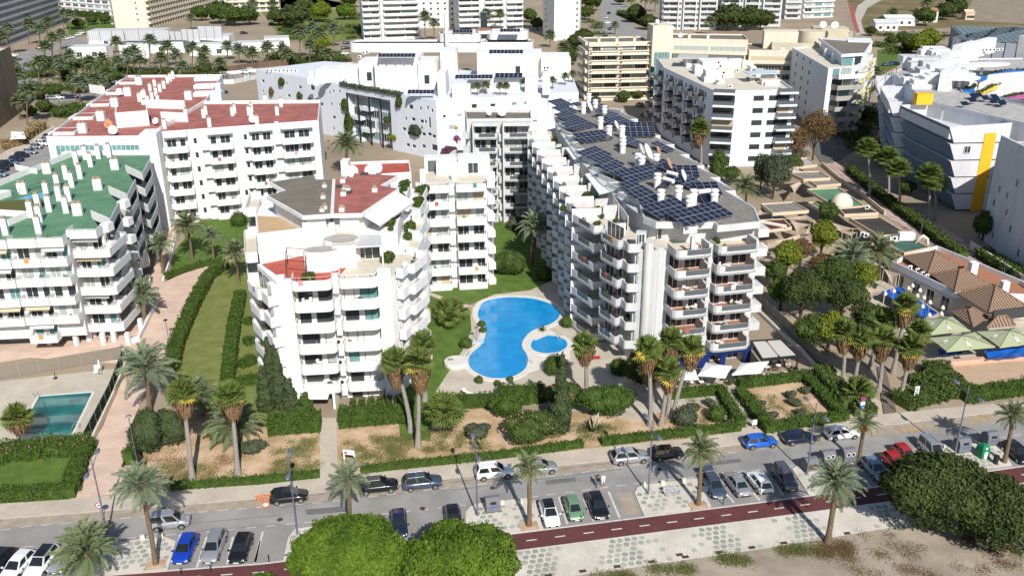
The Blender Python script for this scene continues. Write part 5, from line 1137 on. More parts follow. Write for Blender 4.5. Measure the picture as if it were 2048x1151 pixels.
for l,x0,x1,y,n,sd,m,dv in (('tall white and grey apartment block with balcony stacks, left of the two at top right',1322,1432,60,11,61,PALE,6),('tall white and grey apartment block with balcony stacks, second at top right',1440,1560,54,11,63,PALE,6)):
    p,q=at(x0,y,0)[:2],at(x1,y,0)[:2]; a=BL('apartment_tower',l,lerp(p,q,.5),m,seed=sd); H_=n*2.9; pl=quad(p,q,16); L_=dist(p,q); zs=lv(.5,2.9,n)
    a.body(pl,0,H_,{0:[(round(L_*t,1),z+.9,1.4,1.3,'dark',2) for z in zs for t in (.30,.62)]}); 
    for c0,c1q in ((.02,.27),(.4,.6),(.7,.98)):
        p0,p1=lerp(p,q,c0),lerp(p,q,c1q); a0,a1=shift(p0,p1,-1.8); a.balc([p0,a0,a1,p1],zs,.95,.2,m=m); a.doors(p0,p1,zs,1.9,(.04,.96),('dark','dark','curtain'))
    for t in (.28,.38,.6,.68): a.pbox('white_pier',*shift(lerp(p,q,t),lerp(p,q,t+.015),-2),2.2,0,H_,WHITE)
    a.done()
a=banded('apartment_block','modern block with white balcony bands and dark brown frames near the dirt track',at(1605,36,0)[:2],at(1664,34,0)[:2],14,8,3.1,WHITE,seed=65,out=1.2,bh=.6,div=5); a.done()
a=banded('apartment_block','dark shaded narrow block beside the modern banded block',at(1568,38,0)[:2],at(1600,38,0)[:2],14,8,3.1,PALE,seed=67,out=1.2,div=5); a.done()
# far right cottages
for l,x0,x1,y,h,d,rf in (('low white cottage with flat roofs near the dry marsh',1750,1795,62,4,10,PALE),('small white cottage with red tiled roof near the dry marsh',1838,1874,45,6,10,TERRA),('long low white house by the dirt track',1770,1830,52,4,8,WHITE),('tiny sandy shed beside the reeds',1930,1946,40,4,6,SANDY)):
    p,q=at(x0,y,0)[:2],at(x1,y,0)[:2]; a=BL('cottage',l,lerp(p,q,.5),WHITE if 'sandy' not in l else SANDY,'house',seed=71); a.body(quad(p,q,d),0,h,{0:[(round(dist(p,q)*t,1),.8,1.6,1.6,'dark',1) for t in (.15,.5,.75)]})
    b=MB(); r=[a.L(x) for x in offset(quad(p,q,d),-.4,True)]; e=lerp(r[0],r[3],.5); f=lerp(r[1],r[2],.5)
    b.add([(*r[0],h),(*r[1],h),(*f,h+1.6),(*e,h+1.6),(*r[2],h),(*r[3],h)],[(0,1,2,3),(3,2,4,5),(0,3,5),(1,4,2)]); a.part('roof',b,rf); a.done()
# ---- low white club compound, top left of centre
a=BL('low_club_building','low white club compound with grey louvred roof screens behind the date palms',at(330,105,0)[:2],WHITE,seed=73)
for x0,x1,y,h,d,m in ((140,215,118,5,10,WHITE),(178,330,92,7,12,WHITE),(240,370,108,5,10,PALE),(330,460,100,6,12,WHITE),(380,470,112,5,8,WHITE),(255,300,118,6,7,WHITE),(470,560,104,4,10,WHITE),(530,580,95,4,12,WHITE)):
    p,q=at(x0,y,0)[:2],at(x1,y-2,0)[:2]; hs=[(round(dist(p,q)*t,1),.6,2.2,2.2,'dark',2) for t in (.2,.6)]; a.body(quad(p,q,d),0,h,{0:hs}); a.roof(quad(p,q,d),h,PALE)
for x0,x1,y,h in ((178,250,83,4.5),(250,340,82,4.5),(338,378,80,3.6),(365,400,82,5),(398,446,78,5.5)):
    p,q=at(x0,y,6)[:2],at(x1,y,6)[:2]; a.pbox('louvre_screen',p,q,.3,6.2,6.2+h,SCREEN); 
    for t in np.linspace(0,1,4): w=lerp(p,q,t); a.pbox('screen_post',(w[0]-.15,w[1]-.25),(w[0]+.15,w[1]-.25),.2,5.5,6.4+h,METAL)
p=a.L(at(265,103,5)[:2]); b=MB(); b.lathe([(5.5,0),(5.2,2),(3.5,4),(.1,5)],16,(*p,3)); a.part('white_dome',b,WHITE)
a.done()
# ---- brown stone hotel at the left edge
a=BL('hotel','brown stone hotel corner with deep balconies at the left edge',(-160,270),STONE,seed=79)
pl=[(-198,253),(-153.8,264.5),(-162,300),(-206,300)]; a.body(pl,0,20); a.roof(pl,20,CREAMFLOOR,parapet=.6); uS=unit((43.2,11.5))
for z in lv(4,3.2,5):
    p0,p1=(-196,253.4),(-158.5,263.1); a0,a1=shift(p0,p1,-1.6); a.balc([p0,a0,a1,p1],[z],1,.1,m=CREAM); a.doors(p0,p1,[z],2.2,(.05,.95),('dark','smoke'))
for k in range(3):
    b=MB(); b.box(-1.4,-.3,0,1.4,.3,2.2); b.lathe([(1.4,0),(.01,1.1)],10,(0,0,2.2),sy=.25); ob('arched_doorway',b.mesh('arched_doorway',BLACK),a.r,(*a.L((-159-k*5,263.0-k*1.33)),0),rad(15))
a.done()
# ================================================================ vegetation
def leafmat(name,c1,c2,sc=.6,rough=.65):
    m=mat(name,c1,rough,(sc,.4,.22),col2=c2,coords='Object',det=5,spec=.15); return m
L_DATE=leafmat('date_palm_frond',(.17,.20,.10),(.10,.135,.06),.8); L_DATE2=leafmat('greyish_palm_frond',(.20,.235,.15),(.12,.16,.09),.8)
L_FAN=leafmat('fan_palm_leaf',(.13,.17,.04),(.07,.105,.025),.7); L_YEL=mat('yellow_dying_fan_leaf',(.42,.32,.05),.7); L_DEAD=leafmat('dead_palm_leaves',(.27,.17,.09),(.10,.06,.035),4)
L_BRIGHT=leafmat('bright_green_leaves',(.115,.180,.018),(.035,.072,.008),.4); L_DARK=leafmat('dark_olive_leaves',(.072,.095,.025),(.026,.04,.012),.5); L_HEDGE=leafmat('hedge_leaves',(.07,.118,.022),(.034,.062,.011),1.4)
L_CYP=leafmat('cypress_needles',(.07,.095,.04),(.035,.052,.02),1.2); L_PINE=leafmat('yellow_green_pine_needles',(.16,.19,.02),(.075,.105,.012),.8); L_GREY=leafmat('grey_green_leaves',(.085,.10,.06),(.05,.065,.035),1.0); L_BROWN=leafmat('brown_dry_leaves',(.17,.11,.05),(.09,.06,.03),1.0)
L_TREE=leafmat('mid_green_leaves',(.072,.108,.024),(.034,.058,.013),.9); L_AGAVE=mat('yellow_edged_agave',(.30,.30,.12),.6,(3,.5))
BARK=mat('grey_palm_bark',(.33,.30,.265),.9,(6,.4),bump=.6); BARK2=mat('brown_palm_bark',(.20,.14,.09),.9,(5,.5),bump=.6); BARKD=mat('dark_bark',(.09,.065,.045),.9,(4,.4)); FRUIT=mat('orange_date_fruit',(.62,.22,.02),.6,(6,.4)); FLOWER=mat('pink_oleander_flowers',(.65,.22,.25),.7)
def frond_mesh(seed,L=3.0,n=30,m=None,wid=.62,droop=.9,lw=.06):
    def f():
        r=np.random.default_rng(seed); b=MB(); k=9; P=[]
        for i in range(k+1):
            t=i/k; x=L*t*(1-.12*t*t); P.append((x,.04*math.sin(3*t),.5*L*.28*math.sin(t*2.2)-droop*t**2.3))
        b.tube(P,[.045*(1-.8*i/k) for i in range(k+1)],3,0,cap=False)
        def pos(t): i=min(k-1,int(t*k)); q=t*k-i; return [P[i][j]*(1-q)+P[i+1][j]*q for j in range(3)]
        for i in range(n):
            t=.16+.83*i/(n-1); l=wid*(1.25-.9*abs(t-.45)**1.2*1.1)*(.55+.5*math.sin(min(1,t*1.15)*math.pi)); c=pos(t)
            for s in (-1,1):
                ll=l*r.uniform(.85,1.15); w=lw; dz=-.10*ll+r.uniform(-.05,.05)+.10; tip=(c[0]+ll*.62,c[1]+s*ll*.80,c[2]+dz-.22*ll)
                mid=(c[0]+ll*.28,c[1]+s*ll*.42,c[2]+.06)
                b.add([(c[0]-w*.5,c[1],c[2]),(c[0]+w*.6,c[1],c[2]),(mid[0]+w*.6,mid[1],mid[2]),tip,(mid[0]-w*.5,mid[1],mid[2])],[(0,1,2,3,4)],0)
        return b.mesh('frond',m)
    return cached(('frond',seed,L,n,m.name,wid,droop,lw),f)
def fan_mesh(seed,R=.95,m=None,pet=.9):
    def f():
        r=np.random.default_rng(seed); b=MB(); b.tube([(0,0,0),(pet,0,.06)],.03,3,cap=False); n=15; c=(pet,0,.06); V=[c]; 
        for i in range(2*n+1):
            a=rad(-150+300*i/(2*n)); rr=R*(.60 if i%2==0 else r.uniform(.9,1.08)); z=.06+(.07 if i%2 else 0)-.22*(rr/R)**2-(.10 if i%2 else 0)
            V.append((pet+rr*math.cos(a),rr*math.sin(a),z))
        b.add(V,[(0,i,i+1) for i in range(1,2*n+1)],0); return b.mesh('fan_leaf',m)
    return cached(('fan',seed,R,m.name,pet),f)
def top_of(bpx,cpx):
    B=at(*bpx); d=FW*CF+RX*(cpx[0]-1024)+DN*(cpx[1]-575.5); t=B[1]/d[1]; return B,(float(d[0]*t),B[1],CH+float(d[2]*t))
def trunk_mesh(dx,dy,h,r0,r1,m,base=1.35,seed=0):
    r=random.Random(seed); n=9; P=[]; R=[]
    for i in range(n+1):
        t=i/n; bend=math.sin(t*math.pi)*.12*h*.1*(r.random()*.3+.5); P.append((dx*t**1.4+bend,dy*t,h*t)); R.append((r0*(1-t)+r1*t)*(base if i==0 else 1.12 if i==1 else 1)*(1+.06*(i%2)))
    b=MB(); b.tube(P,R,8); return b.mesh('trunk',m)
def date_palm(bpx,cpx,label,n=46,L=3.0,m=None,fruit=True,r0=.24,group=None,detail=True,bark=None,cat='palm tree',up=0):
    m=m or L_DATE; B,Tp=top_of(bpx,cpx); h=max(.6,Tp[2]); rr=random.Random(int(bpx[0]*7+bpx[1])); r=T('date_palm',label,cat,B,0,group); dx=Tp[0]-B[0]
    ob('trunk',trunk_mesh(dx,0,h,r0,r0*.85,bark or BARK2,seed=int(bpx[0])),r); head=(dx,0,h)
    if not detail:
        def f(k=rr.randrange(3)):
            q=random.Random(k); V=[];F=[]; me=frond_mesh(1,3.0,11,m,.85,.9,.17); co=[v.co.copy() for v in me.vertices]; ps=[tuple(p.vertices) for p in me.polygons]; b=MB()
            for i in range(34):
                M=Matrix.Rotation(i*2.399963+q.uniform(-.2,.2),3,'Z')@Matrix.Rotation(-rad(82-115*(i/34)**.8+q.uniform(-8,8)),3,'Y'); b.add([M@c for c in co],ps)
            return ('crownmesh',k,m.name),b
        k=rr.randrange(3); ob('crown',cached(('crown',k,m.name),lambda:f(k)[1].mesh('crown',m)),r,head,rr.uniform(0,6),sc=L/3.0)
    else:
        for i in range(n):
            e=84-(112+up)*(i/n)**.85+rr.uniform(-8,8); az=i*2.399963+rr.uniform(-.25,.25); z=.25*(1-i/n)
            ob('frond',frond_mesh(1+rr.randrange(4),3.0,30,m,.55,(.75,.9,1.1)[rr.randrange(3)]),r,(dx+.12*math.cos(az),.12*math.sin(az),h+z),(rad(rr.uniform(-25,25)),-rad(e),az),sc=L/3.0*rr.uniform(.85,1.08))
        b=MB(); b.lathe([(r0*.9,-.9),(r0*1.7,-.35),(r0*1.5,.1),(.05,.5)],8); ob('leaf_bases',b.mesh('leaf_bases',bark or BARK2),r,head)
    if fruit:
        def g():
            q=np.random.default_rng(3); b=MB()
            for i in range(9):
                a=i*.7; p=np.array((math.cos(a)*.75,math.sin(a)*.75,-.45+.15*math.sin(i*2.1)))
                b.tube([(0,0,.1),(p[0]*.7,p[1]*.7,.25),tuple(p)],.035,3,cap=False)
                for j in range(16): 
                    d=q.normal(0,.16,3); s=.085; c=p+d+np.array((0,0,-.2)); b.add([c+(s,0,0),c+(-s,0,0),c+(0,s,0),c+(0,-s,0),c+(0,0,s),c+(0,0,-s)],[(0,2,4),(2,1,4),(1,3,4),(3,0,4),(2,0,5),(1,2,5),(3,1,5),(0,3,5)])
            return b.mesh('fruit_bunches',FRUIT)
        o=ob('fruit_bunches',cached('fruit',g),r,head,rr.uniform(0,6),sc=L/3.0)
    return r
def fan_palm(bpx,cpx,label,n=34,R=1.08,skirt=2.6,r0=.26,group=None,yellow=1,detail=True,trunkless=False,bark=None):
    B,Tp=top_of(bpx,cpx); h=max(.3,Tp[2]); rr=random.Random(int(bpx[0]*5+cpx[1])); r=T('fan_palm',label,'palm tree',B,0,group); dx=Tp[0]-B[0]
    if not trunkless: ob('trunk',trunk_mesh(dx,0,h,r0*1.15,r0*.8,bark or BARK,1.6,seed=int(bpx[0])),r)
    def place(i,N,m,nm='fan_leaf'):
        e=88-100*(i/N)**.8+rr.uniform(-10,10); az=i*2.399963+rr.uniform(-.3,.3); s=R*rr.uniform(.85,1.15)
        ob(nm,fan_mesh(rr.randrange(4),.95,m,.9),r,(dx,0,h+.3*(1-i/N)),(rad(rr.uniform(-30,30)),-rad(e),az),sc=s)
    if detail:
        for i in range(n): place(i,n,L_FAN)
        for i in range(yellow): place(n*(.86+.12*rr.random())+i*1.37,n,L_YEL,'yellow_leaf')
    else:
        k=rr.randrange(2)
        def f():
            q=random.Random(k); me=fan_mesh(1,.95,L_FAN,.9); co=[v.co.copy() for v in me.vertices]; ps=[tuple(p.vertices) for p in me.polygons]; b=MB()
            for i in range(34):
                M=Matrix.Rotation(i*2.4+q.uniform(-.2,.2),3,'Z')@Matrix.Rotation(-rad(88-108*(i/34)**.85),3,'Y'); b.add([M@c for c in co],ps)
            return b.mesh('crown',L_FAN)
        ob('crown',cached(('fcrown',k),f),r,(dx,0,h),rr.uniform(0,6),sc=R)
    if skirt:
        def g():
            q=np.random.default_rng(int(skirt*10)); b=MB(); N=260
            for i in range(N):
                a=q.uniform(0,6.283); t=q.random(); z1=-t*skirt*.75+.15; ro=(1.05+.5*q.random())*(1-.55*t); l=q.uniform(.6,1.3); w=q.uniform(.08,.2); ca,sa=math.cos(a),math.sin(a)
                b.add([(ca*.25,sa*.25,z1+.3),(ca*ro-sa*w,sa*ro+ca*w,z1-.05-.25*q.random()),(ca*(ro-.15),sa*(ro-.15),z1-l),(ca*ro+sa*w,sa*ro-ca*w,z1-.15)],[(0,1,2,3)])
            b.lathe([(.25,-skirt*1.0),(.42,-skirt*.75),(.55,-.4),(.2,.2)],8); return b.mesh('dead_leaf_skirt',L_DEAD)
        ob('dead_leaf_skirt',cached(('skirt',skirt),g),r,(dx,0,h),rr.uniform(0,6),sc=R)
    return r
# leaf clouds
def cloud(lobes,dens,size,seed,core=.72,flat=.0,rnd=.75):
    """many small leaf quads through the outer part of ellipsoid lobes, and a lumpy inner core; lobes (x,y,z,rx,ry,rz)"""
    q=np.random.default_rng(seed); VV=[]
    for (x,y,z,rx,ry,rz) in lobes:
        area=4*math.pi*((rx*ry)**1.6/3+(rx*rz)**1.6/3+(ry*rz)**1.6/3)**(1/1.6); n=int(dens*area)
        d=q.normal(0,1,(n,3)); d/=np.linalg.norm(d,axis=1)[:,None]; d=d[d[:,2]>-.75]; n=len(d)
        lump=1+.10*np.sin(d[:,0]*7+x)*np.sin(d[:,1]*6+y)+.08*np.sin(d[:,2]*9+x*2)+.05*np.sin(d[:,0]*17+d[:,2]*13)
        rr=(q.uniform(.72,1.03,n)**.6*lump)[:,None]; c=np.array((x,y,z))+d*rr*np.array((rx,ry,rz))
        nr=d/np.array((rx,ry,rz)); nr/=np.linalg.norm(nr,axis=1)[:,None]; nr=nr+q.normal(0,rnd,(n,3))*.8; nr/=np.linalg.norm(nr,axis=1)[:,None]
        t=np.cross(nr,q.normal(0,1,(n,3))); t/=np.linalg.norm(t,axis=1)[:,None]; bt=np.cross(nr,t); s=(size*q.uniform(.6,1.35,n))[:,None]
        VV.append(np.stack([c-t*s-bt*s*.55,c+t*s-bt*s*.55,c+t*s*.8+bt*s*.55,c-t*s*.8+bt*s*.55],1).reshape(-1,3))
    V=np.concatenate(VV); Fq=np.arange(len(V)).reshape(-1,4); cv=[];cf=[]
    if core:
        for (x,y,z,rx,ry,rz) in lobes:
            b0=len(V)+sum(map(len,cv)); k,m_=10,7; pts=[]
            for i in range(m_+1):
                for j in range(k):
                    ph=math.pi*i/m_; th=2*math.pi*j/k; pts.append((x+rx*core*math.sin(ph)*math.cos(th),y+ry*core*math.sin(ph)*math.sin(th),z+rz*core*math.cos(ph)))
            cv.append(np.array(pts)); cf+=[(b0+i*k+j,b0+(i+1)*k+j,b0+(i+1)*k+(j+1)%k,b0+i*k+(j+1)%k) for i in range(m_) for j in range(k)]
        V=np.concatenate([V]+cv); Fq=np.concatenate([Fq,np.array(cf)])
    return V,Fq
def lobes_of(rx,ry,rz,n,seed,k=.5):
    r=random.Random(seed); out=[(0,0,0,rx*.72,ry*.72,rz*.75)]
    for i in range(n):
        a=i*2.4+r.uniform(-.3,.3); t=math.sqrt((i+.6)/n); e=r.uniform(-.25,.75)
        f=r.uniform(.6,1.35)*k; out.append((rx*.66*t*math.cos(a),ry*.66*t*math.sin(a),rz*(.62*(1-t*.8)+.2*e-.05),rx*f,ry*f,rz*f*1.05))
    return out
def crown_mesh(key,lobes,dens,size,seed,m,core=.72,rnd=.75):
    def f(): V,Fq=cloud(lobes,dens,size,seed,core,rnd=rnd); return nmesh('crown',V,Fq,[m])
    return cached(('crown',)+key+(m.name,),f)
def tree(base,h,rx,ry,rz,label,m=None,group=None,dens=22,size=.17,n=12,seed=1,trunk=.25,lean=(0,0),name='broad_tree',cat='tree',variant=None,k=.5,core=.72,rz_=0,limbs=True):
    """base world xy; h centre height of the crown"""
    m=m or L_TREE; r=T(name,label,cat,(base[0],base[1],0),0,group); key=variant or (rx,ry,rz,n,seed,dens,size)
    if variant: me=crown_mesh(('v',variant),lobes_of(4,4,3.2,10,variant,.5),11,.30,variant,m,core); o=ob('crown',me,r,(lean[0],lean[1],h),rz_,sc=(rx/4,ry/4,rz/3.2))
    else: ob('crown',crown_mesh(key,lobes_of(rx,ry,rz,n,seed,k),dens,size,seed,m,core),r,(lean[0],lean[1],h),rz_)
    b=MB(); b.tube([(0,0,0),(lean[0]*.3,lean[1]*.3,h*.45),(lean[0]*.8,lean[1]*.8,h)],[trunk*1.3,trunk,trunk*.5],7)
    if limbs:
        for a in (0.4,2.3,4.4): b.tube([(lean[0]*.3,lean[1]*.3,h*.42),(lean[0]+math.cos(a)*rx*.5,lean[1]+math.sin(a)*ry*.5,h+.1*rz)],[trunk*.7,trunk*.2],5)
    ob('trunk',b.mesh('trunk',BARKD),r); return r
def bush(p,rx,ry,rz,label,m=None,group=None,dens=55,size=.09,n=0,seed=1,name='shrub',cat='shrub',core=.86,z=0,shared=None):
    m=m or L_HEDGE; lb=[(0,0,rz*.72,rx,ry,rz)] if n==0 else [(x,y,zz+rz*.8,a,b_,c) for x,y,zz,a,b_,c in lobes_of(rx,ry,rz,n,seed,.5)]
    me=crown_mesh(shared or ('b',rx,ry,rz,n,seed,dens,size),lb,dens,size,seed,m,core)
    return T(name,label,cat,(p[0],p[1],z),0,group,me)
def hedge(pts,w,h,label,m=None,dens=45,size=.10,seed=1,px=True,z0=0,flowers=0,name='hedge',group=None):
    m=m or L_HEDGE; p=[np.array(q) for q in (A2(pts) if px else pts)]; q=np.random.default_rng(seed); o=p[0]; VV=[]
    for i in range(len(p)-1):
        v=p[i+1]-p[i]; L=np.linalg.norm(v); u=v/L; nn=np.array((-u[1],u[0])); per=w+2*h; n=int(dens*L*per); s=q.uniform(0,L,n); c=q.uniform(0,per,n)
        wob=.12*np.sin(s*1.7+i)+.08*np.sin(s*4.1)
        off=np.where(c<h,-w/2,np.where(c<h+w,c-h-w/2,w/2)); zz=np.where(c<h,c,np.where(c<h+w,h,per-c)); zz=zz*(1+wob*.5); off=off*(1+wob*.6)+q.normal(0,.09,n)
        cc=np.stack([p[i][0]-o[0]+u[0]*s+nn[0]*off,p[i][1]-o[1]+u[1]*s+nn[1]*off,z0+zz+q.normal(0,.09,n)+.12*h*np.sin(s*2.3)*np.sin(s*.9+2)*(zz>h*.8)],1)
        nr=q.normal(0,1,(n,3)); nr[:,2]+=.5; nr/=np.linalg.norm(nr,axis=1)[:,None]; t=np.cross(nr,q.normal(0,1,(n,3))); t/=np.linalg.norm(t,axis=1)[:,None]; bt=np.cross(nr,t); sz=(size*q.uniform(.6,1.4,n))[:,None]
        VV.append(np.stack([cc-t*sz-bt*sz*.6,cc+t*sz-bt*sz*.6,cc+t*sz*.7+bt*sz*.6,cc-t*sz*.7+bt*sz*.6],1).reshape(-1,3))
    V=np.concatenate(VV); Fq=np.arange(len(V)).reshape(-1,4); mi=np.zeros(len(Fq))
    if flowers: mi[q.random(len(Fq))<flowers]=1
    b=MB(); pl=[tuple(x-o) for x in p]
    lo,hi=offset(pl,-w*.42),offset(pl,w*.42)
    for i in range(len(pl)-1):
        a,c_2,d,e=lo[i],lo[i+1],hi[i+1],hi[i]; b.add([(*a,z0),(*c_2,z0),(*d,z0),(*e,z0),(*a,z0+h*.92),(*c_2,z0+h*.92),(*d,z0+h*.92),(*e,z0+h*.92)],[(4,5,6,7),(0,1,5,4),(1,2,6,5),(2,3,7,6),(3,0,4,7)])
    cvn=np.array(b.v); V2=np.concatenate([V,cvn]); F2=np.concatenate([Fq,np.array(b.f)+len(V)]); mi=np.concatenate([mi,np.zeros(len(b.f))])
    return T(name,label,'hedge',(o[0],o[1],0),0,group,nmesh(name,V2,F2,[m,FLOWER],mi))
def cypress(bpx,tpx,r,label,m=None,seed=1,dens=50,size=.13):
    B,Tp=top_of(bpx,tpx); h=Tp[2]; o=T('cypress_tree',label,'cypress',B); lb=[(.12*r*math.sin(i*2.2+seed),.12*r*math.cos(i*1.7),h*(.1+.85*i/7),r*(1.0-.72*(i/7)**1.5),r*(1.0-.72*(i/7)**1.5),h*.13) for i in range(8)]
    ob('crown',crown_mesh(('cy',bpx,r),lb,dens,size,seed,m or L_CYP,.85),o); b=MB(); b.tube([(0,0,0),(0,0,h*.5)],[.16,.08],6); ob('trunk',b.mesh('trunk',BARKD),o); return o
# ---- near palms along the road and in the gardens
D=date_palm
D((312,1128),(283,975),'slim date palm growing from the left parking island, leaning left',L=2.9,fruit=False,m=L_DATE2)
D((178,1168),(172,1108),'broad green date palm at the bottom left corner beside the white parked cars',54,3.4,fruit=False,r0=.3)
D((700,1062),(697,962),'grey-green date palm with orange fruit standing in front of the black parked car',40,2.4,L_DATE2)
D((1058,1052),(1058,938),'slim date palm in square planting bed left of the white car in the bays',30,2.1)
D((1396,1010),(1402,905),'date palm with orange fruit by the grey street bench',40,2.4)
D((1655,1083),(1672,968),'date palm with curved trunk standing at the edge of the dirt lot',50,2.9,L_DATE2,r0=.3)
D((1716,925),(1728,850),'young date palm with orange fruit behind the silver recycling bins',28,1.9)
D((2008,925),(2026,835),'slim date palm on the right island beside the green bottle bank',34,2.2,fruit=False)
D((300,822),(293,742),'large wide-spreading date palm leaning over the pink path',44,4.4,L_DATE2,fruit=False,r0=.32)
D((290,640),(283,592),'thick date palm beside the low white wall of the pink path',48,3.4,L_DATE2,fruit=False,r0=.38)
D((326,545),(320,490),'grey date palm at the corner of the green-roofed block',40,2.9,L_DATE2,fruit=False)
D((385,520),(375,455),'date palm heavy with orange fruit on the back lawn',48,3.4)
D((428,525),(423,475),'smaller date palm on the back lawn right of the fruiting one',36,2.4,L_DATE2,fruit=False)
D((478,568),(470,508),'date palm with yellow-orange fruit close to the left wall of the white block',44,3.2)
D((405,830),(400,795),'low date palm hidden behind the leftmost fan palms',40,3.4,fruit=False)
D((473,880),(467,850),'low broad date palm behind the second fan palm in the side garden',50,3.9,fruit=False,r0=.4)
D((1062,530),(1070,455),'large date palm on the pool lawn beside the stepped terraces',60,3.6,L_DATE2,fruit=False,r0=.36)
D((692,352),(694,292),'date palm in front of the planted glass gap of the lilac building',46,4.4,L_DATE,fruit=False,r0=.4)
D((1490,430),(1492,378),'date palm with orange fruit beyond the solar roof',40,3.6)
D((1758,560),(1757,505),'date palm with orange fruit in the beach bar courtyard',46,3.8)
D((1700,570),(1702,520),'tall grey palm in the beach bar courtyard left of the fruiting one',46,4.2,L_DATE2,fruit=False)
Fp=fan_palm
Fp((385,958),(366,790),'tall fan palm with shaggy skirt, leftmost in the side garden')
Fp((476,948),(462,795),'tall fan palm with shaggy skirt in front of the broad date palm')
Fp((822,862),(790,725),'left of the pair of tall fan palms at the corner of the white block',skirt=3.2)
Fp((836,892),(838,728),'right of the pair of tall fan palms at the corner of the white block',skirt=3.6,yellow=4)
Fp((850,800),(846,690),'fan palm behind the pair at the corner of the white block',skirt=2.6)
Fp((1172,795),(1170,692),'single fan palm with dry skirt on the paving by the paddling pool')
for bp,cp,l in (((1300,850),(1296,705),'dark fan palm at the left of the clump before the grey-white block'),((1322,850),(1338,745),'fan palm with long dry skirt in the middle of the clump before the grey-white block'),((1336,830),(1342,685),'highest fan palm in the clump before the grey-white block'),((1345,835),(1382,700),'right fan palm of the clump before the grey-white block'),((1310,800),(1300,735),'short dark fan palm inside the clump before the grey-white block')): Fp(bp,cp,l,yellow=3)
for bp,cp,l in (((1683,772),(1690,668),'leftmost fan palm of the group beside the boardwalk'),((1706,778),(1722,680),'second fan palm of the group beside the boardwalk'),((1757,782),(1768,682),'fan palm standing in the boardwalk gap'),((1786,745),(1812,615),'tallest fan palm of the boardwalk group, near the olive parasols'),((1800,798),(1822,698),'fan palm right of the boardwalk above the small sign'),((1820,735),(1838,668),'fan palm at the right end of the boardwalk group'),((1740,735),(1764,645),'pale fan palm at the back of the boardwalk group')): Fp(bp,cp,l,yellow=2)
Fp((38,895),(35,838),'short fan palm beside the teal pool',skirt=1.4,R=1.1)
Fp((890,872),(890,826),'low bushy fan palm on the soil right of the palm pair',40,1.5,0,yellow=0,trunkless=True)
Fp((1718,808),(1716,786),'low bushy fan palm beside the no-parking sign',36,1.3,0,yellow=0,trunkless=True)
Fp((1402,335),(1400,258),'tall fan palm in front of the white block with dark balconies',detail=False,R=1.6,skirt=2.6)
for bp,cp,l in (((1738,395),(1735,300),'first fan palm in the shade of the sculptural hotel'),((1776,400),(1775,318),'second fan palm in the shade of the sculptural hotel'),((1798,420),(1797,342),'third fan palm in the shade of the sculptural hotel'),((1856,440),(1858,352),'sunlit twin-headed fan palm before the sculptural hotel'),((1870,440),(1868,368),'lower sunlit fan palm before the sculptural hotel')): Fp(bp,cp,l,detail=False,R=1.7,skirt=0)
for k,(x,y,s) in enumerate(((893,640,1.2),(908,645,1.4),(900,655,1.1))): Fp((x,y),(x,y-18),('left','right','front')[k]+' small fan palm of the palm island on the pool lawn',26,s,0,yellow=0,trunkless=True)
# far palms
FP=((300,135,82,3.6,1),(232,128,85,3.4,0),(105,118,78,3.8,1),(122,100,70,3.8,1),(600,118,65,4.2,0),(78,160,125,3.4,0),(120,170,130,3.4,0),(180,168,126,3.6,0),(205,160,118,3.4,0),(255,158,112,3.8,0),(280,155,122,3.2,0),(322,155,118,3.6,0),(352,152,112,3.6,0),(385,148,98,3.6,0),(405,150,120,3.4,0),(160,205,168,3.8,0),(212,180,148,3.4,0),(58,90,50,4.2,0),(80,95,60,3.8,0),(40,240,205,3.4,0),(55,250,185,3.6,0),(478,128,102,4.0,0),(505,128,108,4.0,0),(535,128,98,4.0,0),(565,128,102,4.0,0),(620,130,92,3.6,0),(640,120,68,3.8,0),(668,95,58,3.8,0),(850,85,36,4.4,1),(868,80,48,3.6,0),(972,80,32,4.6,1),(1000,70,30,3.6,0),(985,170,150,2,0),(382,60,38,3.6,0),(440,20,5,4,0),(470,22,8,4,0),(505,24,6,4,0),(545,25,8,4,0),(128,60,28,4,0),(140,62,30,4,0),(1262,25,0,4,0),(1290,22,0,4,0),(1310,24,2,4,0),(1100,95,72,3.6,0),(1128,120,98,4,0),(1230,70,52,3,0),(1785,45,28,4.4,0),(1855,25,5,5,0),(15,110,60,4,0),(2,130,75,4,0),(1750,175,150,4,0),(20,165,130,4,0),(35,185,150,4,0),(90,120,95,4,0),(140,140,112,3.8,0),(150,190,160,3.6,0),(190,190,160,3.4,0),(235,150,125,3.6,0),(268,145,105,3.8,0),(335,135,95,3.8,0),(365,165,135,3.4,0),(410,135,105,3.6,0),(440,150,128,3.4,0),(455,120,95,3.8,0),(575,140,112,3.8,0),(655,135,110,3.8,0),(625,85,55,4,0),(95,75,45,4,0),(50,75,40,4.2,0),(20,60,25,4.2,0),(1420,70,45,4,0))
for k,(x,y,yc,L_,fr) in enumerate(FP): D((x,y),(x,yc),'date palm beyond the blocks '+('with orange fruit ' if fr else '')+('by the banded hotel' if x<420 and y<100 else 'before the club screens' if x<420 and y<156 else 'near the red roof' if x<420 else 'around the club and towers' if x<1060 else 'on the far right side'),L=L_*1.0,fruit=bool(fr),group='far palms '+('left' if x<420 else 'middle' if x<1060 else 'right')+(' fruiting' if fr else ''),detail=False,m=L_DATE if k%3 else L_DATE2)
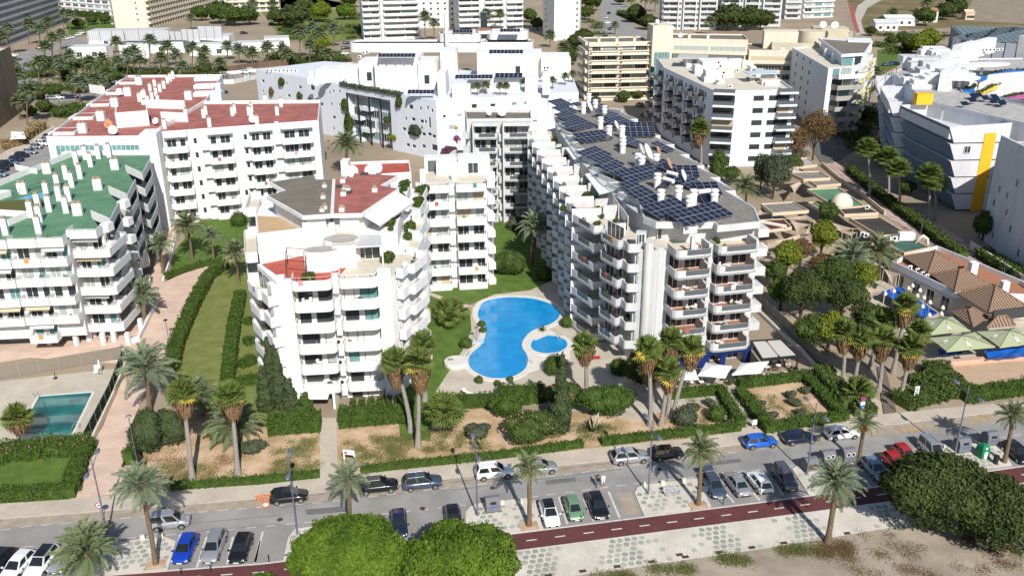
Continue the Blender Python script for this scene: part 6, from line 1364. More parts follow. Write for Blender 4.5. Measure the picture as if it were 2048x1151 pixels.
# roof garden small palms on the lilac building
for k,(x,y) in enumerate(((940,190),(955,190),(972,188),(1000,190),(1012,190),(1050,180),(1040,178),(1090,165),(1105,178),(1130,170),(1145,165))):
    p=at(x,y,15.6); r=T('potted_palm','small palm in the roof garden of the lilac building','palm tree',p,0,'roof garden palms'); 
    ob('crown',MC[('crown',k%3,L_DATE.name)] if ('crown',k%3,L_DATE.name) in MC else MC[('crown',0,L_DATE.name)],r,(0,0,2.2),k,sc=.5); b=MB(); b.tube([(0,0,0),(0,0,2.3)],.1,5); ob('trunk',b.mesh('trunk',BARK2),r)
# ---- front trees
def bigtree(cx,cy,h,rx,ry,rz,label,m,seed,dens=52,size=.135,n=52,k=.25): return tree((cx,cy),h,rx,ry,rz,label,m,None,dens,size,n,seed,.35,k=k)
p=at(705,1225); 
bigtree(-15.0,66.4,4.6,6.2,5.6,4.4,'broad bright green tree, left of the two dense crowns at the bottom',L_BRIGHT,3)
bigtree(-5.2,65.6,4.4,6.2,5.6,4.2,'broad bright green tree, right of the two dense crowns at the bottom',L_BRIGHT,4)
bigtree(-23.5,66.5,1.2,2.0,2.0,1.3,'small bright green shrub-like tree left of the broad green crowns',L_BRIGHT,5)
bigtree(43.0,76.2,4.4,6.4,5.6,4.8,'large dark olive green tree filling the bottom right corner',L_DARK,6,n=50)
bigtree(47.6,72.8,4.0,5.0,4.8,4.4,'dark green tree at the lower right edge behind the large one',L_DARK,7)
# ---- hedges
hedge([(345,738),(352,700),(372,650),(395,600),(418,558),(450,535)],1.9,1.4,'long clipped hedge along the pink path',seed=1)
hedge([(456,775),(462,710),(470,650),(482,592)],1.7,1.2,'clipped hedge on the lawn beside the white block',seed=2)
hedge([(480,735),(512,722)],1.6,1.0,'short hedge block by the balconies, nearest of three',seed=3); hedge([(476,770),(520,762)],1.6,1.0,'short hedge block by the balconies, lowest one',seed=4); hedge([(490,690),(508,684)],1.3,1.0,'short hedge block by the balconies, third from the road',seed=5); hedge([(492,650),(505,644)],1.3,1.0,'short hedge block by the balconies, furthest back',seed=6)
hedge([(330,556),(395,535),(450,522)],1.3,.8,'low hedge edging the back lawn',seed=7)
hedge([(343,978),(440,970),(540,962),(640,951)],1.0,.7,'low trimmed hedge along the pavement left of the entrance path',seed=8)
hedge([(722,944),(850,930),(1000,914),(1165,891)],1.0,.75,'low trimmed hedge along the pavement right of the entrance path',seed=9)
hedge([(1202,888),(1340,872),(1480,858)],1.1,.85,'low trimmed hedge along the pavement in front of the palm clump',seed=10)
hedge([(538,862),(590,858),(643,854)],2.6,2.0,'tall hedge left of the entrance path',seed=11,dens=60); hedge([(678,848),(750,842),(828,836)],2.4,1.8,'tall hedge right of the entrance path',seed=12,dens=60)
for k in range(6): hedge([(702+k*18,822-k*1.2),(714+k*18,821-k*1.2)],1.0,1.5,'clipped box hedge cube %s in the row at the ground floor terrace'%('first','second','third','fourth','fifth','sixth')[k],seed=20+k,dens=70)
hedge([(1340,795),(1440,785),(1482,855)],1.3,1.1,'L-shaped clipped hedge round the left soil garden',seed=13); hedge([(1475,774),(1610,757),(1686,838),(1536,862),(1478,786)],1.4,1.1,'clipped hedge enclosing the square soil garden',seed=14)
hedge([(1925,800),(2048,782),(2200,762)],2.2,1.4,'dense hedge along the pavement at the right edge',seed=15)
hedge([(-60,930),(0,916),(90,904),(178,898)],3.0,1.5,'flowering oleander hedge beside the teal pool',seed=16,flowers=.035); hedge([(-60,1010),(0,998),(140,988),(160,930),(178,890)],1.8,1.2,'hedge round the corner lawn by the pavement',seed=17)
hedge([(258,930),(278,900)],1.2,1.6,'narrow hedge by the black notice board',seed=18)
hedge([(1700,345),(1755,392),(1850,462),(1925,520)],2.0,1.6,'dark hedge along the tiled side street',L_TREE,seed=19,dens=20,size=.18); hedge([(1960,512),(2048,562),(2140,615)],2.6,1.6,'hedge behind the low white wall of the side street',L_TREE,seed=30,dens=20,size=.16)
hedge([(995,800),(1060,800),(1090,795)],2.6,1.8,'thick hedge in front of the pool terrace',L_HEDGE,seed=31,dens=50); hedge([(900,812),(990,808)],1.8,1.4,'hedge edging the pool terrace near the jetty',seed=32)
for i,(pts,w,h) in enumerate((([(1640,750),(1700,820)],2.4,1.6),([(1700,825),(1745,820)],2.5,1.2),([(1800,812),(1870,790),(1935,780)],3.4,1.3),([(1860,740),(1900,775)],3.2,1.5),([(1830,760),(1880,790)],3,1.2))): hedge(pts,w,h,'leafy ground shrubs beside the boardwalk, '+('left bank at the fence','left bank at the pavement','right bank at the pavement','right bank by the sand','right bank by the palms')[i],leafmat('boardwalk_shrub_%d'%i,(.085,.12,.03),(.04,.065,.015),1.4),dens=26,size=.15,seed=40+i)
# ---- shrubs
LBH=((1135,652,1.1,'clipped round bush between the two pools'),(1088,558,1.5,'clipped round bush on the pool lawn tip'),(963,652,.6,'small round bush by the pool shower, upper one'),(966,664,.55,'small round bush by the pool shower, lower one'),(932,693,.95,'round bush left of the round jetty'),(958,764,.6,'small round bush on the sandy pool edge'),(994,770,.45,'tiny round bush on the sandy pool edge'),(1020,762,.5,'grey round bush at the right pool edge'),(1238,745,1.3,'dark clipped ball bush on the paving'),(1110,745,1.6,'dark round bush behind the pool cypress'),(1030,458,1.6,'round yellowish bush at the foot of the grey block'),(398,545,.1,'x'),(500,420,1.6,'round bush at the lawn by the red-roofed complex'),(478,450,1.7,'dark rounded bush on the back lawn'),(1370,848,1.5,'grey-green dome shrub in the left soil garden'),(1432,838,1.2,'rounded dark shrub in the left soil garden'),(640,320,1.8,'clipped bush beside the red-roofed complex'))
for x,y,r_,l in LBH:
    if r_>.2: p=at(x,y); bush(p,r_,r_,r_*.95,l,L_GREY if 'grey' in l or 'grey-green' in l else L_HEDGE,dens=70,size=.085 if r_<2 else .12,seed=int(x))
for x,y,rx,ry,rz,l,m,n,fl in ((1015,548,2.6,2.4,2.3,'large dense shrub on the pool lawn',L_TREE,6,0),(1060,880,3.3,2.3,2.0,'big oleander mound in the garden by the pavement',L_TREE,9,1),(1130,815,3.0,2.4,2.0,'wide oleander shrub behind the pampas grass',L_TREE,8,1),(1215,830,3.4,2.4,2.1,'bright round-topped shrub right of the pampas grass',L_HEDGE,9,0),(1010,830,2.4,2,1.6,'green shrub mass before the pool terrace',L_HEDGE,6,0),(955,872,1.9,1.4,1.0,'blue-green low shrub left of the oleander',L_GREY,4,0),(500,905,1.9,1.3,.9,'blue-green shrub under the fan palm',L_GREY,4,0),(445,880,2,1.4,1,'dark low shrub between the left fan palms',L_TREE,4,0),(300,905,2.2,2,3.0,'dense juniper tree beside the pink path',L_CYP,7,0),(340,890,2.2,2,2.6,'second juniper tree right of the first',L_CYP,7,0),(1520,812,.9,.7,.5,'grey lavender bush, first in the square garden',L_GREY,3,0),(1580,795,.9,.8,.6,'grey lavender bush, middle of the square garden',L_GREY,3,0),(1590,810,1.0,.8,.6,'grey lavender bush beside the middle one',L_GREY,3,0),(1610,785,.9,.7,.5,'grey lavender bush near the far hedge',L_GREY,3,0),(1540,835,1.2,.8,.5,'grey lavender bush near the pavement',L_GREY,3,0),(1600,828,.9,.7,.5,'grey lavender bush near the pavement, right one',L_GREY,3,0),(1385,820,1.2,.8,.6,'sparse grey shrub in the left soil garden',L_GREY,3,0),(1420,812,.8,.6,.6,'sparse shrub at the hedge of the left garden',L_GREY,3,0),(1280,770,2,2,2.6,'dark tree-like shrub at the foot of the palm clump',L_DARK,6,0),(1460,850,.8,.6,.5,'green shrub at the corner of the left garden',L_HEDGE,3,0)):
    p=at(x,y); o=bush(p,rx,ry,rz,l,m,None,55,.11,n,int(x+y))
    if fl:
        q=np.random.default_rng(int(x)); b=MB()
        for i in range(60):
            d=q.normal(0,1,3); d/=np.linalg.norm(d); d[2]=abs(d[2]); c=d*np.array((rx,ry,rz))*1.02+np.array((0,0,rz*.8)); s=.09; b.add([c+(s,0,0),c+(0,s,0),c+(-s,0,0),c+(0,-s,0),c+(0,0,s)],[(0,1,4),(1,2,4),(2,3,4),(3,0,4)])
        ob('pink_flowers',b.mesh('pink_flowers',FLOWER),o,kind='stuff')
cypress((549,808),(546,684),1.15,'tallest dark cypress of the cluster in front of the white block',seed=1); cypress((563,816),(561,698),1.1,'second tall cypress of the cluster before the white block',seed=2); cypress((533,820),(531,738),1.15,'leftmost cypress of the cluster before the white block',seed=3); cypress((584,824),(582,762),1.1,'shorter cypress right of the tall ones in the cluster',seed=4); cypress((613,834),(611,788),1.2,'short broad cypress nearest the entrance',L_HEDGE,seed=5)
cypress((1122,862),(1118,718),1.15,'single tall cypress in the garden before the pool',seed=6)
# agaves and pampas grass
def spiky(p,n,L,w,label,m,name,seed,up=60,plume=False,cat='plant'):
    q=random.Random(seed); b=MB()
    for i in range(n):
        a=i*2.4; e=rad(q.uniform(15,up+20)); l=L*q.uniform(.7,1.1); c,s=math.cos(a),math.sin(a); x=l*math.cos(e); z=l*math.sin(e); d=-.25*l
        b.add([(-s*w,c*w,0),(s*w,-c*w,0),(c*x*.6+s*w*.8,s*x*.6-c*w*.8,z*.75),(c*x,s*x,z+d*.5),(c*x*.6-s*w*.8,s*x*.6+c*w*.8,z*.75)],[(0,1,2,4),(4,2,3)])
    o=T(name,label,cat,(p[0],p[1],0),0,None,b.mesh(name,m))
    if plume:
        b=MB()
        for i in range(14): a=q.uniform(0,6.3); r=q.uniform(.2,1.1); b.tube([(r*.3*math.cos(a),r*.3*math.sin(a),.4),(r*math.cos(a),r*math.sin(a),1.7),(r*1.15*math.cos(a),r*1.15*math.sin(a),2.3)],[.02,.1,.02],4)
        ob('plumes',b.mesh('plumes',mat('pampas_plumes',(.55,.45,.33),.9)),o,kind='stuff')
    return o
spiky(at(963,898),34,1.7,.07,'spiky yellow-edged agave by the lamp post',L_AGAVE,'agave',1); spiky(at(945,890),22,1.1,.06,'smaller spiky agave left of the big one',L_AGAVE,'agave',2)
spiky(at(1185,862),150,2.0,.03,'round clump of pampas grass with pale plumes',L_HEDGE,'pampas_grass',3,65,True); spiky(at(1085,662),70,1.2,.03,'tuft of ornamental grass between the pools',L_HEDGE,'ornamental_grass',4)
# ---- right hand trees round the beach bar
for k,(x,y,h,rx,rz,l,m) in enumerate(((1600,640,5.0,4.6,4.0,'big dark evergreen tree beside the grey fence',L_DARK),(1570,560,4.4,3.4,3.2,'yellow-green pine left of the courtyard sails',L_PINE),(1640,520,4.6,3.2,3.2,'bright yellow-green pine in the courtyard',L_PINE),(1650,470,4.6,2.6,2.4,'dark pine by the tan sails',L_TREE),(1680,640,4.2,4.2,3.4,'dark olive tree in the courtyard',L_DARK),(1660,600,4.6,3.6,3.2,'mixed green tree behind the dark olive',L_TREE),(1720,600,4.0,3.0,2.8,'yellow-green tree near the blue tarpaulin',L_PINE),(1620,700,3.0,3.4,2.6,'dark leafy tree at the lower end of the fence',L_TREE),(1655,700,3.4,3.4,2.8,'rounded yellow-green tree left of the boardwalk palms',L_PINE),(1600,530,3.0,2.4,2.2,'brown dry tree in the courtyard',L_BROWN),(1640,560,3.0,2.4,2.2,'reddish brown shrub tree in the courtyard',L_BROWN),(1690,560,3.4,3.4,2.6,'grey-green tree beside the courtyard palms',L_GREY),(1560,620,3.2,3.0,2.6,'green tree at the foot of the grey-white block',L_HEDGE),(1780,670,2.6,2.6,2.0,'green shrub tree before the blue tarpaulin',L_HEDGE),(1730,670,3,3,2.4,'dark round tree under the pale fan palm',L_DARK),(1545,580,3.2,2.4,2.4,'green tree right behind the grey-white block',L_TREE))):
    p=at(x,y); tree(p,h,rx*.86,rx*.82,rz*.95,l,m,None,26,.15,14,60+k,.22,k=.38)
tree(at(1625,320),7.5,4.6,4.2,5.0,'bare brownish tree before the yellow-netted block',L_BROWN,None,9,.16,14,90,.22,core=0); tree(at(1590,330),5.5,2.8,2.6,3.4,'smaller brown dry tree beside the bare one',L_BROWN,None,9,.16,10,91,.16,core=0)
for k,(x,y,h,r_,rz,l) in enumerate(((1430,378,4.5,2.2,4.6,'slim dark conifer before the white block with dark balconies'),(1545,398,5,3.2,5.0,'loose grey-green poplar right of the date palm'),(1520,385,5,2.4,4.4,'second loose poplar by the solar block'),(1460,370,2.5,2,2,'round green shrub tree by the solar block'),(1580,355,3,3,2.4,'low shrub tree by the side street'))): tree(at(x,y),h,r_,r_,rz,l,L_GREY if 'grey' in l or 'loose' in l else L_TREE,None,16,.16,9,100+k,.18,core=.5 if 'loose' in l else .72)
tree(at(1965,480),3.0,2.6,2.4,2.8,'dark green tree against the white wall of the sculptural hotel',L_TREE,None,22,.16,8,110)
# ---- far trees (shared crowns)
FT=((440,48,16,'f'),(470,52,14,'f'),(500,50,13,'f'),(405,42,11,'f'),(590,58,17,'d'),(640,45,14,'y'),(690,40,12,'b'),(560,52,12,'d'),(615,30,13,'f'),(1185,22,15,'f'),(1170,40,10,'f'),(1150,100,9,'d'),(1165,88,9,'d'),(1140,130,8,'d'),(1275,45,12,'d'),(1300,60,10,'d'),(1455,62,17,'d'),(1490,62,15,'d'),(1520,60,13,'d'),(1475,45,12,'d'),(1440,50,12,'f'),(1850,52,12,'f'),(1885,40,12,'d'),(1905,35,13,'d'),(1760,55,7,'d'),(1840,110,11,'y'),(1860,95,10,'y'),(1820,105,8,'d'),(1780,92,6,'f'),(1800,85,6,'f'),(1740,72,6,'f'),(1860,112,7,'d'),(1062,45,9,'f'),(1075,60,8,'f'),(1245,205,5,'f'),(1272,200,4,'d'),(1190,212,4,'g'),(1210,100,8,'f'),(160,58,7,'f'),(185,50,7,'f'),(210,48,7,'f'),(90,140,7,'d'),(140,160,7,'d'),(170,175,6,'f'),(230,165,6,'f'),(300,162,6,'d'),(340,160,6,'d'),(410,150,6,'f'),(110,195,6,'f'),(90,225,5,'f'),(120,235,4,'f'),(150,225,4,'f'),(170,228,3.4,'f'),(65,232,4,'f'),(80,200,5,'d'),(590,135,7,'f'),(650,130,7,'f'),(640,105,9,'y'),(380,30,9,'f'),(1030,30,9,'f'),(1010,60,6,'f'),(1720,290,5,'d'),(1760,330,4.5,'d'),(1810,390,4,'d'),(1690,250,5,'d'),(1730,240,5,'d'),(1700,215,4,'d'),(1735,190,5,'d'),(760,50,7,'f'),(1900,10,9,'d'),(1240,10,9,'f'),(700,15,12,'f'),(560,10,12,'f'))
MM={'f':L_TREE,'d':L_DARK,'y':L_PINE,'b':L_BRIGHT,'g':L_GREY}; LL={'f':'mid green tree','d':'dark green tree','y':'yellowish green tree','b':'light green tree','g':'small grey-green tree'}
for k,(x,y,w,c) in enumerate(FT):
    p=at(x,y); r_=w*.5
    side='on the left' if x<420 else 'behind the club compound' if x<780 else 'round the back street and towers' if x<1330 else 'before the top right towers' if x<1560 else 'round the side street' if y>180 else 'by the dry marsh'
    tree(p,r_*.8,r_,r_,r_*.8,'%s standing far back %s'%(LL[c],side),MM[c],'far %ss %s'%(LL[c],side),variant=200+k%3,rz_=k,trunk=.25,limbs=False)
hedge([(125,30),(170,34),(215,38)],4,3,'clipped far hedge before the low white block',L_TREE,dens=6,size=.35,seed=70); hedge([(560,62),(605,68),(650,62)],3,1.6,'hedge round the traffic island with trees',L_TREE,dens=6,size=.3,seed=71); hedge([(1240,30),(1300,55)],4,2.5,'hedge beside the back street',L_TREE,dens=6,size=.35,seed=72)
bush(at(120,232),2.2,2.2,1.6,'clipped ball shrub in the left street garden, big one',L_TREE,None,20,.2); bush(at(148,228),2,2,1.5,'clipped ball shrub in the left street garden, right one',L_TREE,None,20,.2); bush(at(100,222),2,2,1.5,'clipped ball shrub in the left street garden, back one',L_TREE,None,20,.2)
# climbing plants on the lilac wall and terraces
for k,(x,y,zz,rx,rz,l,m) in enumerate(((565,165,10.5,1.6,1.6,'upper left',L_TREE),(545,185,7.5,1,1.6,'left side',L_BROWN),(602,192,8,1.4,1.2,'above the red roof',L_TREE),(692,212,9.5,1.4,2.4,'left of the glass gap',L_TREE),(700,250,5.5,2.2,4.2,'tall, left of the glass gap',L_TREE),(745,195,12,3.0,1.0,'inside the glass gap',L_TREE),(767,242,7.5,1.8,1.0,'in the middle of the glass gap',L_TREE),(727,268,4.5,1.6,1.2,'low in the glass gap',L_HEDGE),(800,205,11,1.2,2.2,'right of the glass gap',L_TREE),(833,262,6,2.6,2.2,'wild, on the right half of the wall',L_GREY),(785,275,4,1.5,1.0,'by the right glass edge',L_PINE))):
    X,Z=dx(x,y); q=shift(WD(X-.1),WD(X+.1),-.55 if not(710<x<780) else 1.2)[0]; o=T('wall_plant','hanging plant on the lilac wall, '+l,'climbing plant',(q[0],q[1],Z),math.atan2(uD[1],uD[0]),None,crown_mesh(('wp',k),lobes_of(rx,.7,rz,4,k,.5),30,.2,k,m,.6))
X0,X1=dx(682,168)[0],dx(803,188)[0]; hedge([WD(X0),WD(X1)],1.2,.8,'trailing plant along the top edge of the lilac wall',L_GREY,dens=9,size=.22,seed=81,px=False,z0=15.2,name='wall_top_plant')
for x,y,z,r_,l,m in ((910,255,8,1.8,'yellow flowering climber',mat('yellow_flowers',(.50,.33,.03),.8,(2,.5))),(912,278,5,1.9,'magenta bougainvillea',mat('bougainvillea',(.22,.06,.13),.8,(2,.5))),(900,305,2,2.2,'dark red bougainvillea at the wall foot',mat('dark_bougainvillea',(.13,.05,.08),.8,(2,.5))),(1077,200,13,1.6,'reddish plant on the wall column',L_BROWN)):
    p=at(x,y,z); T('bougainvillea',l+' on the lilac building','climbing plant',(p[0],p[1]-.6,z),0,None,crown_mesh(('bg',x),lobes_of(r_,.9,r_*.8,5,x,.5),26,.2,x,m,.5))
# terrace plants of the middle block link
rt_=random.Random(31)
for k in range(26):
    if k<12: x,y,z,r_=-16.2-rt_.random()*.8,115+k*1.9,19.55,rt_.uniform(.35,.95)
    else: y=114+rt_.random()*26; x=-14.6+rt_.random()*.8; z=(16.7 if y<120 else 16.9 if y<126.5 else 18.2 if y<133 else 17.6); r_=rt_.uniform(.4,1.0)
    if k==24: x,y,z,r_=-25.2,103.9,ZT_B,.9
    if k==25: x,y,z,r_=-16.2,110.4,ZT_B,1.0
    T('terrace_plant','leafy potted plant on the terraces of the middle white block','plant',(x,y,z+.55*r_),0,'terrace plants of the middle block',crown_mesh(('tp',k%4),lobes_of(1,1,.9,5,k%4,.5),40,.13,k%4,L_HEDGE,.5)).scale=(r_,)*3
for k in range(26):
    t=k/26; x=8.6+4.4*(1-t)+rt_.uniform(-.8,2.2); y=122+t*58; r_=rt_.uniform(.35,.75); T('terrace_plant','leafy plant on the top western terrace of the grey-white block','plant',(x,y,17.3+.5*r_),0,'top terrace plants of the solar block',crown_mesh(('tp',k%4),lobes_of(1,1,.9,5,k%4,.5),40,.13,k%4,L_HEDGE,.5)).scale=(r_,)*3
for k,(x,y,z) in enumerate(((1127,410,18),(1150,400,18),(1170,425,18),(1195,440,18),(1130,330,18),(1120,318,18),(1435,475,18),(1510,470,18),(1265,535,13),(1262,580,10),(1260,625,7),(1500,500,15))):
    p=at(x,y,z); T('terrace_plant','small leafy plant on the stepped terraces of the grey-white block','plant',(p[0],p[1],z-.6),0,'terrace plants of the solar block',crown_mesh(('tp',k%4),lobes_of(1,1,.9,5,k%4,.5),40,.13,k%4,L_HEDGE,.5)).scale=(.6,)*3

# ---- undergrowth and weeds nobody could count
def scatter(name,regions,n,size,m,seed,h=.2,up=.5):
    q=np.random.default_rng(seed); VV=[]
    for (x0,y0,x1,y1),k in regions:
        c=np.array([at(q.uniform(x0,x1),q.uniform(y0,y1)) for _ in range(k)]); cl=q.integers(0,k,n*k//max(1,len(regions))//max(k,1)*k); c=c[cl]+q.normal(0,1,(len(cl),3))*np.array((up,up,0)); c[:,2]=np.abs(q.normal(0,h,len(c)))
        nr=q.normal(0,1,c.shape); t=np.cross(nr,q.normal(0,1,c.shape)); t/=np.linalg.norm(t,axis=1)[:,None]; nr/=np.linalg.norm(nr,axis=1)[:,None]; bt=np.cross(nr,t); s=(size*q.uniform(.5,1.4,len(c)))[:,None]
        VV.append(np.stack([c-t*s,c+bt*s*.5,c+t*s,c-bt*s*.5],1).reshape(-1,3))
    V=np.concatenate(VV); o=ob(name,nmesh(name,V,np.arange(len(V)).reshape(-1,4),[m]),None,(0,0,0),0,'stuff'); return o
scatter('weeds',[((545,880,635,945),40),((690,870,830,930),60),((850,860,960,900),30),((1100,850,1230,885),30),((1480,790,1640,840),25),((1360,800,1460,860),20),((300,930,480,970),20),((1180,1146,1260,1158),14),((1300,1130,1380,1142),14),((1420,1113,1500,1124),14),((1560,1092,1640,1104),14)],2600,.07,leafmat('weed_blades',(.15,.16,.05),(.09,.10,.03),1.0),5,.05,.45)
scatter('fallen_leaves',[((1640,1085,1700,1110),30),((1700,1060,2040,1150),40),((700,1120,1100,1150),10),((260,900,480,960),25)],900,.07,L_BROWN,6,.02,.5)
scatter('undergrowth',[((60,120,240,185),40),((240,140,440,160),40),((540,110,690,130),30),((130,215,190,235),12),((1680,215,1750,300),16),((1750,70,1900,110),24),((560,30,760,80),40),((1130,40,1200,110),14)],1500,.5,L_TREE,7,1.0,2.2)
# ================================================================ vehicles
TYRE=mat('black_tyre',(.015,.015,.016),.85); RIM=mat('alloy_rim',(.45,.46,.48),.35,metal=.8); LAMPW=mat('clear_lamp_glass',(.6,.62,.65),.1,spec=.8); LAMPR=mat('red_lamp_glass',(.35,.02,.02),.2,spec=.6); PLATE=mat('white_number_plate',(.7,.7,.68),.5); CARGL=mat('tinted_car_glass',(.012,.016,.018),.04,spec=.9); TRIM=mat('black_plastic_trim',(.025,.025,.027),.6)
def paint(n,c,metal=.3): m=mat(n+'_car_paint',c,.22,metal=metal,spec=.6); nt,b=nodes_of(m); b.inputs['Coat Weight'].default_value=.6; b.inputs['Coat Roughness'].default_value=.05; return m
PAINT={'black':paint('black',(.012,.013,.016)),'white':paint('white',(.72,.73,.74),0),'silver':paint('silver',(.40,.42,.45),.5),'grey':paint('grey',(.13,.14,.16),.5),'blue':paint('blue',(.01,.05,.42),.2),'bright blue':paint('bright_blue',(.015,.12,.55),.2),'navy':paint('navy',(.015,.025,.06),.3),'slate':paint('slate_blue',(.07,.10,.15),.4),'green':paint('sage_green',(.16,.30,.17),.2),'red':paint('red',(.42,.02,.02),.1),'pale blue':paint('pale_blue',(.22,.30,.40),.4),'yellow':paint('yellow',(.6,.4,.03),0)}
ST={ # L,W,H,belt, rear base,rear roof,front roof,screen base, hood end z, tail z, ground
 'hatch':(4.1,1.78,1.46,.92,-.485,-.37,.06,.25,.72,.86,.2),'suv':(4.4,1.84,1.62,1.02,-.485,-.40,.07,.24,.84,.96,.25),'sedan':(4.5,1.78,1.43,.92,-.33,-.19,.07,.24,.72,.92,.2),
 'van':(3.95,1.72,1.75,1.02,-.49,-.475,.12,.30,.85,.98,.22),'wagon':(4.5,1.78,1.47,.93,-.485,-.42,.07,.25,.74,.88,.2),'small':(3.6,1.62,1.5,.92,-.48,-.36,.10,.29,.76,.86,.2),'mini':(3.85,1.74,1.42,.90,-.47,-.40,.10,.23,.78,.84,.2)}
def car_parts(st):
    L,W,H_,bz,xr,rr,rf,xf,hz_,tz,g=ST[st]; w=W/2
    def body():
        b=MB(); S_=[(-.5,.80,g+.12,tz-.16),(-.485,.93,g+.05,tz-.02),(-.42,.98,g,bz-.02),(-.2,1,g,bz),(.1,1,g,bz),(.26,.99,g,bz-.01),(.40,.96,g,hz_+.06),(.475,.86,g+.05,hz_-.06),(.5,.72,g+.12,hz_-.2)]
        if st=='sedan': S_[1]=(-.485,.93,g+.05,tz-.04); S_[2]=(-.42,.98,g,tz)
        k=0; vs=[]; n=12
        for (fx,fw,z0,z1) in S_:
            x=fx*L; y=w*fw; h=z1-z0; c=.02 if abs(fx)<.45 else 0
            sec=[(-y*.88,z0),(-y*.99,z0+h*.22),(-y,z0+h*.55),(-y*.95,z0+h*.88),(-y*.80,z1),(-y*.3,z1+c),(y*.3,z1+c),(y*.80,z1),(y*.95,z0+h*.88),(y,z0+h*.55),(y*.99,z0+h*.22),(y*.88,z0)]
            vs+=[(x,a,z) for a,z in sec]
        fs=[(i*n+j,i*n+(j+1)%n,(i+1)*n+(j+1)%n,(i+1)*n+j) for i in range(len(S_)-1) for j in range(n)]; fs=[f[::-1] for f in fs]
        b.add(vs,fs,0,True); b.add(vs[:n],[tuple(range(n))],0); b.add(vs[-n:],[tuple(range(n))[::-1]],0)
        wb,wr=w*.86,w*.66; z0=bz-.03; C=[(xr*L,wb*.94,z0),(rr*L,wr*.95,H_-.05),((rr+rf)/2*L,wr,H_),(rf*L,wr*.97,H_-.04),(xf*L,wb*.96,z0)]
        v=[(x,s*y,z) for x,y,z in C for s in (-1,1)]
        b.add(v,[(0,2,3,1),(2,4,5,3),(4,6,7,5),(6,8,9,7),(1,3,5,7,9),(8,6,4,2,0)],0)
        for s in (-1,1):
            for x in (-.31,.31): b.v; b.add([(x*L+.39*math.cos(t*.3142),s*(w+.004),.32+.39*math.sin(t*.3142)) for t in range(11)]+[(x*L+.39,s*(w+.004),g+.02),(x*L-.39,s*(w+.004),g+.02)][::1],[tuple(range(11))] if s<0 else [tuple(range(11))[::-1]],1)
        b.box(-.5*L-.015,-w*.7,g+.1,-.47*L,w*.7,g+.28,1); b.box(.47*L,-w*.62,g+.1,.5*L+.015,w*.62,g+.26,1); b.box(.46*L,-w*.4,hz_-.3,.5*L+.012,w*.4,hz_-.2,1)
        return b,C
    def panel(quad,inset=.07,push=.012):
        c=sum((Vector(q) for q in quad),Vector())/len(quad); nrm=(Vector(quad[1])-Vector(quad[0])).cross(Vector(quad[2])-Vector(quad[1])).normalized()
        if nrm.dot(c-Vector((0,0,.8)))<0: nrm=-nrm
        out=[]
        for q in quad: d=c-Vector(q); out.append(Vector(q)+d.normalized()*min(inset*1.5,d.length*.4)+nrm*push)
        b=MB(); b.add(out,[tuple(range(len(out)))]); return b
    def make():
        b,C=body(); d={'body':b}
        P=lambda i,s:(C[i][0],s*C[i][1],C[i][2])
        d['windscreen']=panel([P(3,-1),P(4,-1),P(4,1),P(3,1)],.06); d['rear_window']=panel([P(1,-1),P(0,-1),P(0,1),P(1,1)],.07); 
        for s,nm in ((-1,'r'),(1,'l')):
            m=lambda t,i,j: tuple(np.array(P(i,s))*(1-t)+np.array(P(j,s))*t)
            top=m(.5,1,3); bot=m(.52,0,4); dn=Vector((0,0,-.03))
            d['side_window_f'+nm]=panel([m(.53,1,3),P(3,s),m(.94,0,4),m(.53,0,4)],.06); d['side_window_b'+nm]=panel([P(1,s),m(.5,1,3),m(.5,0,4),m(.06,0,4)],.06)
        return d,C
    def f():
        d,C=make(); out={}
        for k,b in d.items(): out[k]=b
        return out
    d=f(); me={}
    for k in d:
        if k!='body': me[k]=d[k].mesh(k.split('_f')[0].split('_b')[0] if 'side' in k else k,CARGL)
    me['bodymb']=d['body']
    b=MB(); 
    def disc(r,y0,y1,m,n=14):
        b=MB(); vs=[(r*math.cos(2*math.pi*i/n),y,r*math.sin(2*math.pi*i/n)) for y in (y0,y1) for i in range(n)]
        b.add(vs,[(i,n+i,n+(i+1)%n,(i+1)%n) for i in range(n)]+[tuple(range(n)),tuple(range(n,2*n))[::-1]]); return b.mesh('w',m)
    me['tyre']=cached('tyre',lambda:disc(.32,-.11,.11,TYRE)); me['rim']=cached('rim',lambda:disc(.21,-.118,.118,RIM,10))
    def lamp(m,w_=.36,h=.14): b=MB(); b.add([(-.04,-w_/2,-h/2),(.02,-w_/2,-h/2),(.02,w_/2,-h/2),(-.04,w_/2,-h/2),(-.06,-w_/2,h/2),(-.02,-w_/2,h/2),(-.02,w_/2,h/2),(-.06,w_/2,h/2)],[(0,3,2,1),(4,5,6,7),(0,1,5,4),(1,2,6,5),(2,3,7,6),(3,0,4,7)]); return b.mesh('lamp',m)
    me['headlight']=cached('hl',lambda:lamp(LAMPW)); me['tail_light']=cached('tl',lambda:lamp(LAMPR,.3,.2)); 
    b=MB(); b.box(-.01,-.26,-.055,.01,.26,.055); me['number_plate']=cached('npl',lambda:b.mesh('number_plate',PLATE))
    return me
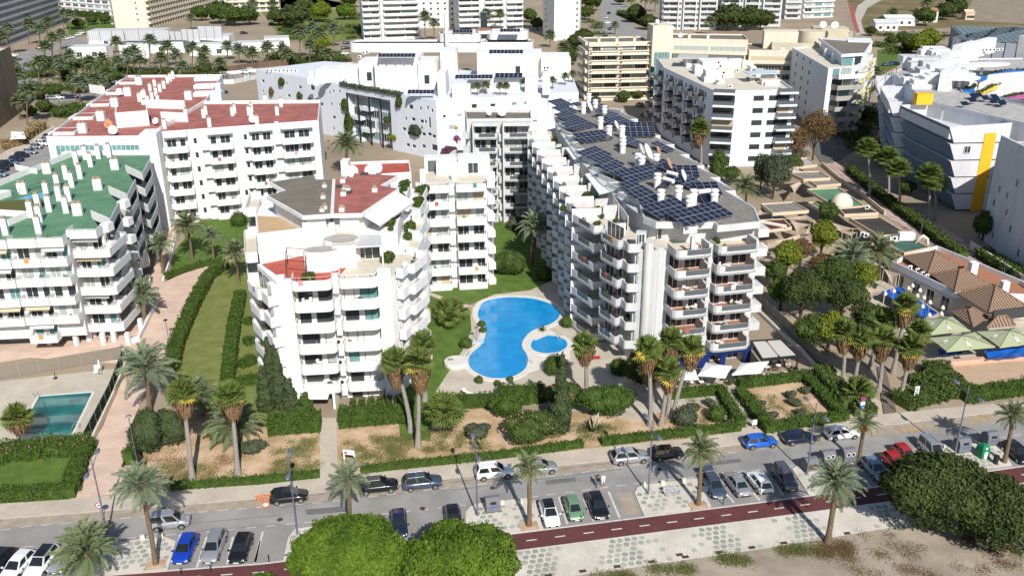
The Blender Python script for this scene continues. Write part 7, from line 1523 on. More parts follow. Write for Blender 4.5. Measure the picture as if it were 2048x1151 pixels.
def car(px,head,st,col,label,full=True,group=None,roof=None,open_=False,z=0,w=None):
    L,W,H_,bz,xr,rr,rf,xf,hz_,tz,g=ST[st]; me=cached(('car',st),lambda:car_parts(st)); p=w or at(*px); rz=math.atan2(head[1],head[0])
    bm=cached(('cb',st,col),lambda:me['bodymb'].mesh('body',PAINT[col],TRIM))
    if not full:
        def f():
            b=MB(); mm=me['bodymb']; b.v=list(mm.v); b.f=list(mm.f); b.m=list(mm.m); b.s=list(mm.s)
            for k in me:
                if 'window' in k or k=='windscreen': v=me[k]; b.add([x.co for x in v.vertices],[tuple(q.vertices) for q in v.polygons],2)
            for x in (-.31,.31):
                for s in (-1,1): b.tube([(x*L,s*(W/2-.15),.32),(x*L,s*(W/2+.02),.32)],.32,8,1)
            return b.mesh('car',PAINT[col],TRIM,CARGL)
        return T('parked_car',label,'car',(p[0],p[1],z),rz,group,cached(('cf',st,col),f))
    r=T('parked_car',label,'car',(p[0],p[1],z),rz,group); ob('body',bm,r)
    for k in ('windscreen','rear_window','side_window_fr','side_window_fl','side_window_br','side_window_bl'): ob('side_window' if 'side' in k else k,me[k],r)
    for x in (-.31,.31):
        for s in (-1,1): t=ob('wheel',me['tyre'],r,(x*L,s*(W/2-.10),.32)); ob('rim',me['rim'],t)
    for s in (-1,1):
        ob('headlight',me['headlight'],r,(.475*L,s*W*.34,hz_-.12),s*-.25); ob('tail_light',me['tail_light'],r,(-.487*L,s*W*.39,tz-.1),math.pi)
        b=MB(); 
        ob('wing_mirror',cached(('mir',col),lambda:(lambda m:(m.box(-.07,-.1,-.06,.07,.1,.07),m)[1])(MB()).mesh('wing_mirror',PAINT[col])),r,((xf-.05)*L,s*(W/2+.09),bz+.04))
    ob('number_plate',me['number_plate'],r,(.5*L+.02,0,g+.2)); ob('number_plate',me['number_plate'],r,(-.5*L-.02,0,tz-.34))
    if roof:
        b=MB(); wr=W/2*.66; b.add([(rr*L+.05,-wr*.93,H_-.035),((rr+rf)/2*L,-wr*.98,H_+.012),(rf*L,-wr*.95,H_-.03),(rf*L,wr*.95,H_-.03),((rr+rf)/2*L,wr*.98,H_+.012),(rr*L+.05,wr*.93,H_-.035)],[(0,1,4,5),(1,2,3,4)]); ob('roof_panel',b.mesh('roof_panel',PAINT[roof]),r)
    if st in('suv','van','wagon'):
        for s in (-1,1): b=MB(); b.tube([(rr*L+.2,s*W*.29,H_+.03),(rf*L-.1,s*W*.29,H_+.03)],.025,4); ob('roof_rail',b.mesh('roof_rail',RIM),r)
    if open_:
        b=MB(); b.box(-.95,-.04,-.45,.0,.03,.25); ob('open_door',b.mesh('open_door',PAINT[col]),r,(.16*L,-W/2-.02,.72),rad(62)); b=MB(); b.box(-.05,-.6,.0,.0,.6,.75); o=ob('open_boot_lid',b.mesh('open_boot_lid',PAINT[col]),r,(-.42*L,0,H_-.05),(0,rad(-75),0))
    return r
UR=(.985,.172); BR=(.15,-.985); BLh=(.03,-1.0)
for q in (((579,999),UR,'hatch','black','black hatchback parked at the kerb nearest the pink path'),((757,979),UR,'suv','black','glossy black off-roader parked behind the palm with orange fruit'),((845,972),UR,'suv','slate','dark blue-grey crossover parked at the kerb, next in line after the black off-roader'),((989,951),UR,'suv','white','white compact crossover parked behind a palm shadow'),((1079,942),UR,'hatch','silver','small silver car half hidden by a fruiting palm'),((1260,921),UR,'suv','silver','silver crossover parked at the kerb with a pole shadow across it'),((1334,913),UR,'mini','black','small black car parked right behind the silver crossover'),((1519,890),UR,'hatch','bright blue','bright blue hatchback parked at the kerb by the square garden'),((1598,882),UR,'hatch','navy','dark navy hatchback between the blue and the white cars at the kerb'),((1682,873),UR,'hatch','white','white hatchback parked last at the kerb before the taxi rank')): car(*q)
car((342,1051),UR,'van','silver','silver passenger van driving on the road at the left')
for q in (((372,1105),BLh,'hatch','blue','deep blue hatchback parked nose to the cycle lane'),((429,1101),BLh,'wagon','silver','silver estate car parked between the deep blue and the black one'),((483,1104),BLh,'hatch','black','black car parked right of the silver estate'),((38,1140),(-.12,-1),'hatch','white','white small car at the bottom left corner'),((798,1055),BR,'hatch','navy','dark car mostly hidden behind the broad green tree'),((907,1046),BR,'hatch','black','dark car peeking above the right bright green crown'),((1147,1025),BR,'small','green','sage green small car between the white and the black ones'),((1195,1019),BR,'hatch','black','black car parked right of the sage green one')): car(*q)
car((86,1134),(-.05,-1),'suv','white','white crossover with black roof next to the bottom left white car',roof='black'); car((-4,1135),(-.12,-1),'hatch','black','black car cut by the left edge of the picture'); car((132,1124),(-.05,-1),'hatch','silver','silver car hidden under the corner palm')
car((1099,1034),BR,'hatch','white','white hatchback with black roof beside the palm bed',roof='black')
car((1427,979),BR,'hatch','slate','dark blue-grey car with its door and boot open',open_=True)
car((1473,974),(-.2,.98),'sedan','silver','silver-grey saloon parked with its tail to the cycle lane'); car((1517,970),(-.2,.98),'hatch','white','white hatchback parked with its tail to the cycle lane')
car((1569,965),BR,'van','grey','grey people carrier parked nose to the cycle lane by the island'); car((1748,945),BR,'hatch','pale blue','pale blue hatchback left of the dark tree'); car((1790,935),BR,'hatch','red','red hatchback half hidden by the dark tree, nearer one'); car((1808,917),BR,'small','red','bright red car behind the other red one'); car((1862,908),BR,'van','silver','silver van behind the crown of the dark tree'); car((2032,912),BR,'hatch','black','black car right of the slim island palm')
s0,s1v=np.array(at(0,345)[:2]),np.array(at(110,258)[:2]); sd=(s1v-s0)/np.linalg.norm(s1v-s0); hd=(-sd[0]*.5+sd[1]*.86,-sd[1]*.5-sd[0]*.86)
for k,((x,y),st,c,l) in enumerate((((2,352),'hatch','pale blue','nearest, pale blue'),((4,341),'hatch','black','black, second from the near end'),((12,333),'suv','black','black, third from the near end'),((23,330),'hatch','pale blue','pale blue-grey, fourth'),((34,322),'hatch','navy','navy, fifth'),((45,314),'hatch','black','black, sixth'),((62,307),'hatch','silver','silver-blue, seventh'),((74,297),'small','silver','light grey, eighth'),((86,291),'suv','white','white, ninth'),((97,283),'hatch','silver','silver, tenth'),((101,277),'hatch','navy','dark, eleventh'),((118,268),'wagon','slate','long dark, last'))): car((x,y),hd,st,c,'car parked in the left side street row: '+l,False,'cars parked in the left side street')
for k,(x,y,c,st,a) in enumerate(((12,140,'white','hatch',.3),(16,132,'white','hatch',.3),(20,124,'white','suv',.3),(24,118,'yellow','hatch',.3),(28,113,'white','hatch',.3),(14,148,'silver','hatch',.3),(132,80,'white','van',1.2),(145,77,'white','hatch',1.2),(158,72,'white','suv',1.2),(164,68,'white','van',1.2),(225,50,'white','hatch',2.2),(232,47,'white','hatch',2.2),(240,45,'silver','hatch',2.2),(488,68,'navy','hatch',.5),(547,42,'white','hatch',.2),(545,50,'navy','suv',.2),(493,147,'white','suv',.2),(503,142,'white','hatch',.2),(500,156,'white','hatch',.2),(690,110,'white','van',.3),(692,98,'black','hatch',.3),(694,88,'navy','hatch',.3),(1215,48,'white','suv',.1),(1214,37,'white','hatch',1.3),(1220,60,'slate','van',1.4),(1218,28,'black','hatch',1.2),(1250,14,'pale blue','van',.2),(1280,213,'grey','hatch',1.8),(1290,232,'navy','hatch',1.8),(85,198,'navy','hatch',.2),(105,199,'silver','hatch',.2),(118,198,'white','hatch',.2),(132,197,'slate','suv',.2),(145,197,'navy','hatch',.2),(448,188,'navy','hatch',1.4),(1790,130,'navy','suv',.1),(1775,132,'slate','hatch',.1),(80,98,'red','hatch',.4),(1738,62,'white','hatch',1.2))):
    car((x,y),(math.cos(a),math.sin(a)),st,c,('%s car far off '%c)+('in the upper left car park' if x<60 else 'beside the club compound' if x<260 else 'on the road behind the complex' if y>130 and x<520 else 'at the traffic island' if x<560 else 'behind the lilac building' if x<700 else 'in the back street' if x<1330 else 'near the dry marsh'),False,'far cars '+c+(' left' if x<260 else ' middle' if x<700 else ' right'))
# ================================================================ street furniture
LAMPP=mat('violet_grey_lamp_paint',(.17,.17,.24),.45,metal=.3)
def street_lamp(px,label,up=9.2):
    B=at(*px); r=T('street_lamp',label,'street lamp',(B[0],B[1],.1),rad(10)); b=MB(); b.tube([(0,0,0),(0,0,1.2),(0,0,up)],[.11,.10,.055],8); ob('pole',b.mesh('pole',LAMPP),r)
    b=MB(); b.tube([(0,-1.9,up-.75),(0,0,up-1.15),(0,1.9,up-.75)],.04,5); ob('arm',b.mesh('arm',LAMPP),r)
    def f(): b=MB(); b.lathe([(.01,-.07),(.6,-.02),(.62,.03),(.35,.11),(.01,.14)],12,sx=.42,sy=1.0); return b.mesh('lamp_head',LAMPP)
    for s in (-1,1): ob('lamp_head',cached('lh',f),r,(0,s*2.2,up-.72))
for px,l in (((215,1067),'tall double-headed street lamp at the left edge by the round sign'),((595,1069),'tall double-headed street lamp beside the empty bay left of the green trees'),((955,1032),'tall double-headed street lamp at the island with the grey container'),((1296.5,988.6),'tall double-headed street lamp beside the grey bench'),((1613.5,949),'tall double-headed street lamp among the silver recycling bins'),((1909,910),'tall double-headed street lamp by the green bottle bank')): street_lamp(px,l)
for px,tp,l in (((338,682),(327,640),'slim path lamp by the long hedge, nearer'),((275,925),(247,832),'slim path lamp beside the junipers'),((398,535),(391,505),'slim path lamp by the low hedge at the back lawn'),((1715,393),(1730,365),'slim street lamp on the tiled street, upper'),((1841,470),(1847,435),'slim street lamp on the tiled street, middle'),((2002,572),(2012,532),'slim street lamp on the tiled street, lower'),((658,300),(657,292),'small lamp by the lilac wall'),((1725,335),(1735,322),'slim lamp where the tiled street begins')):
    B,Tp=top_of(px,tp); h=max(2.5,Tp[2]); r=T('path_lamp',l,'lamp post',B); b=MB(); b.tube([(0,0,0),(0,0,h)],.05,6); ob('pole',b.mesh('pole',LAMPP),r); b=MB(); b.lathe([(.02,0),(.34,.02),(.3,.1),(.02,.16)],10,(0,0,h)); ob('lamp_shade',b.mesh('lamp_shade',BLACK if h<5 else METAL),r)
BIN=mat('grey_bin_plastic',(.16,.17,.19),.5,(2,.2)); BROWNB=mat('brown_bin_panel',(.10,.055,.035),.6); GREENB=mat('green_bottle_bank',(.005,.17,.07),.4); BLUEL=mat('blue_bin_label',(.05,.12,.35),.5)
def container(px,label,holes=0,front=None,w=1.55,d=1.35,h=1.7,mt=BIN,rz=None,slot=False):
    B=at(*px); r=T('recycling_container',label,'recycling bin',(B[0],B[1],.12),rz if rz is not None else rad(12)); b=MB()
    pr=[(-d/2*.8,0),(-d/2,.25),(-d/2,h*.62),(-d/2*.8,h*.86),(-d/2*.35,h),(d/2*.35,h),(d/2*.8,h*.86),(d/2,h*.62),(d/2,.25),(d/2*.8,0)]
    n=len(pr); vs=[(x,y,z) for x in (-w/2,w/2) for y,z in pr]; b.add(vs,[(i,(i+1)%n,n+(i+1)%n,n+i) for i in range(n)]+[tuple(range(n))[::-1],tuple(range(n,2*n))]); ob('shell',b.mesh('shell',mt),r)
    if front: b=MB(); b.box(-w/2*.7,-d/2-.02,.35,w/2*.7,-d/2+.02,h*.6); ob('front_panel',b.mesh('front_panel',front),r)
    for i in range(holes):
        b=MB(); x=(i-(holes-1)/2)*.6; R=[(.2*math.cos(t*.5236),.2*math.sin(t*.5236)) for t in range(12)]; b.add([(x+a,-d/2*.93+.1*0-.0-(.0),h*.72+c) for a,c in R],[tuple(range(12))],1); b.add([(x+a*1.4,-d/2*.93+.012,h*.72+c*1.4) for a,c in R],[tuple(range(12))],0); ob('opening',b.mesh('opening',PLATE,BLACK),r,(0,-.06,0))
    if slot: b=MB(); b.box(-.32,-d/2-.03,h*.66,.32,-d/2+.1,h*.80); ob('opening',b.mesh('opening',BLACK),r); b=MB(); b.box(-.35,-d/2-.015,h*.4,.35,-d/2+.02,h*.5); ob('label_strip',b.mesh('label_strip',BLUEL),r)
    return r
container((985,1020),'grey recycling container with slot standing alone on the island beside a lamp',slot=True)
container((1618,938),'grey bin with brown front panel, left of the three bins',front=BROWNB,h=1.5); container((1652,928),'grey bin with two round openings, middle of the three bins',2,h=1.8); container((1693,922),'grey bin with two round openings, right of the three bins',2,h=1.7); container((1921,902),'grey bin with lid opening left of the green bottle bank',slot=True,h=1.75); container((1977,888),'grey bin behind the green bottle bank',slot=True,h=1.7)
B=at(1963,914); r=T('bottle_bank','green igloo bottle bank with a small round opening and white label','recycling bin',(B[0],B[1],.12),rad(12)); b=MB(); pl=[(.75,0),(.78,.9),(.70,1.35),(.5,1.65),(.2,1.8)]; b.lathe(pl,4,smooth=False); 
b.v=[(x*math.cos(.785)-y*math.sin(.785),x*math.sin(.785)+y*math.cos(.785),z) for x,y,z in b.v]; ob('shell',b.mesh('shell',GREENB),r); b=MB(); b.lathe([(.16,0),(.16,.03)],10); b.v=[(x,-z-.50,y+1.38) for x,y,z in b.v]; ob('opening',b.mesh('opening',PLATE),r); b=MB(); b.box(-.22,-.58,.1,.22,-.55,.95); ob('white_label',b.mesh('white_label',PLATE),r)
B=at(1990,927); b=MB(); b.lathe([(.28,0),(.3,.85),(.33,.9),(.33,1.0)],8,smooth=False); T('litter_bin','black litter bin at the edge of the cycle lane','bin',(B[0],B[1],.12),0,None,b.mesh('litter_bin',BLACK))
B=at(1343,990); r=T('street_bench','grey slatted metal bench on the paved island','bench',(B[0],B[1],.12),rad(10))
for k in range(4): b=MB(); b.box(-.9,-.02+k*.13-.25,.42,.9,.09+k*.13-.25,.46); ob('seat_slat',b.mesh('seat_slat',METAL),r)
for k in range(3): b=MB(); b.box(-.9,.3,.55+k*.13,.9,.33,.65+k*.13); ob('back_slat',b.mesh('back_slat',METAL),r)
for x in (-.75,.75): b=MB(); b.box(x-.04,-.25,0,x+.04,-.19,.42); b.box(x-.04,.24,0,x+.04,.3,.95); b.box(x-.04,-.25,.38,x+.04,.3,.42); ob('leg_frame',b.mesh('leg_frame',METAL),r)
SIGNR=mat('red_sign_enamel',(.55,.02,.03),.4); SIGNB=mat('blue_sign_enamel',(.02,.08,.40),.4); SIGNW=mat('white_sign_enamel',(.75,.75,.75),.4)
def roundel(r,R,z,y=-.06,inner=SIGNW,bar=False):
    for k,(rr_,m,nm) in enumerate(((R,SIGNR,'red_ring'),(R*.72,inner,'sign_centre'))):
        b=MB(); n=18; b.add([(rr_*math.cos(2*math.pi*i/n),y-.006*k,z+rr_*math.sin(2*math.pi*i/n)) for i in range(n)],[tuple(range(n))]); ob(nm,b.mesh(nm,m),r)
    if bar: b=MB(); b.add([(-R*.6,y-.02,z+R*.45),(-R*.45,y-.02,z+R*.6),(R*.6,y-.02,z-R*.45),(R*.45,y-.02,z-R*.6)],[(0,3,2,1)]); ob('red_bar',b.mesh('red_bar',SIGNR),r)
B=at(205,1042); r=T('road_sign','round red-rimmed sign with blue and white centre on the left lamp','sign',(B[0],B[1],.1),rad(10)); b=MB(); b.tube([(0,0,0),(0,0,2.2)],.04,6); ob('post',b.mesh('post',METAL),r); roundel(r,.36,2.0); b=MB(); b.box(-.12,-.08,1.9,.12,-.074,2.1); ob('blue_square',b.mesh('blue_square',SIGNB),r)
B=at(1721,832); r=T('no_parking_sign','no-parking sign on a post with white and blue plates below','sign',(B[0],B[1],.1),rad(10)); b=MB(); b.tube([(0,0,0),(0,0,2.6)],.04,6); ob('post',b.mesh('post',METAL),r); roundel(r,.34,2.45,inner=SIGNB,bar=True)
b=MB(); b.box(-.3,-.06,1.55,.3,-.04,2.05); ob('white_plate',b.mesh('white_plate',SIGNW),r); b=MB(); b.box(-.36,-.06,.8,.36,-.04,1.5); ob('blue_plate',b.mesh('blue_plate',SIGNB),r); b=MB(); b.box(-.26,-.065,1.0,.26,-.062,1.08); b.box(-.2,-.065,1.18,.22,-.062,1.25); ob('white_lettering',b.mesh('white_lettering',SIGNW),r)
B=at(700,930); r=T('entrance_sign','white portal-shaped sign frame with small red emblem in the front garden','sign',(B[0],B[1],0),rad(-12)); b=MB()
for x in (-.62,.62): b.box(x-.08,-.08,0,x+.08,.08,1.5)
b.box(-.7,-.09,1.5,.7,.09,2.05); ob('frame',b.mesh('frame',SIGNW),r); b=MB(); b.box(-.52,-.1,1.6,-.22,-.092,1.9); ob('red_emblem',b.mesh('red_emblem',SIGNR),r); b=MB()
for i in range(4): b.box(-.12+i*.17,-.1,1.72,-.02+i*.17,-.092,1.8)
ob('grey_lettering',b.mesh('grey_lettering',METAL),r)
B=at(283,938); r=T('notice_board','black notice board on posts beside the pink path','sign',(B[0],B[1],0),rad(-60)); b=MB(); b.box(-1.3,-.06,.7,1.3,.06,2.0); ob('board',b.mesh('board',BLACK),r)
for x in (-1.1,1.1): b=MB(); b.box(x-.05,-.05,0,x+.05,.05,.7); ob('post',b.mesh('post',BLACK),r)
B=at(1829,806); r=T('white_sign','small white board with dark lettering among the boardwalk shrubs','sign',(B[0],B[1],.6),rad(10)); b=MB(); b.box(-.3,-.05,.5,.3,.05,1.9); ob('board',b.mesh('board',SIGNW),r); b=MB()
for i in range(4): b.box(-.2,-.06,.75+i*.26,.2-.05*(i%2),-.052,.88+i*.26)
ob('dark_lettering',b.mesh('dark_lettering',BLACK),r)
for px,l in (((1508,857),'small menu board at the garden path'),((1692,815),'small white and blue board at the foot of the path')): B=at(*px); r=T('menu_board',l,'sign',B,rad(10)); b=MB(); b.box(-.3,-.03,.6,.3,.03,1.3); ob('board',b.mesh('board',SIGNW),r); b=MB(); b.box(-.04,-.04,0,.04,.04,.6); ob('post',b.mesh('post',BLACK),r)
for px,l in (((1127,888),'small white box on a post in the garden by the single cypress'),): B=at(*px); b=MB(); b.box(-.2,-.15,0,.2,.15,.55); T('meter_box',l,'box',B,0,None,b.mesh('meter_box',SIGNW))
def bollard(px,label,h=.8,r_=.05,m=BLACK,z=.12): B=at(*px); b=MB(); b.lathe([(r_*1.5,0),(r_,.05),(r_,h),(r_*.5,h+.05)],8); T('bollard',label,'bollard',(B[0],B[1],z),0,'bollards at the parking bays',cached(('bol',h,r_,m.name),lambda:b.mesh('bollard',m)))
for px,l in (((363,1150),'in front of the deep blue car'),((422,1144),'in front of the silver estate'),((538,1124),'at the empty left bay'),((1162,1044),'before the sage green car'),((1216,1039),'before the black car'),((1446,1009),'before the car with open door')): bollard(px,'black bollard '+l)
for px,l in (((286,1078),'left of the leaning palm'),((323,1075),'right of the leaning palm'),((1004,1009),'left at the palm bed'),((1040,1006),'right at the palm bed'),((1287,972),'beside the bench lamp'),((1325,969),'behind the bench'),((1367,964),'left of the bench palm'),((1889,897),'by the right bins')): B=at(*px); b=MB(); b.box(-.22,-.16,0,.22,.16,.42); T('stone_bollard','low cream stone bollard '+l,'bollard',(B[0],B[1],.12),rad(12),'cream stone bollards on the islands',cached('stb',lambda:b.mesh('stone_bollard',CREAM)))
for px in ((312,1130),(1058,1053),(1396,1012)): 
    B=at(*px); b=MB(); b.path([(-.95,-.75),(.95,-.75),(.95,.75),(-.95,.75)],.1,0,.06,closed=True); b.cap([(-.9,-.7),(.9,-.7),(.9,.7),(-.9,.7)],.012,1); ob('tree_pit',b.mesh('tree_pit',KERB,SOIL),isl[0 if px[0]<400 else 2 if px[0]<1100 else 3],(B[0],B[1],.12),rad(10))
ORANGE=mat('orange_plastic_netting',(.75,.22,.05),.7); B=at(531,1004); r=T('safety_barrier','torn orange safety netting and a pale disc beside the black hatchback','barrier',(B[0],B[1],.1),rad(10)); b=MB()
for i in range(7): b.box(-1+i*.3,-.01,.1,-.94+i*.3,.01,1.0)
for i in range(4): b.box(-1,-.012,.15+i*.26,.86,.012,.2+i*.26)
ob('netting',b.mesh('netting',ORANGE),r); b=MB(); b.lathe([(.3,0),(.42,.03),(.42,.08)],14,(.1,-.7,.02)); ob('ring',b.mesh('ring',ORANGE),r); b=MB(); b.lathe([(.3,.0),(.3,.1)],12,(.1,-.7,.02)); ob('pale_disc',b.mesh('pale_disc',SIGNW),r)
# people
SKIN=mat('skin',(.45,.27,.19),.6); HAIRM=mat('dark_hair',(.03,.02,.015),.7)
def person(px,rz,top,bottom,label,hair,k=1.0,skirt=False):
    B=at(*px); me=bpy.data.meshes.new('tmp'); J=[(0,0,.95),(0,0,1.2),(0,0,1.42),(0,0,1.52),(0,.02,1.66),(.10,.02,.9),(.11,.14,.50),(.10,.02,.08),(.11,.16,.04),(-.10,0,.9),(-.11,-.06,.5),(-.10,-.26,.1),(-.11,-.14,.04),(.2,0,1.40),(.26,-.08,1.12),(.25,.06,.88),(-.2,0,1.40),(-.26,.06,1.12),(-.25,.2,.92)]
    E_=[(0,1),(1,2),(2,3),(3,4),(0,5),(5,6),(6,7),(7,8),(0,9),(9,10),(10,11),(11,12),(2,13),(13,14),(14,15),(2,16),(16,17),(17,18)]
    R_=[.15,.13,.15,.06,.10,.10,.07,.045,.04,.10,.07,.045,.04,.065,.045,.035,.065,.045,.035]
    me.from_pydata([tuple(k*c for c in j) for j in J],E_,[]); o=bpy.data.objects.new('tmp',me); LINK(o); mo=o.modifiers.new('s','SKIN'); 
    for v,rv in zip(me.skin_vertices[0].data,R_): v.radius=(rv*k,rv*k)
    me.skin_vertices[0].data[0].use_root=True; sb=o.modifiers.new('b','SUBSURF'); sb.levels=1; dg=bpy.context.evaluated_depsgraph_get(); dg.update(); nm=bpy.data.meshes.new_from_object(o.evaluated_get(dg)); bpy.data.objects.remove(o)
    nm.name='person'; nm.materials.clear()
    for m in (SKIN,top,bottom): nm.materials.append(m)
    for p in nm.polygons:
        c=p.center/k; p.use_smooth=True; p.material_index=1 if .98<c.z<1.48 and abs(c.x)<.25 else 2 if .55<c.z<=1.0 and abs(c.x)<.22 else 0
    r=T('person',label,'person',(B[0],B[1],0),rz,None,nm); b=MB(); b.lathe([(.118,-.06),(.125,.03),(.09,.11),(.01,.13)],10,(0,-.012,1.70*k)); ob('hair',b.mesh('hair',hair),r)
person((1196,976),rad(200),BLACK,mat('blue_shorts',(.10,.18,.40),.8),'person in black top and blue shorts walking on the road behind the black car',HAIRM); person((1206,972),rad(170),SIGNW,SIGNW,'person in white clothes walking beside the one in black on the road',mat('fair_hair',(.30,.20,.10),.7),.96)
# ================================================================ walls, fences, pool things, beach bar
def fence_line(pts,h,label,m,name='fence',post=2.5,postm=None,cat='fence',th=.05,z=0,panelname='panel',world=False):
    P=pts if world else A2(pts); o=P[0]; r=T(name,label,cat,(o[0],o[1],z))
    for i in range(len(P)-1):
        L_=dist(P[i],P[i+1]); n=max(1,round(L_/post)); u=unit((P[i+1][0]-P[i][0],P[i+1][1]-P[i][1])); rz=math.atan2(u[1],u[0])
        for k in range(n):
            q=lerp(P[i],P[i+1],k/n); w=round(L_/n,2)
            def f(): b=MB(); b.box(.03,-th/2,.03,w-.03,th/2,h); return b.mesh(panelname,m)
            ob(panelname,cached(('fp',w,h,m.name),f),r,(q[0]-o[0],q[1]-o[1],0),rz)
            def g(): b=MB(); b.box(-.05,-.06,0,.05,.06,h+.06); return b.mesh('post',postm or METAL)
            ob('post',cached(('po',h,(postm or METAL).name),g),r,(q[0]-o[0],q[1]-o[1],0),rz)
    return r
def wall_line(pts,h,w,label,m=WHITE,name='low_wall',z=0,world=False):
    P=pts if world else A2(pts); o=P[0]; b=MB(); b.path([(p[0]-o[0],p[1]-o[1]) for p in P],w,0,h); return T(name,label,'wall',(o[0],o[1],z),0,None,b.mesh(name,m))
REED=wavemat('brown_reed_screen',(.16,.135,.11),(.25,.215,.175),7,axis='X',sharp=.3); GMESH=mat('dark_green_fence_mesh',(.02,.045,.03),.8)
fence_line([(-80,772),(0,758),(120,738),(248,716)],1.9,'brown reed screen fence behind the neighbouring pool',REED,post=3)
fence_line([(248,722),(222,790),(172,888)],1.7,'dark green mesh fence along the neighbouring pool',GMESH,post=2.4)
wall_line([(255,722),(228,792),(182,890)],.9,.25,'cream low wall outside the green mesh fence',CREAM)
wall_line([(312,608),(290,650),(275,680),(262,684)],.7,.4,'white low wall beside the thick palm on the pink path'); wall_line([(352,470),(340,520),(325,562)],.5,.3,'white kerb wall of the back lawn'); 
wall_line([(500,505),(455,516),(410,545)],.35,.25,'pale kerb wall of the pink path by the lawn',CREAM)
GREYF=mat('grey_fence_mesh',(.16,.16,.165),.7)
fence_line([(1508,600),(1560,650),(1605,695),(1652,745)],2.0,'grey panel fence between the grey-white block and the beach bar',GREYF,post=2.6)
wall_line([(1502,612),(1560,668),(1600,702),(1644,752)],.5,.3,'pale low wall along the grey fence',PALE)
fence_line([(1690,338),(1757,388),(1840,448),(1930,516)],1.2,'low dark railing along the tiled street hedge',GMESH,post=3)
wall_line([(1938,498),(2048,572),(2140,632)],1.6,.3,'pinkish white wall at the lower end of the tiled street',mat('pinkish_white_render',(.66,.58,.55),.8)); 
wall_line([(1642,331),(1685,368),(1722,392),(1768,430)],.9,.3,'sandy kerb wall along the tiled street',SANDY)
fence_line([(300,160),(400,150),(470,143),(520,135),(600,128),(680,118)],2.4,'brown wooden fence in front of the club compound',mat('brown_fence_boards',(.16,.10,.07),.8,(3,.3)),post=4); wall_line([(240,172),(420,152),(515,144),(640,138)],1.2,.4,'white wall along the road behind the complex'); wall_line([(200,178),(235,168)],1.3,.4,'white wall left of the red roof')
fence_line([(420,170),(470,168),(515,158)],1.8,'light metal fence of the beige yard',PALE,post=4)
hedge([(0,300),(40,290),(70,268),(88,258)],2.2,2.4,'straw-coloured thatch screen of the left terrace',mat('straw_thatch',(.30,.22,.11),.9,(2,.3)),dens=16,size=.2,seed=90,name='thatch_screen')
def lounger(px,rz,label,m=SIGNW):
    B=at(*px); r=T('sun_lounger',label,'sun lounger',(B[0],B[1],.03),rz); b=MB(); b.box(-.3,-.6,.28,.3,.6,.34); ob('seat',b.mesh('seat',m),r); b=MB(); b.box(-.3,0,0,.3,.7,.05); ob('backrest',b.mesh('backrest',m),r,(0,.6,.3),(rad(35),0,0)); b=MB()
    for x in (-.25,.2):
        for y in (-.5,.5): b.box(x,y,0,x+.05,y+.05,.28)
    ob('legs',b.mesh('legs',METAL),r)
lounger((193,746),rad(20),'white sun lounger on the deck of the teal pool'); lounger((940,790),rad(60),'white sun lounger by the hedge at the main pool'); lounger((1192,718),rad(100),'red sun lounger on the paving right of the paddling pool',SIGNR)
def parasol_closed(px,label): B=at(*px); b=MB(); b.tube([(0,0,0),(0,0,2.4)],.03,6,1); b.lathe([(.05,.9),(.16,1.2),(.12,2.0),(.02,2.35)],8); b.lathe([(.25,0),(.25,.1)],10,m=1); T('closed_parasol',label,'parasol',B,0,None,b.mesh('closed_parasol',AWN,METAL))
parasol_closed((202,748),'closed white parasol beside the lounger of the teal pool'); B=at(111,756); b=MB(); b.lathe([(.3,0),(.3,.08),(.05,.1),(.05,1)],10); T('parasol_stand','bare black parasol base on the deck by the reed fence','parasol stand',B,0,None,b.mesh('parasol_stand',BLACK))
def ladder(px,rz,label):
    B=at(*px); b=MB()
    for x in (-.25,.25): b.tube([(x,-.5,-.2),(x,-.4,.5),(x,-.1,.8),(x,.3,.75),(x,.4,.1)],.03,5)
    b.tube([(-.25,-.48,.1),(.25,-.48,.1)],.03,4); T('pool_ladder',label,'ladder',(B[0],B[1],.1),rz,None,b.mesh('pool_ladder',METAL))
ladder((1118,678),rad(10),'chrome ladder at the paddling pool'); ladder((940,714),rad(70),'chrome ladder by the round jetty'); ladder((1058,728),rad(-80),'chrome ladder at the right side of the main pool'); ladder((73,797),rad(20),'chrome ladder at the teal pool corner'); ladder((153,858),rad(-70),'chrome ladder at the lower side of the teal pool')
B=at(912,728); r=T('round_jetty','round white concrete platform with a small hatch at the edge of the main pool','platform',B); b=MB(); b.lathe([(1.65,0),(1.7,.5),(1.62,.6)],28); ob('disc',b.mesh('disc',COPING),r); b=MB(); b.box(-1.2,.1,.6,-.4,.6,.63); ob('hatch',b.mesh('hatch',METAL),r)
B=at(953,682); r=T('pool_shower','grey pool shower with round head on a pale tray','shower',B); b=MB(); b.tube([(0,0,0),(0,0,2.3)],.05,6); ob('pole',b.mesh('pole',LAMPP),r); b=MB(); b.lathe([(.3,0),(.32,.06),(.05,.12)],12,(0,-.1,2.25)); ob('shower_head',b.mesh('shower_head',LAMPP),r); b=MB(); b.box(-.6,-.7,.01,1.1,.6,.16); ob('tray',b.mesh('tray',mat('pale_blue_tray',(.45,.52,.62),.6)),r)
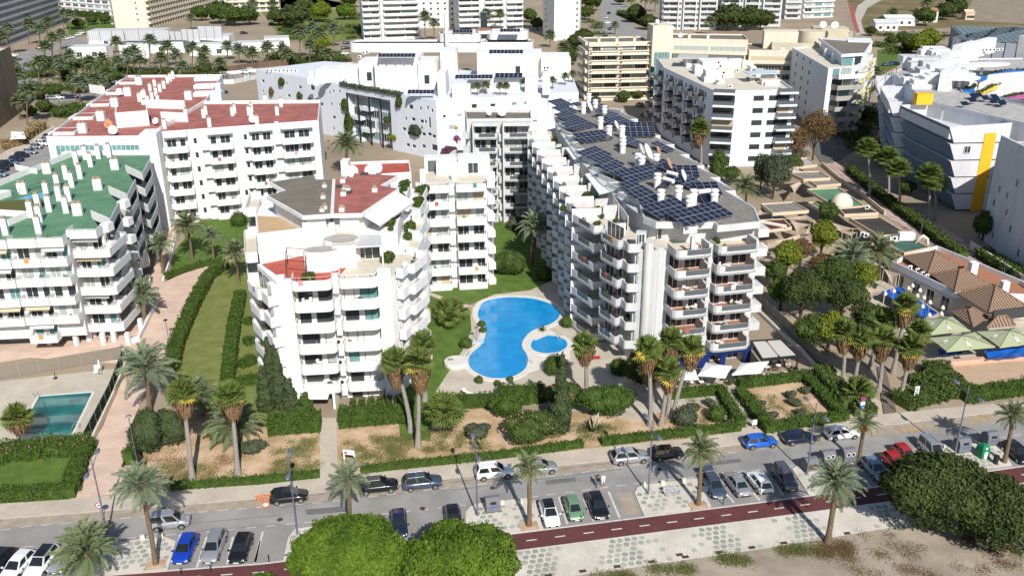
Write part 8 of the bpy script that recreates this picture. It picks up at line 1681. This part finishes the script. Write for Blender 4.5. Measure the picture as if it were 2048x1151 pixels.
# cafe: white parasols, pergola, tables
def parasol(corners,apex_px,zlo,zhi,m,label,pole=METAL,group=None,ribs=True,logo=None):
    C=A2(corners,zlo); A_=at(*apex_px,zhi); cx,cy=sum(c[0] for c in C)/4,sum(c[1] for c in C)/4; r=T('parasol',label,'parasol',(cx,cy,0),0,group); b=MB()
    ap=(A_[0]-cx,A_[1]-cy); ap=(0,0)
    for i in range(4):
        p,q=C[i],C[(i+1)%4]; p=(p[0]-cx,p[1]-cy); q=(q[0]-cx,q[1]-cy); mid=lerp(p,q,.5); mid=(mid[0]*.96,mid[1]*.96)
        for s_,e_ in ((p,mid),(mid,q)): b.add([(*s_,zlo),(*e_,zlo),(*ap,zhi)],[(0,1,2)]); b.add([(*s_,zlo),(*e_,zlo),(*e_,zlo-.18),(*s_,zlo-.18)],[(0,1,2,3)])
    ob('canopy',b.mesh('canopy',m),r); b=MB(); b.tube([(0,0,0),(0,0,zhi+.15)],.06,6); b.box(-.45,-.45,0,.45,.45,.1); ob('pole',b.mesh('pole',pole),r)
    b=MB()
    for i in range(4):
        p=C[i]; b.tube([(p[0]-cx,p[1]-cy,zlo+.02),(0,0,zhi+.03)],.03,4); m2=lerp(C[i],C[(i+1)%4],.5); b.tube([((m2[0]-cx)*.96,(m2[1]-cy)*.96,zlo+.02),(0,0,zhi+.03)],.025,4)
    ob('ribs',b.mesh('ribs',m if m is AWN else DFRAME),r)
    if logo:
        for i in range(4):
            p,q=C[i],C[(i+1)%4]; e=lerp(p,q,.5); e=((e[0]-cx),(e[1]-cy)); u=unit((q[0]-p[0],q[1]-p[1])); o=(e[0]*.74,e[1]*.74); z_=zlo+(zhi-zlo)*.26+.05; sl=(zhi-zlo)/math.hypot(*e); n=unit((-e[0],-e[1])); b=MB()
            def pt(a,c_): return (o[0]+u[0]*a+n[0]*c_,o[1]+u[1]*a+n[1]*c_,z_+sl*c_)
            b.add([pt(-.35,-.15),pt(.35,-.15),pt(.35,-.05),pt(-.35,-.05)],[(0,1,2,3)]); b.add([pt(-.2,.05),pt(.05,.05),pt(.1,.5),pt(-.1,.75),pt(-.25,.4)],[(0,1,2,3,4)]); b.add([pt(.1,.05),pt(.3,.1),pt(.2,.45)],[(0,1,2)]); ob('leaf_emblem',b.mesh('leaf_emblem',SIGNW),r)
    return r
parasol([(1396,749),(1451,754),(1464,732),(1412,724)],(1422,728),2.5,3.2,AWN,'white square parasol at the cafe, middle one'); parasol([(1464,748),(1522,744),(1538,722),(1482,726)],(1500,724),2.5,3.2,AWN,'white square parasol at the cafe, right one beside the black pergola'); parasol([(1350,758),(1398,757),(1390,737),(1352,740)],(1372,738),2.5,3.2,AWN,'white square parasol at the cafe, left one under the palms')
C=A2([(1500,681),(1563,677),(1599,712),(1523,719)],3.0); o=C[3]; r=T('pergola','black framed pergola with two pale retractable roof cloths by the cafe','pergola',(o[0],o[1],0)); L=lambda p:(p[0]-o[0],p[1]-o[1])
b=MB(); Q=[L(c) for c in ccw(C)]; b.path(Q,.25,2.75,3.1,closed=True); ob('beam_frame',b.mesh('beam_frame',BLACK),r)
for q in offset(Q,.15,True): b=MB(); b.box(q[0]-.09,q[1]-.09,0,q[0]+.09,q[1]+.09,2.75); ob('post',b.mesh('post',BLACK),r)
Q2=[L(c) for c in C]; 
for t0,t1 in ((.05,.47),(.53,.95)):
    a0,a1,b0,b1=lerp(Q2[0],Q2[1],t0),lerp(Q2[0],Q2[1],t1),lerp(Q2[3],Q2[2],t0),lerp(Q2[3],Q2[2],t1); b=MB(); b.add([(*a0,2.95),(*a1,2.95),(*b1,2.95),(*b0,2.95)],[(0,1,2,3)]); ob('roof_cloth',b.mesh('roof_cloth',mat('pale_grey_cloth',(.50,.48,.45),.9)),r)
def table_mesh():
    b=MB(); b.lathe([(.36,.70),(.38,.73),(.38,.75)],12); b.tube([(0,0,.02),(0,0,.7)],.035,5,1); b.lathe([(.25,0),(.22,.03)],8,m=1); return b.mesh('cafe_table',SIGNW,METAL)
def chair_mesh(mt):
    def f():
        b=MB(); b.box(-.21,-.21,.42,.21,.21,.46); b.box(-.21,.18,.46,.21,.22,.88)
        for x in (-.2,.16):
            for y in (-.2,.16): b.box(x,y,0,x+.04,y+.04,.42)
        return b.mesh('chair',mt)
    return cached(('chm',mt.name),f)
TM=table_mesh(); WOOD=mat('brown_wicker',(.16,.09,.05),.8)
def tset(px,label,grp,m,z=0,n=2,off=0):
    B=at(*px,z); T('cafe_table','round white table '+label,'table',(B[0],B[1],z),0,grp+' tables',TM)
    for k in range(n): a=off+k*2*math.pi/n; T('cafe_chair','chair at a table '+label,'chair',(B[0]+.62*math.cos(a),B[1]+.62*math.sin(a),z),a-math.pi/2,grp+' chairs',chair_mesh(m))
for k,(x,y) in enumerate(((1533,742),(1556,739),(1575,737),(1482,760),(1500,758),(1390,752),(1400,764),(1382,773),(1402,772),(1548,730),(1565,727))): tset((x,y),'on the cafe terrace '+('under the black pergola' if x>1525 else 'by the right parasol' if x>1470 else 'by the left parasols'),'cafe '+('pergola' if x>1525 else 'right' if x>1470 else 'left'),WOOD,0,2,k)
for x,y in ((1519,760),(1590,748),(1460,772)): B=at(x,y); bush(B,.4,.4,.5,'small potted shrub at the cafe edge '+('left of the pergola' if x==1519 else 'right of the pergola' if x==1590 else 'by the garden path'),L_HEDGE,dens=120,size=.06,seed=x,z=.35)
# balcony furniture on the two front blocks
rr=random.Random(77)
def on_balcony(x0,x1,fn,d,zs,lab0,grp,prob=.7):
    for zi_,z in enumerate(zs):
        if rr.random()>prob: continue
        lab=lab0.replace('a ','a %s '%('first','second','third','fourth','fifth','sixth','top')[min(zi_,6)]+'level ',1)
        p=fn(rr.uniform(x0+1.0,x1-1.2),d); T('balcony_table','white round table on '+lab,'table',(p[0],p[1],z+.01),0,grp+' tables',TM)
        for k in range(rr.choice((2,2,3,4))): a=rr.uniform(0,6.28) if k==0 else a+1.7; T('balcony_chair','chair on '+lab,'chair',(p[0]+.65*math.cos(a),p[1]+.65*math.sin(a),z+.01),a-math.pi/2,grp+' chairs',chair_mesh(SIGNW))
uc=unit((14.0,3.0)); cf=lambda x,d:(19.2+uc[0]*x+uc[1]*d,112.4+uc[1]*x-uc[0]*d)
on_balcony(1.8,6.4,cf,1.7,lv(3.0,2.85,6),'a left-column balcony of the grey-white block','solar block left',.9); on_balcony(8,13,cf,1.7,lv(3.0,2.85,6),'a right-column balcony of the grey-white block','solar block right',.9)
ub=unit((14.0,1.3)); bf=lambda x,d:(-29.2+ub[0]*x+ub[1]*d,103.7+ub[1]*x-ub[0]*d)
on_balcony(2.2,6.7,bf,1.2,zf_b,'a left-column balcony of the bright white block','white block left',.8); on_balcony(7.9,12.3,bf,1.2,zf_b,'a right-column balcony of the bright white block','white block right',.8)
on_balcony(.3,4.2,lambda x,d:(-14.6+x,142.55-d+.1*x),1.0,lv(.05,2.9,6),'a balcony of the rear wing, left column','rear wing left',.8); on_balcony(.3,4.8,lambda x,d:(-9.2+x,143.15-d+.1*x),1.0,lv(.05,2.9,6),'a balcony of the rear wing, right column','rear wing right',.8)
# ---- beach bar compound on the right
def e1(x,y): return (1500+x*.2676,280+y*.2676)
def e2(x,y): return (1500+x*.2676,560+y*.2676)
TILE=wavemat('brown_roof_tiles',(.09,.055,.038),(.33,.225,.155),.6,axis='X',bump=1.0,sharp=.4)
a=BL('beach_bar_building','sandy low beach bar buildings with green, grey and black flat roofs and a pale dome',at(1660,440),SANDY,seed=91)
for pts,z,m,par in (([(280,245),(520,238),(600,288),(400,298)],4.2,GREYROOF,.3),([(430,300),(600,290),(680,330),(500,345)],3.8,GREYROOF,.25),([(424,372),(660,360),(860,498),(655,514)],4.6,GREENROOF,.3),([(655,516),(862,500),(960,550),(705,562)],4.6,DARKROOF,.3),([(430,470),(478,466),(560,520),(520,526)],3.4,GREENROOF,.3),([(80,482),(320,466),(440,532),(170,552)],3.8,GREYROOF,.3),([(742,590),(962,580),(1180,712),(962,722)],4.2,DARKROOF,.35),([(1000,772),(1200,742),(1345,812),(1152,852)],4.0,mat('teal_green_roof',(.05,.13,.10),.8,(.5,.3)),.35),([(50,602),(250,592),(312,656),(100,682)],3.4,mat('maroon_roof',(.10,.03,.03),.8),.25),([(250,160),(430,135),(500,190),(300,210)],3.0,CONC,.3),([(90,200),(300,190),(380,235),(120,240)],3.2,PALE,.2)):
    pl=A2([e1(*q) for q in pts],z); a.body(pl,0,z-.06); a.roof(pl,z-.06,m,parapet=par)
p=a.L(at(*e1(685,478),4.6)[:2]); b=MB(); b.lathe([(2.15*math.cos(t*.157),2.3*math.sin(t*.157)) for t in range(11)],20,(p[0],p[1],4.55)); a.part('dome',b,CREAM)
for x,y in ((875,515),(840,715),(865,725),(1035,750),(1080,748)): a.aircon(at(*e1(x,y),4.6)[:2],4.6)
b=MB(); q=a.L(at(*e1(1155,740),4.3)[:2]); b.box(q[0]-1.2,q[1]-.6,4.2,q[0]+1.6,q[1]+.6,5.6); a.part('plant_box',b,WHITE)
for x,y in ((965,755),(1290,750),(85,810)): p=a.L(at(*e1(x,y),4.5)[:2]); b=MB(); b.tube([(p[0]-1,p[1],3.8),(p[0]-.8,p[1],4.8),(p[0],p[1],5.4),(p[0]+.8,p[1],4.8),(p[0]+1,p[1],3.8)],.28,6); a.part('plaster_arch',b,CREAM)
b=MB(); q0,q1=a.L(at(*e1(60,600),4)[:2]),a.L(at(*e1(270,640),4)[:2]); b.tube([(*q0,3.8),(*q1,3.8)],.4,8); a.part('plaster_tube',b,CREAM)
# main bar with tiled hip roofs
def hip(bl,pts,z,rise,ridge=.35,m=TILE):
    P=[bl.L(p) for p in ccw(pts)]; 
    if dist(P[0],P[1])<dist(P[1],P[2]): P=P[1:]+P[:1]
    m0,m1=lerp(P[0],P[3],.5),lerp(P[1],P[2],.5); r0,r1=lerp(m0,m1,ridge),lerp(m0,m1,1-ridge)
    for f in ([P[0],P[1],r1,r0],[P[2],P[3],r0,r1],[P[1],P[2],r1],[P[3],P[0],r0]):
        n=len(f); u=unit((f[1][0]-f[0][0],f[1][1]-f[0][1])); o=f[0]; b=MB(); zz=[z,z]+[z+rise]*(n-2)
        v=[((q[0]-o[0])*u[0]+(q[1]-o[1])*u[1],-(q[0]-o[0])*u[1]+(q[1]-o[1])*u[0],h-z) for q,h in zip(f,zz)]; b.add(v,[tuple(range(n))]); b.add([(x,y,zq-.12) for x,y,zq in v],[tuple(range(n))[::-1]])
        ob('tiled_roof_slope',b.mesh('tiled_roof_slope',m),bl.r,(o[0],o[1],z),math.atan2(u[1],u[0]))
    b=MB(); 
    for s_,e_ in ((r0,r1),(P[0],r0),(P[3],r0),(P[1],r1),(P[2],r1)): b.tube([(*s_,z+(rise if s_ in(r0,r1) else 0)+.02),(*e_,z+rise+.03)],.13,5)
    ob('ridge_tiles',b.mesh('ridge_tiles',mat('ridge_tile',(.22,.14,.09),.8)),bl.r)
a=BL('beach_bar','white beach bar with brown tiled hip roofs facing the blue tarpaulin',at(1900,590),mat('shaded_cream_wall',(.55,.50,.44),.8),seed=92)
f0,f1=at(*e2(1030,25))[:2],at(*e2(1500,265))[:2]; k0,k1=at(*e1(1390,835),3)[:2],at(2075,640)[:2]
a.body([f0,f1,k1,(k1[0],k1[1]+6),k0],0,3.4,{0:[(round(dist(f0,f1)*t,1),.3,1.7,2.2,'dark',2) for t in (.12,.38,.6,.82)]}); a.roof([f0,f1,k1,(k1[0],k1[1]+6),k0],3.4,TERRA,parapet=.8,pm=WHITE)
hip(a,A2([e1(1140,868),e1(1385,818),e1(1600,950),e1(1330,995)],4.3),4.3,1.7,.45); hip(a,A2([e1(1345,1000),e1(1600,955),e1(1800,1075),e2(1530,85)],4.3),4.3,1.7,.45)
hip(a,A2([e2(1545,95),e2(1830,20),e2(2070,190),e2(1785,245)],4.3),4.3,2.1,.45); hip(a,A2([e2(1500,235),e2(1610,200),e2(1780,275),e2(1670,350)],3.4),3.4,1.1); hip(a,A2([e2(1780,292),e2(1955,272),e2(1988,335),e2(1768,352)],3.3),3.3,1.0)
a.pbox('grey_roof_screen',at(*e2(1820,260),4.6)[:2],at(*e2(2100,225),4.6)[:2],.3,3.6,5.2,DFRAME); a.pbox('service_box',at(*e2(1885,80),4.6)[:2],at(*e2(1935,78),4.6)[:2],1,3.4,6.0,WHITE); a.pbox('service_box',at(*e1(1650,990),4.6)[:2],at(*e1(1700,985),4.6)[:2],1,3.4,6.2,WHITE)
for x,y in ((1250,985),(1290,1010),(1320,1030),(1190,965)): a.aircon(at(*e1(x,y),3.6)[:2],3.5,.4)
a.done()
BTARP=mat('blue_tarpaulin',(.01,.11,.48),.35,(1.5,.25),bump=.5)
def drape(pts,z,label,m,name='tarpaulin',sag=.25,n=14,seed=1,cat='tarpaulin',z1=None):
    C=A2(pts,z); o=C[0]; q=np.random.default_rng(seed); V=[];F=[]
    for i in range(n+1):
        for j in range(n+1):
            s,t=i/n,j/n; p=lerp(lerp(C[0],C[1],s),lerp(C[3],C[2],s),t); V.append((p[0]-o[0],p[1]-o[1],sag*(math.sin(s*9)*math.sin(t*7)*.5+math.sin(s*17+t*5)*.25)+q.uniform(-.05,.05)-sag*1.2*math.sin(s*3.14)*math.sin(t*3.14)))
    for i in range(n):
        for j in range(n): a0=i*(n+1)+j; F.append((a0,a0+1,a0+n+2,a0+n+1))
    b=MB(); b.add(V,F,0,True); return T(name,label,cat,(o[0],o[1],z),0,None,b.mesh(name,m))
drape([e2(975,90),e2(1120,45),e2(1410,250),e2(1300,280)],1.6,'crumpled bright blue tarpaulin over the tables beside the bar wall',BTARP,seed=3); drape([e2(1745,525),e2(2100,478),e2(2100,565),e2(1790,592)],1.1,'blue tarpaulin under the right olive parasol',BTARP,seed=4); drape([e2(1400,515),e2(1620,505),e2(1630,540),e2(1420,565)],1.0,'blue tarpaulin strip under the middle olive parasol',BTARP,seed=5)
OLIVE=mat('olive_parasol_cloth',(.34,.37,.23),.9)
for c,ap,l in (([(1345,405),(1650,375),(1530,265),(1278,290)],(1430,265),'olive green square parasol nearest the blue tarpaulin'),([(1470,530),(1835,495),(1680,385),(1330,430)],(1590,390),'large olive green square parasol in the middle'),([(1868,500),(2180,460),(1990,352),(1690,382)],(1910,385),'large olive green square parasol at the right edge')): parasol([e2(*q) for q in c],e2(*ap),2.7,3.7,OLIVE,l,DFRAME,logo=True)
SAIL=mat('tan_shade_sail',(.50,.40,.30),.9)
def sail(pts,z,l):
    C=[at(*e1(*q),z+dz) for q,dz in zip(pts,(0,.5,-.4))]; o=C[0]; b=MB(); n=7; V=[];idx={}
    c=np.mean(np.array(C),axis=0)
    for i in range(n+1):
        for j in range(n+1-i):
            k=n-i-j; w=np.array((i,j,k))/n; p=sum(np.array(C[m])*w[m] for m in range(3)); e=min(w); pull=(1-max(w))*.28*(1-3*e); p=p+(c-p)*pull; p[2]-=e*1.2; idx[i,j]=len(V); V.append(tuple(p-np.array(o)))
    F=[]
    for i in range(n):
        for j in range(n-i):
            F.append((idx[i,j],idx[i+1,j],idx[i,j+1])); 
            if i+j<n-1: F.append((idx[i+1,j],idx[i+1,j+1],idx[i,j+1]))
    b.add(V,F,0,True); r=T('shade_sail','tan triangular shade sail '+l,'shade sail',o); ob('cloth',b.mesh('cloth',SAIL),r); b=MB()
    for q in C: d=np.array(q)-np.array(o); b.tube([(d[0],d[1],-o[2]),(d[0],d[1],d[2]+.1)],.06,5)
    ob('masts',b.mesh('masts',SANDY),r)
for k,pts in enumerate((((40,570),(170,545),(90,490)),((300,600),(450,630),(350,690)),((170,760),(400,700),(330,790)),((110,820),(310,770),(140,760)),((600,610),(770,660),(690,700)),((630,660),(800,690),(760,720)),((240,590),(480,600),(420,560)),((440,640),(500,700),(400,720)),((60,880),(200,900),(90,800)),((300,340),(420,290),(330,400)),((820,1090),(1010,1120),(900,1180)),((1000,960),(1120,1000),(1060,1080)))): sail(pts,3.2,('by the maroon roof','left of the plaster tube','in the middle of the courtyard','low beside the white balconies','before the dark roof','beside the dark roof corner','stretched above the courtyard','small, near the pines','next to the grey-white block','white wedge between the gravel roofs','over the tables near the blue tarpaulin','near the bar wall')[k])
C4=A2([e2(950,650),e2(1010,648),e2(1095,995),e2(1000,1005)]); o=C4[0]; r=ob('boardwalk',(lambda b:(b.prism([(p[0]-o[0],p[1]-o[1]) for p in C4],0,.06),b)[1])(MB()).mesh('boardwalk',DARKROOF),None,(o[0],o[1],0),0,'structure'); n=44
for k in range(n):
    s0,s1_=lerp(C4[0],C4[3],(k+.04)/n),lerp(C4[1],C4[2],(k+.04)/n); t0,t1=lerp(C4[0],C4[3],(k+.9)/n),lerp(C4[1],C4[2],(k+.9)/n); b=MB(); b.prism([(p[0]-s0[0],p[1]-s0[1]) for p in (s0,s1_,t1,t0)],.06,.12+.006*(k%3)); ob('plank',b.mesh('plank',BOARD),r,(s0[0]-o[0],s0[1]-o[1],0))
r=T('planter_wall','row of pinkish planter boxes in front of the blue tarpaulin','planters',at(*e2(1500,640))); p0=np.array(at(*e2(1500,640))[:2]); p1=np.array(at(*e2(2100,590))[:2])
for k in range(12):
    p=p0+(p1-p0)*k/12; b=MB(); b.box(0,0,0,1.0,.7,.7); ob('planter_box',cached('plb',lambda:b.mesh('planter_box',mat('pink_plaster',(.55,.36,.27),.8))),r,(p[0]-p0[0],p[1]-p0[1],0),.1)
for k,(x,y) in enumerate(((1185,60),(1215,40),(1270,75),(1300,130),(1250,115),(1345,165),(1230,150),(1130,145),(1075,80),(1440,205),(1290,195),(1010,100),(1430,250),(1340,260))):
    p=at(*e2(x,y),3.0); T('paper_lantern','pale hanging lantern above the blue tarpaulin','lantern',(p[0],p[1],2.6),0,'lanterns over the blue tarpaulin',cached('lant',lambda:(lambda b:(b.lathe([(.02,0),(.28,.15),(.36,.35),(.2,.65),(.05,.8)],8),b.tube([(0,0,-2.6),(0,0,.05)],.02,3),b)[2])(MB()).mesh('paper_lantern',CREAM)))
b=MB(); x0,y0=at(1745,130)[:2]
for k,pts in enumerate((((1752,148),(1800,138),(1815,130)),((1800,150),(1815,125),(1826,148)))): 
    C=[at(*q,3.5) for q in pts]; o=C[0]; b=MB(); b.add([tuple(np.array(c)-np.array(o)) for c in C],[(0,1,2)]); r=T('shade_sail',('long red shade sail over the small park','short red shade sail over the small park')[k],'shade sail',o); ob('cloth',b.mesh('cloth',SIGNR),r); b=MB(); [b.tube([(c[0]-o[0],c[1]-o[1],-3.5),(c[0]-o[0],c[1]-o[1],.1)],.1,4) for c in C]; ob('masts',b.mesh('masts',METAL),r)
B=at(12,285); parasol([(20,278),(52,276),(48,262),(22,263)],(36,262),2.5,3.3,AWN,'white parasol on the left edge terrace')

# ---- things people keep on their balconies
rr=random.Random(101); FLN=('ground-floor','first-floor','second-floor','third-floor','fourth-floor','fifth-floor','sixth-floor','seventh-floor'); TOW=[('red',mat('faded_red_towel',(.38,.10,.09),.9)),('blue',mat('faded_blue_towel',(.12,.2,.38),.9)),('white',SIGNW),('green',mat('green_towel',(.05,.25,.15),.9)),('orange',mat('orange_towel',(.6,.25,.06),.9)),('pink',mat('pink_towel',(.6,.25,.3),.9))]
def towel(m):
    def f(): b=MB(); b.box(-.3,-.04,-.6,.3,-.015,.02); b.box(-.3,-.04,.02,.3,.17,.045); return b.mesh('towel',m)
    return cached(('tow',m.name),f)
def potplant():
    b=MB(); V,Fq=cloud([(0,0,.55,.28,.28,.3)],70,.08,5,0); b.add([tuple(v) for v in V],[tuple(f) for f in Fq]); b.lathe([(.13,0),(.19,.3)],8,m=1); return b.mesh('potted_plant',L_HEDGE,TERRA)
PPM=potplant(); nt_=0
for (bl,o,fl,ph,nm,gap) in BALC:
    if nm!='balcony' or len(o)<4 or math.hypot(*o[1])>245 or o[1][1]<90: continue
    wh={'(-72, 135)':'the green-roofed block','(-68, 195)':'the red-roofed complex','(-24, 112)':'the bright white block','(24, 135)':'the grey-white block','(-3, 183)':'the grey block'}.get(str(tuple(bl.b)))
    if not wh: continue
    p,q=o[1],o[2]; u=unit((q[0]-p[0],q[1]-p[1])); L_=dist(p,q); n=(-u[1],u[0]); rz=math.atan2(u[1],u[0])
    if u[0]<.3: continue
    for z in fl:
        fn=FLN[min(7,int((z+.8)/2.85))]
        if rr.random()<.13: c,m=rr.choice(TOW); t=rr.uniform(.25,.75)*L_; T('towel',c+' towel over a parapet of '+wh,'towel',(p[0]+u[0]*t,p[1]+u[1]*t,z+ph+.01),rz,c+' towels on '+wh,towel(m))
        for k in range(rr.choice((0,1,1))): t=rr.uniform(.1,.9)*L_; T('potted_plant','potted plant on a '+fn+' balcony of '+wh,'plant',(p[0]+u[0]*t+n[0]*.45,p[1]+u[1]*t+n[1]*.45,z+.01),k,'potted plants on '+wh,PPM).scale=(1.2,1.2,rr.uniform(1.1,1.7))
        if rr.random()<.35 and 'white block' not in wh: t=rr.uniform(.3,.7)*L_; T('balcony_chair','chair on a '+fn+' balcony of '+wh,'chair',(p[0]+u[0]*t+n[0]*.9,p[1]+u[1]*t+n[1]*.9,z+.01),rz+rr.uniform(-1,1),'chairs on '+wh,chair_mesh(rr.choice((SIGNW,WOOD))))
# ================================================================ labels: order look-alikes by where they stand
ORD='first second third fourth fifth sixth seventh eighth ninth tenth eleventh twelfth thirteenth fourteenth fifteenth sixteenth seventeenth eighteenth nineteenth twentieth'.split()
ORD+=[t+'-'+x for t in ('twenty','thirty','forty') for x in ORD[:9]]
def pic(o):
    v=np.array(o.location)-np.array((0,0,CH)); w=v@FW; return 1024+CF*(v@RX)/w,575.5+CF*(v@DN)/w
G_={}
for o in bpy.data.objects:
    if o.parent is None and o.get('category'): G_.setdefault(o['label'],[]).append(o)
for lab,os_ in G_.items():
    if len(os_)<2 or len(os_)>40: continue
    P=[pic(o) for o in os_]; sx=max(p[0] for p in P)-min(p[0] for p in P); sy=max(p[1] for p in P)-min(p[1] for p in P); ax=0 if sx>=sy else 1
    for k,i in enumerate(sorted(range(len(os_)),key=lambda i:P[i][ax])):
        n=len(os_); e=('leftmost','rightmost') if ax==0 else ('topmost','lowest'); w=e[0] if k==0 else e[1] if k==n-1 else ORD[k]+(' from the left' if ax==0 else ' from the top')
        os_[i]['label']=lab+', '+w
        if not os_[i].get('group'): os_[i]['group']=lab[:60]
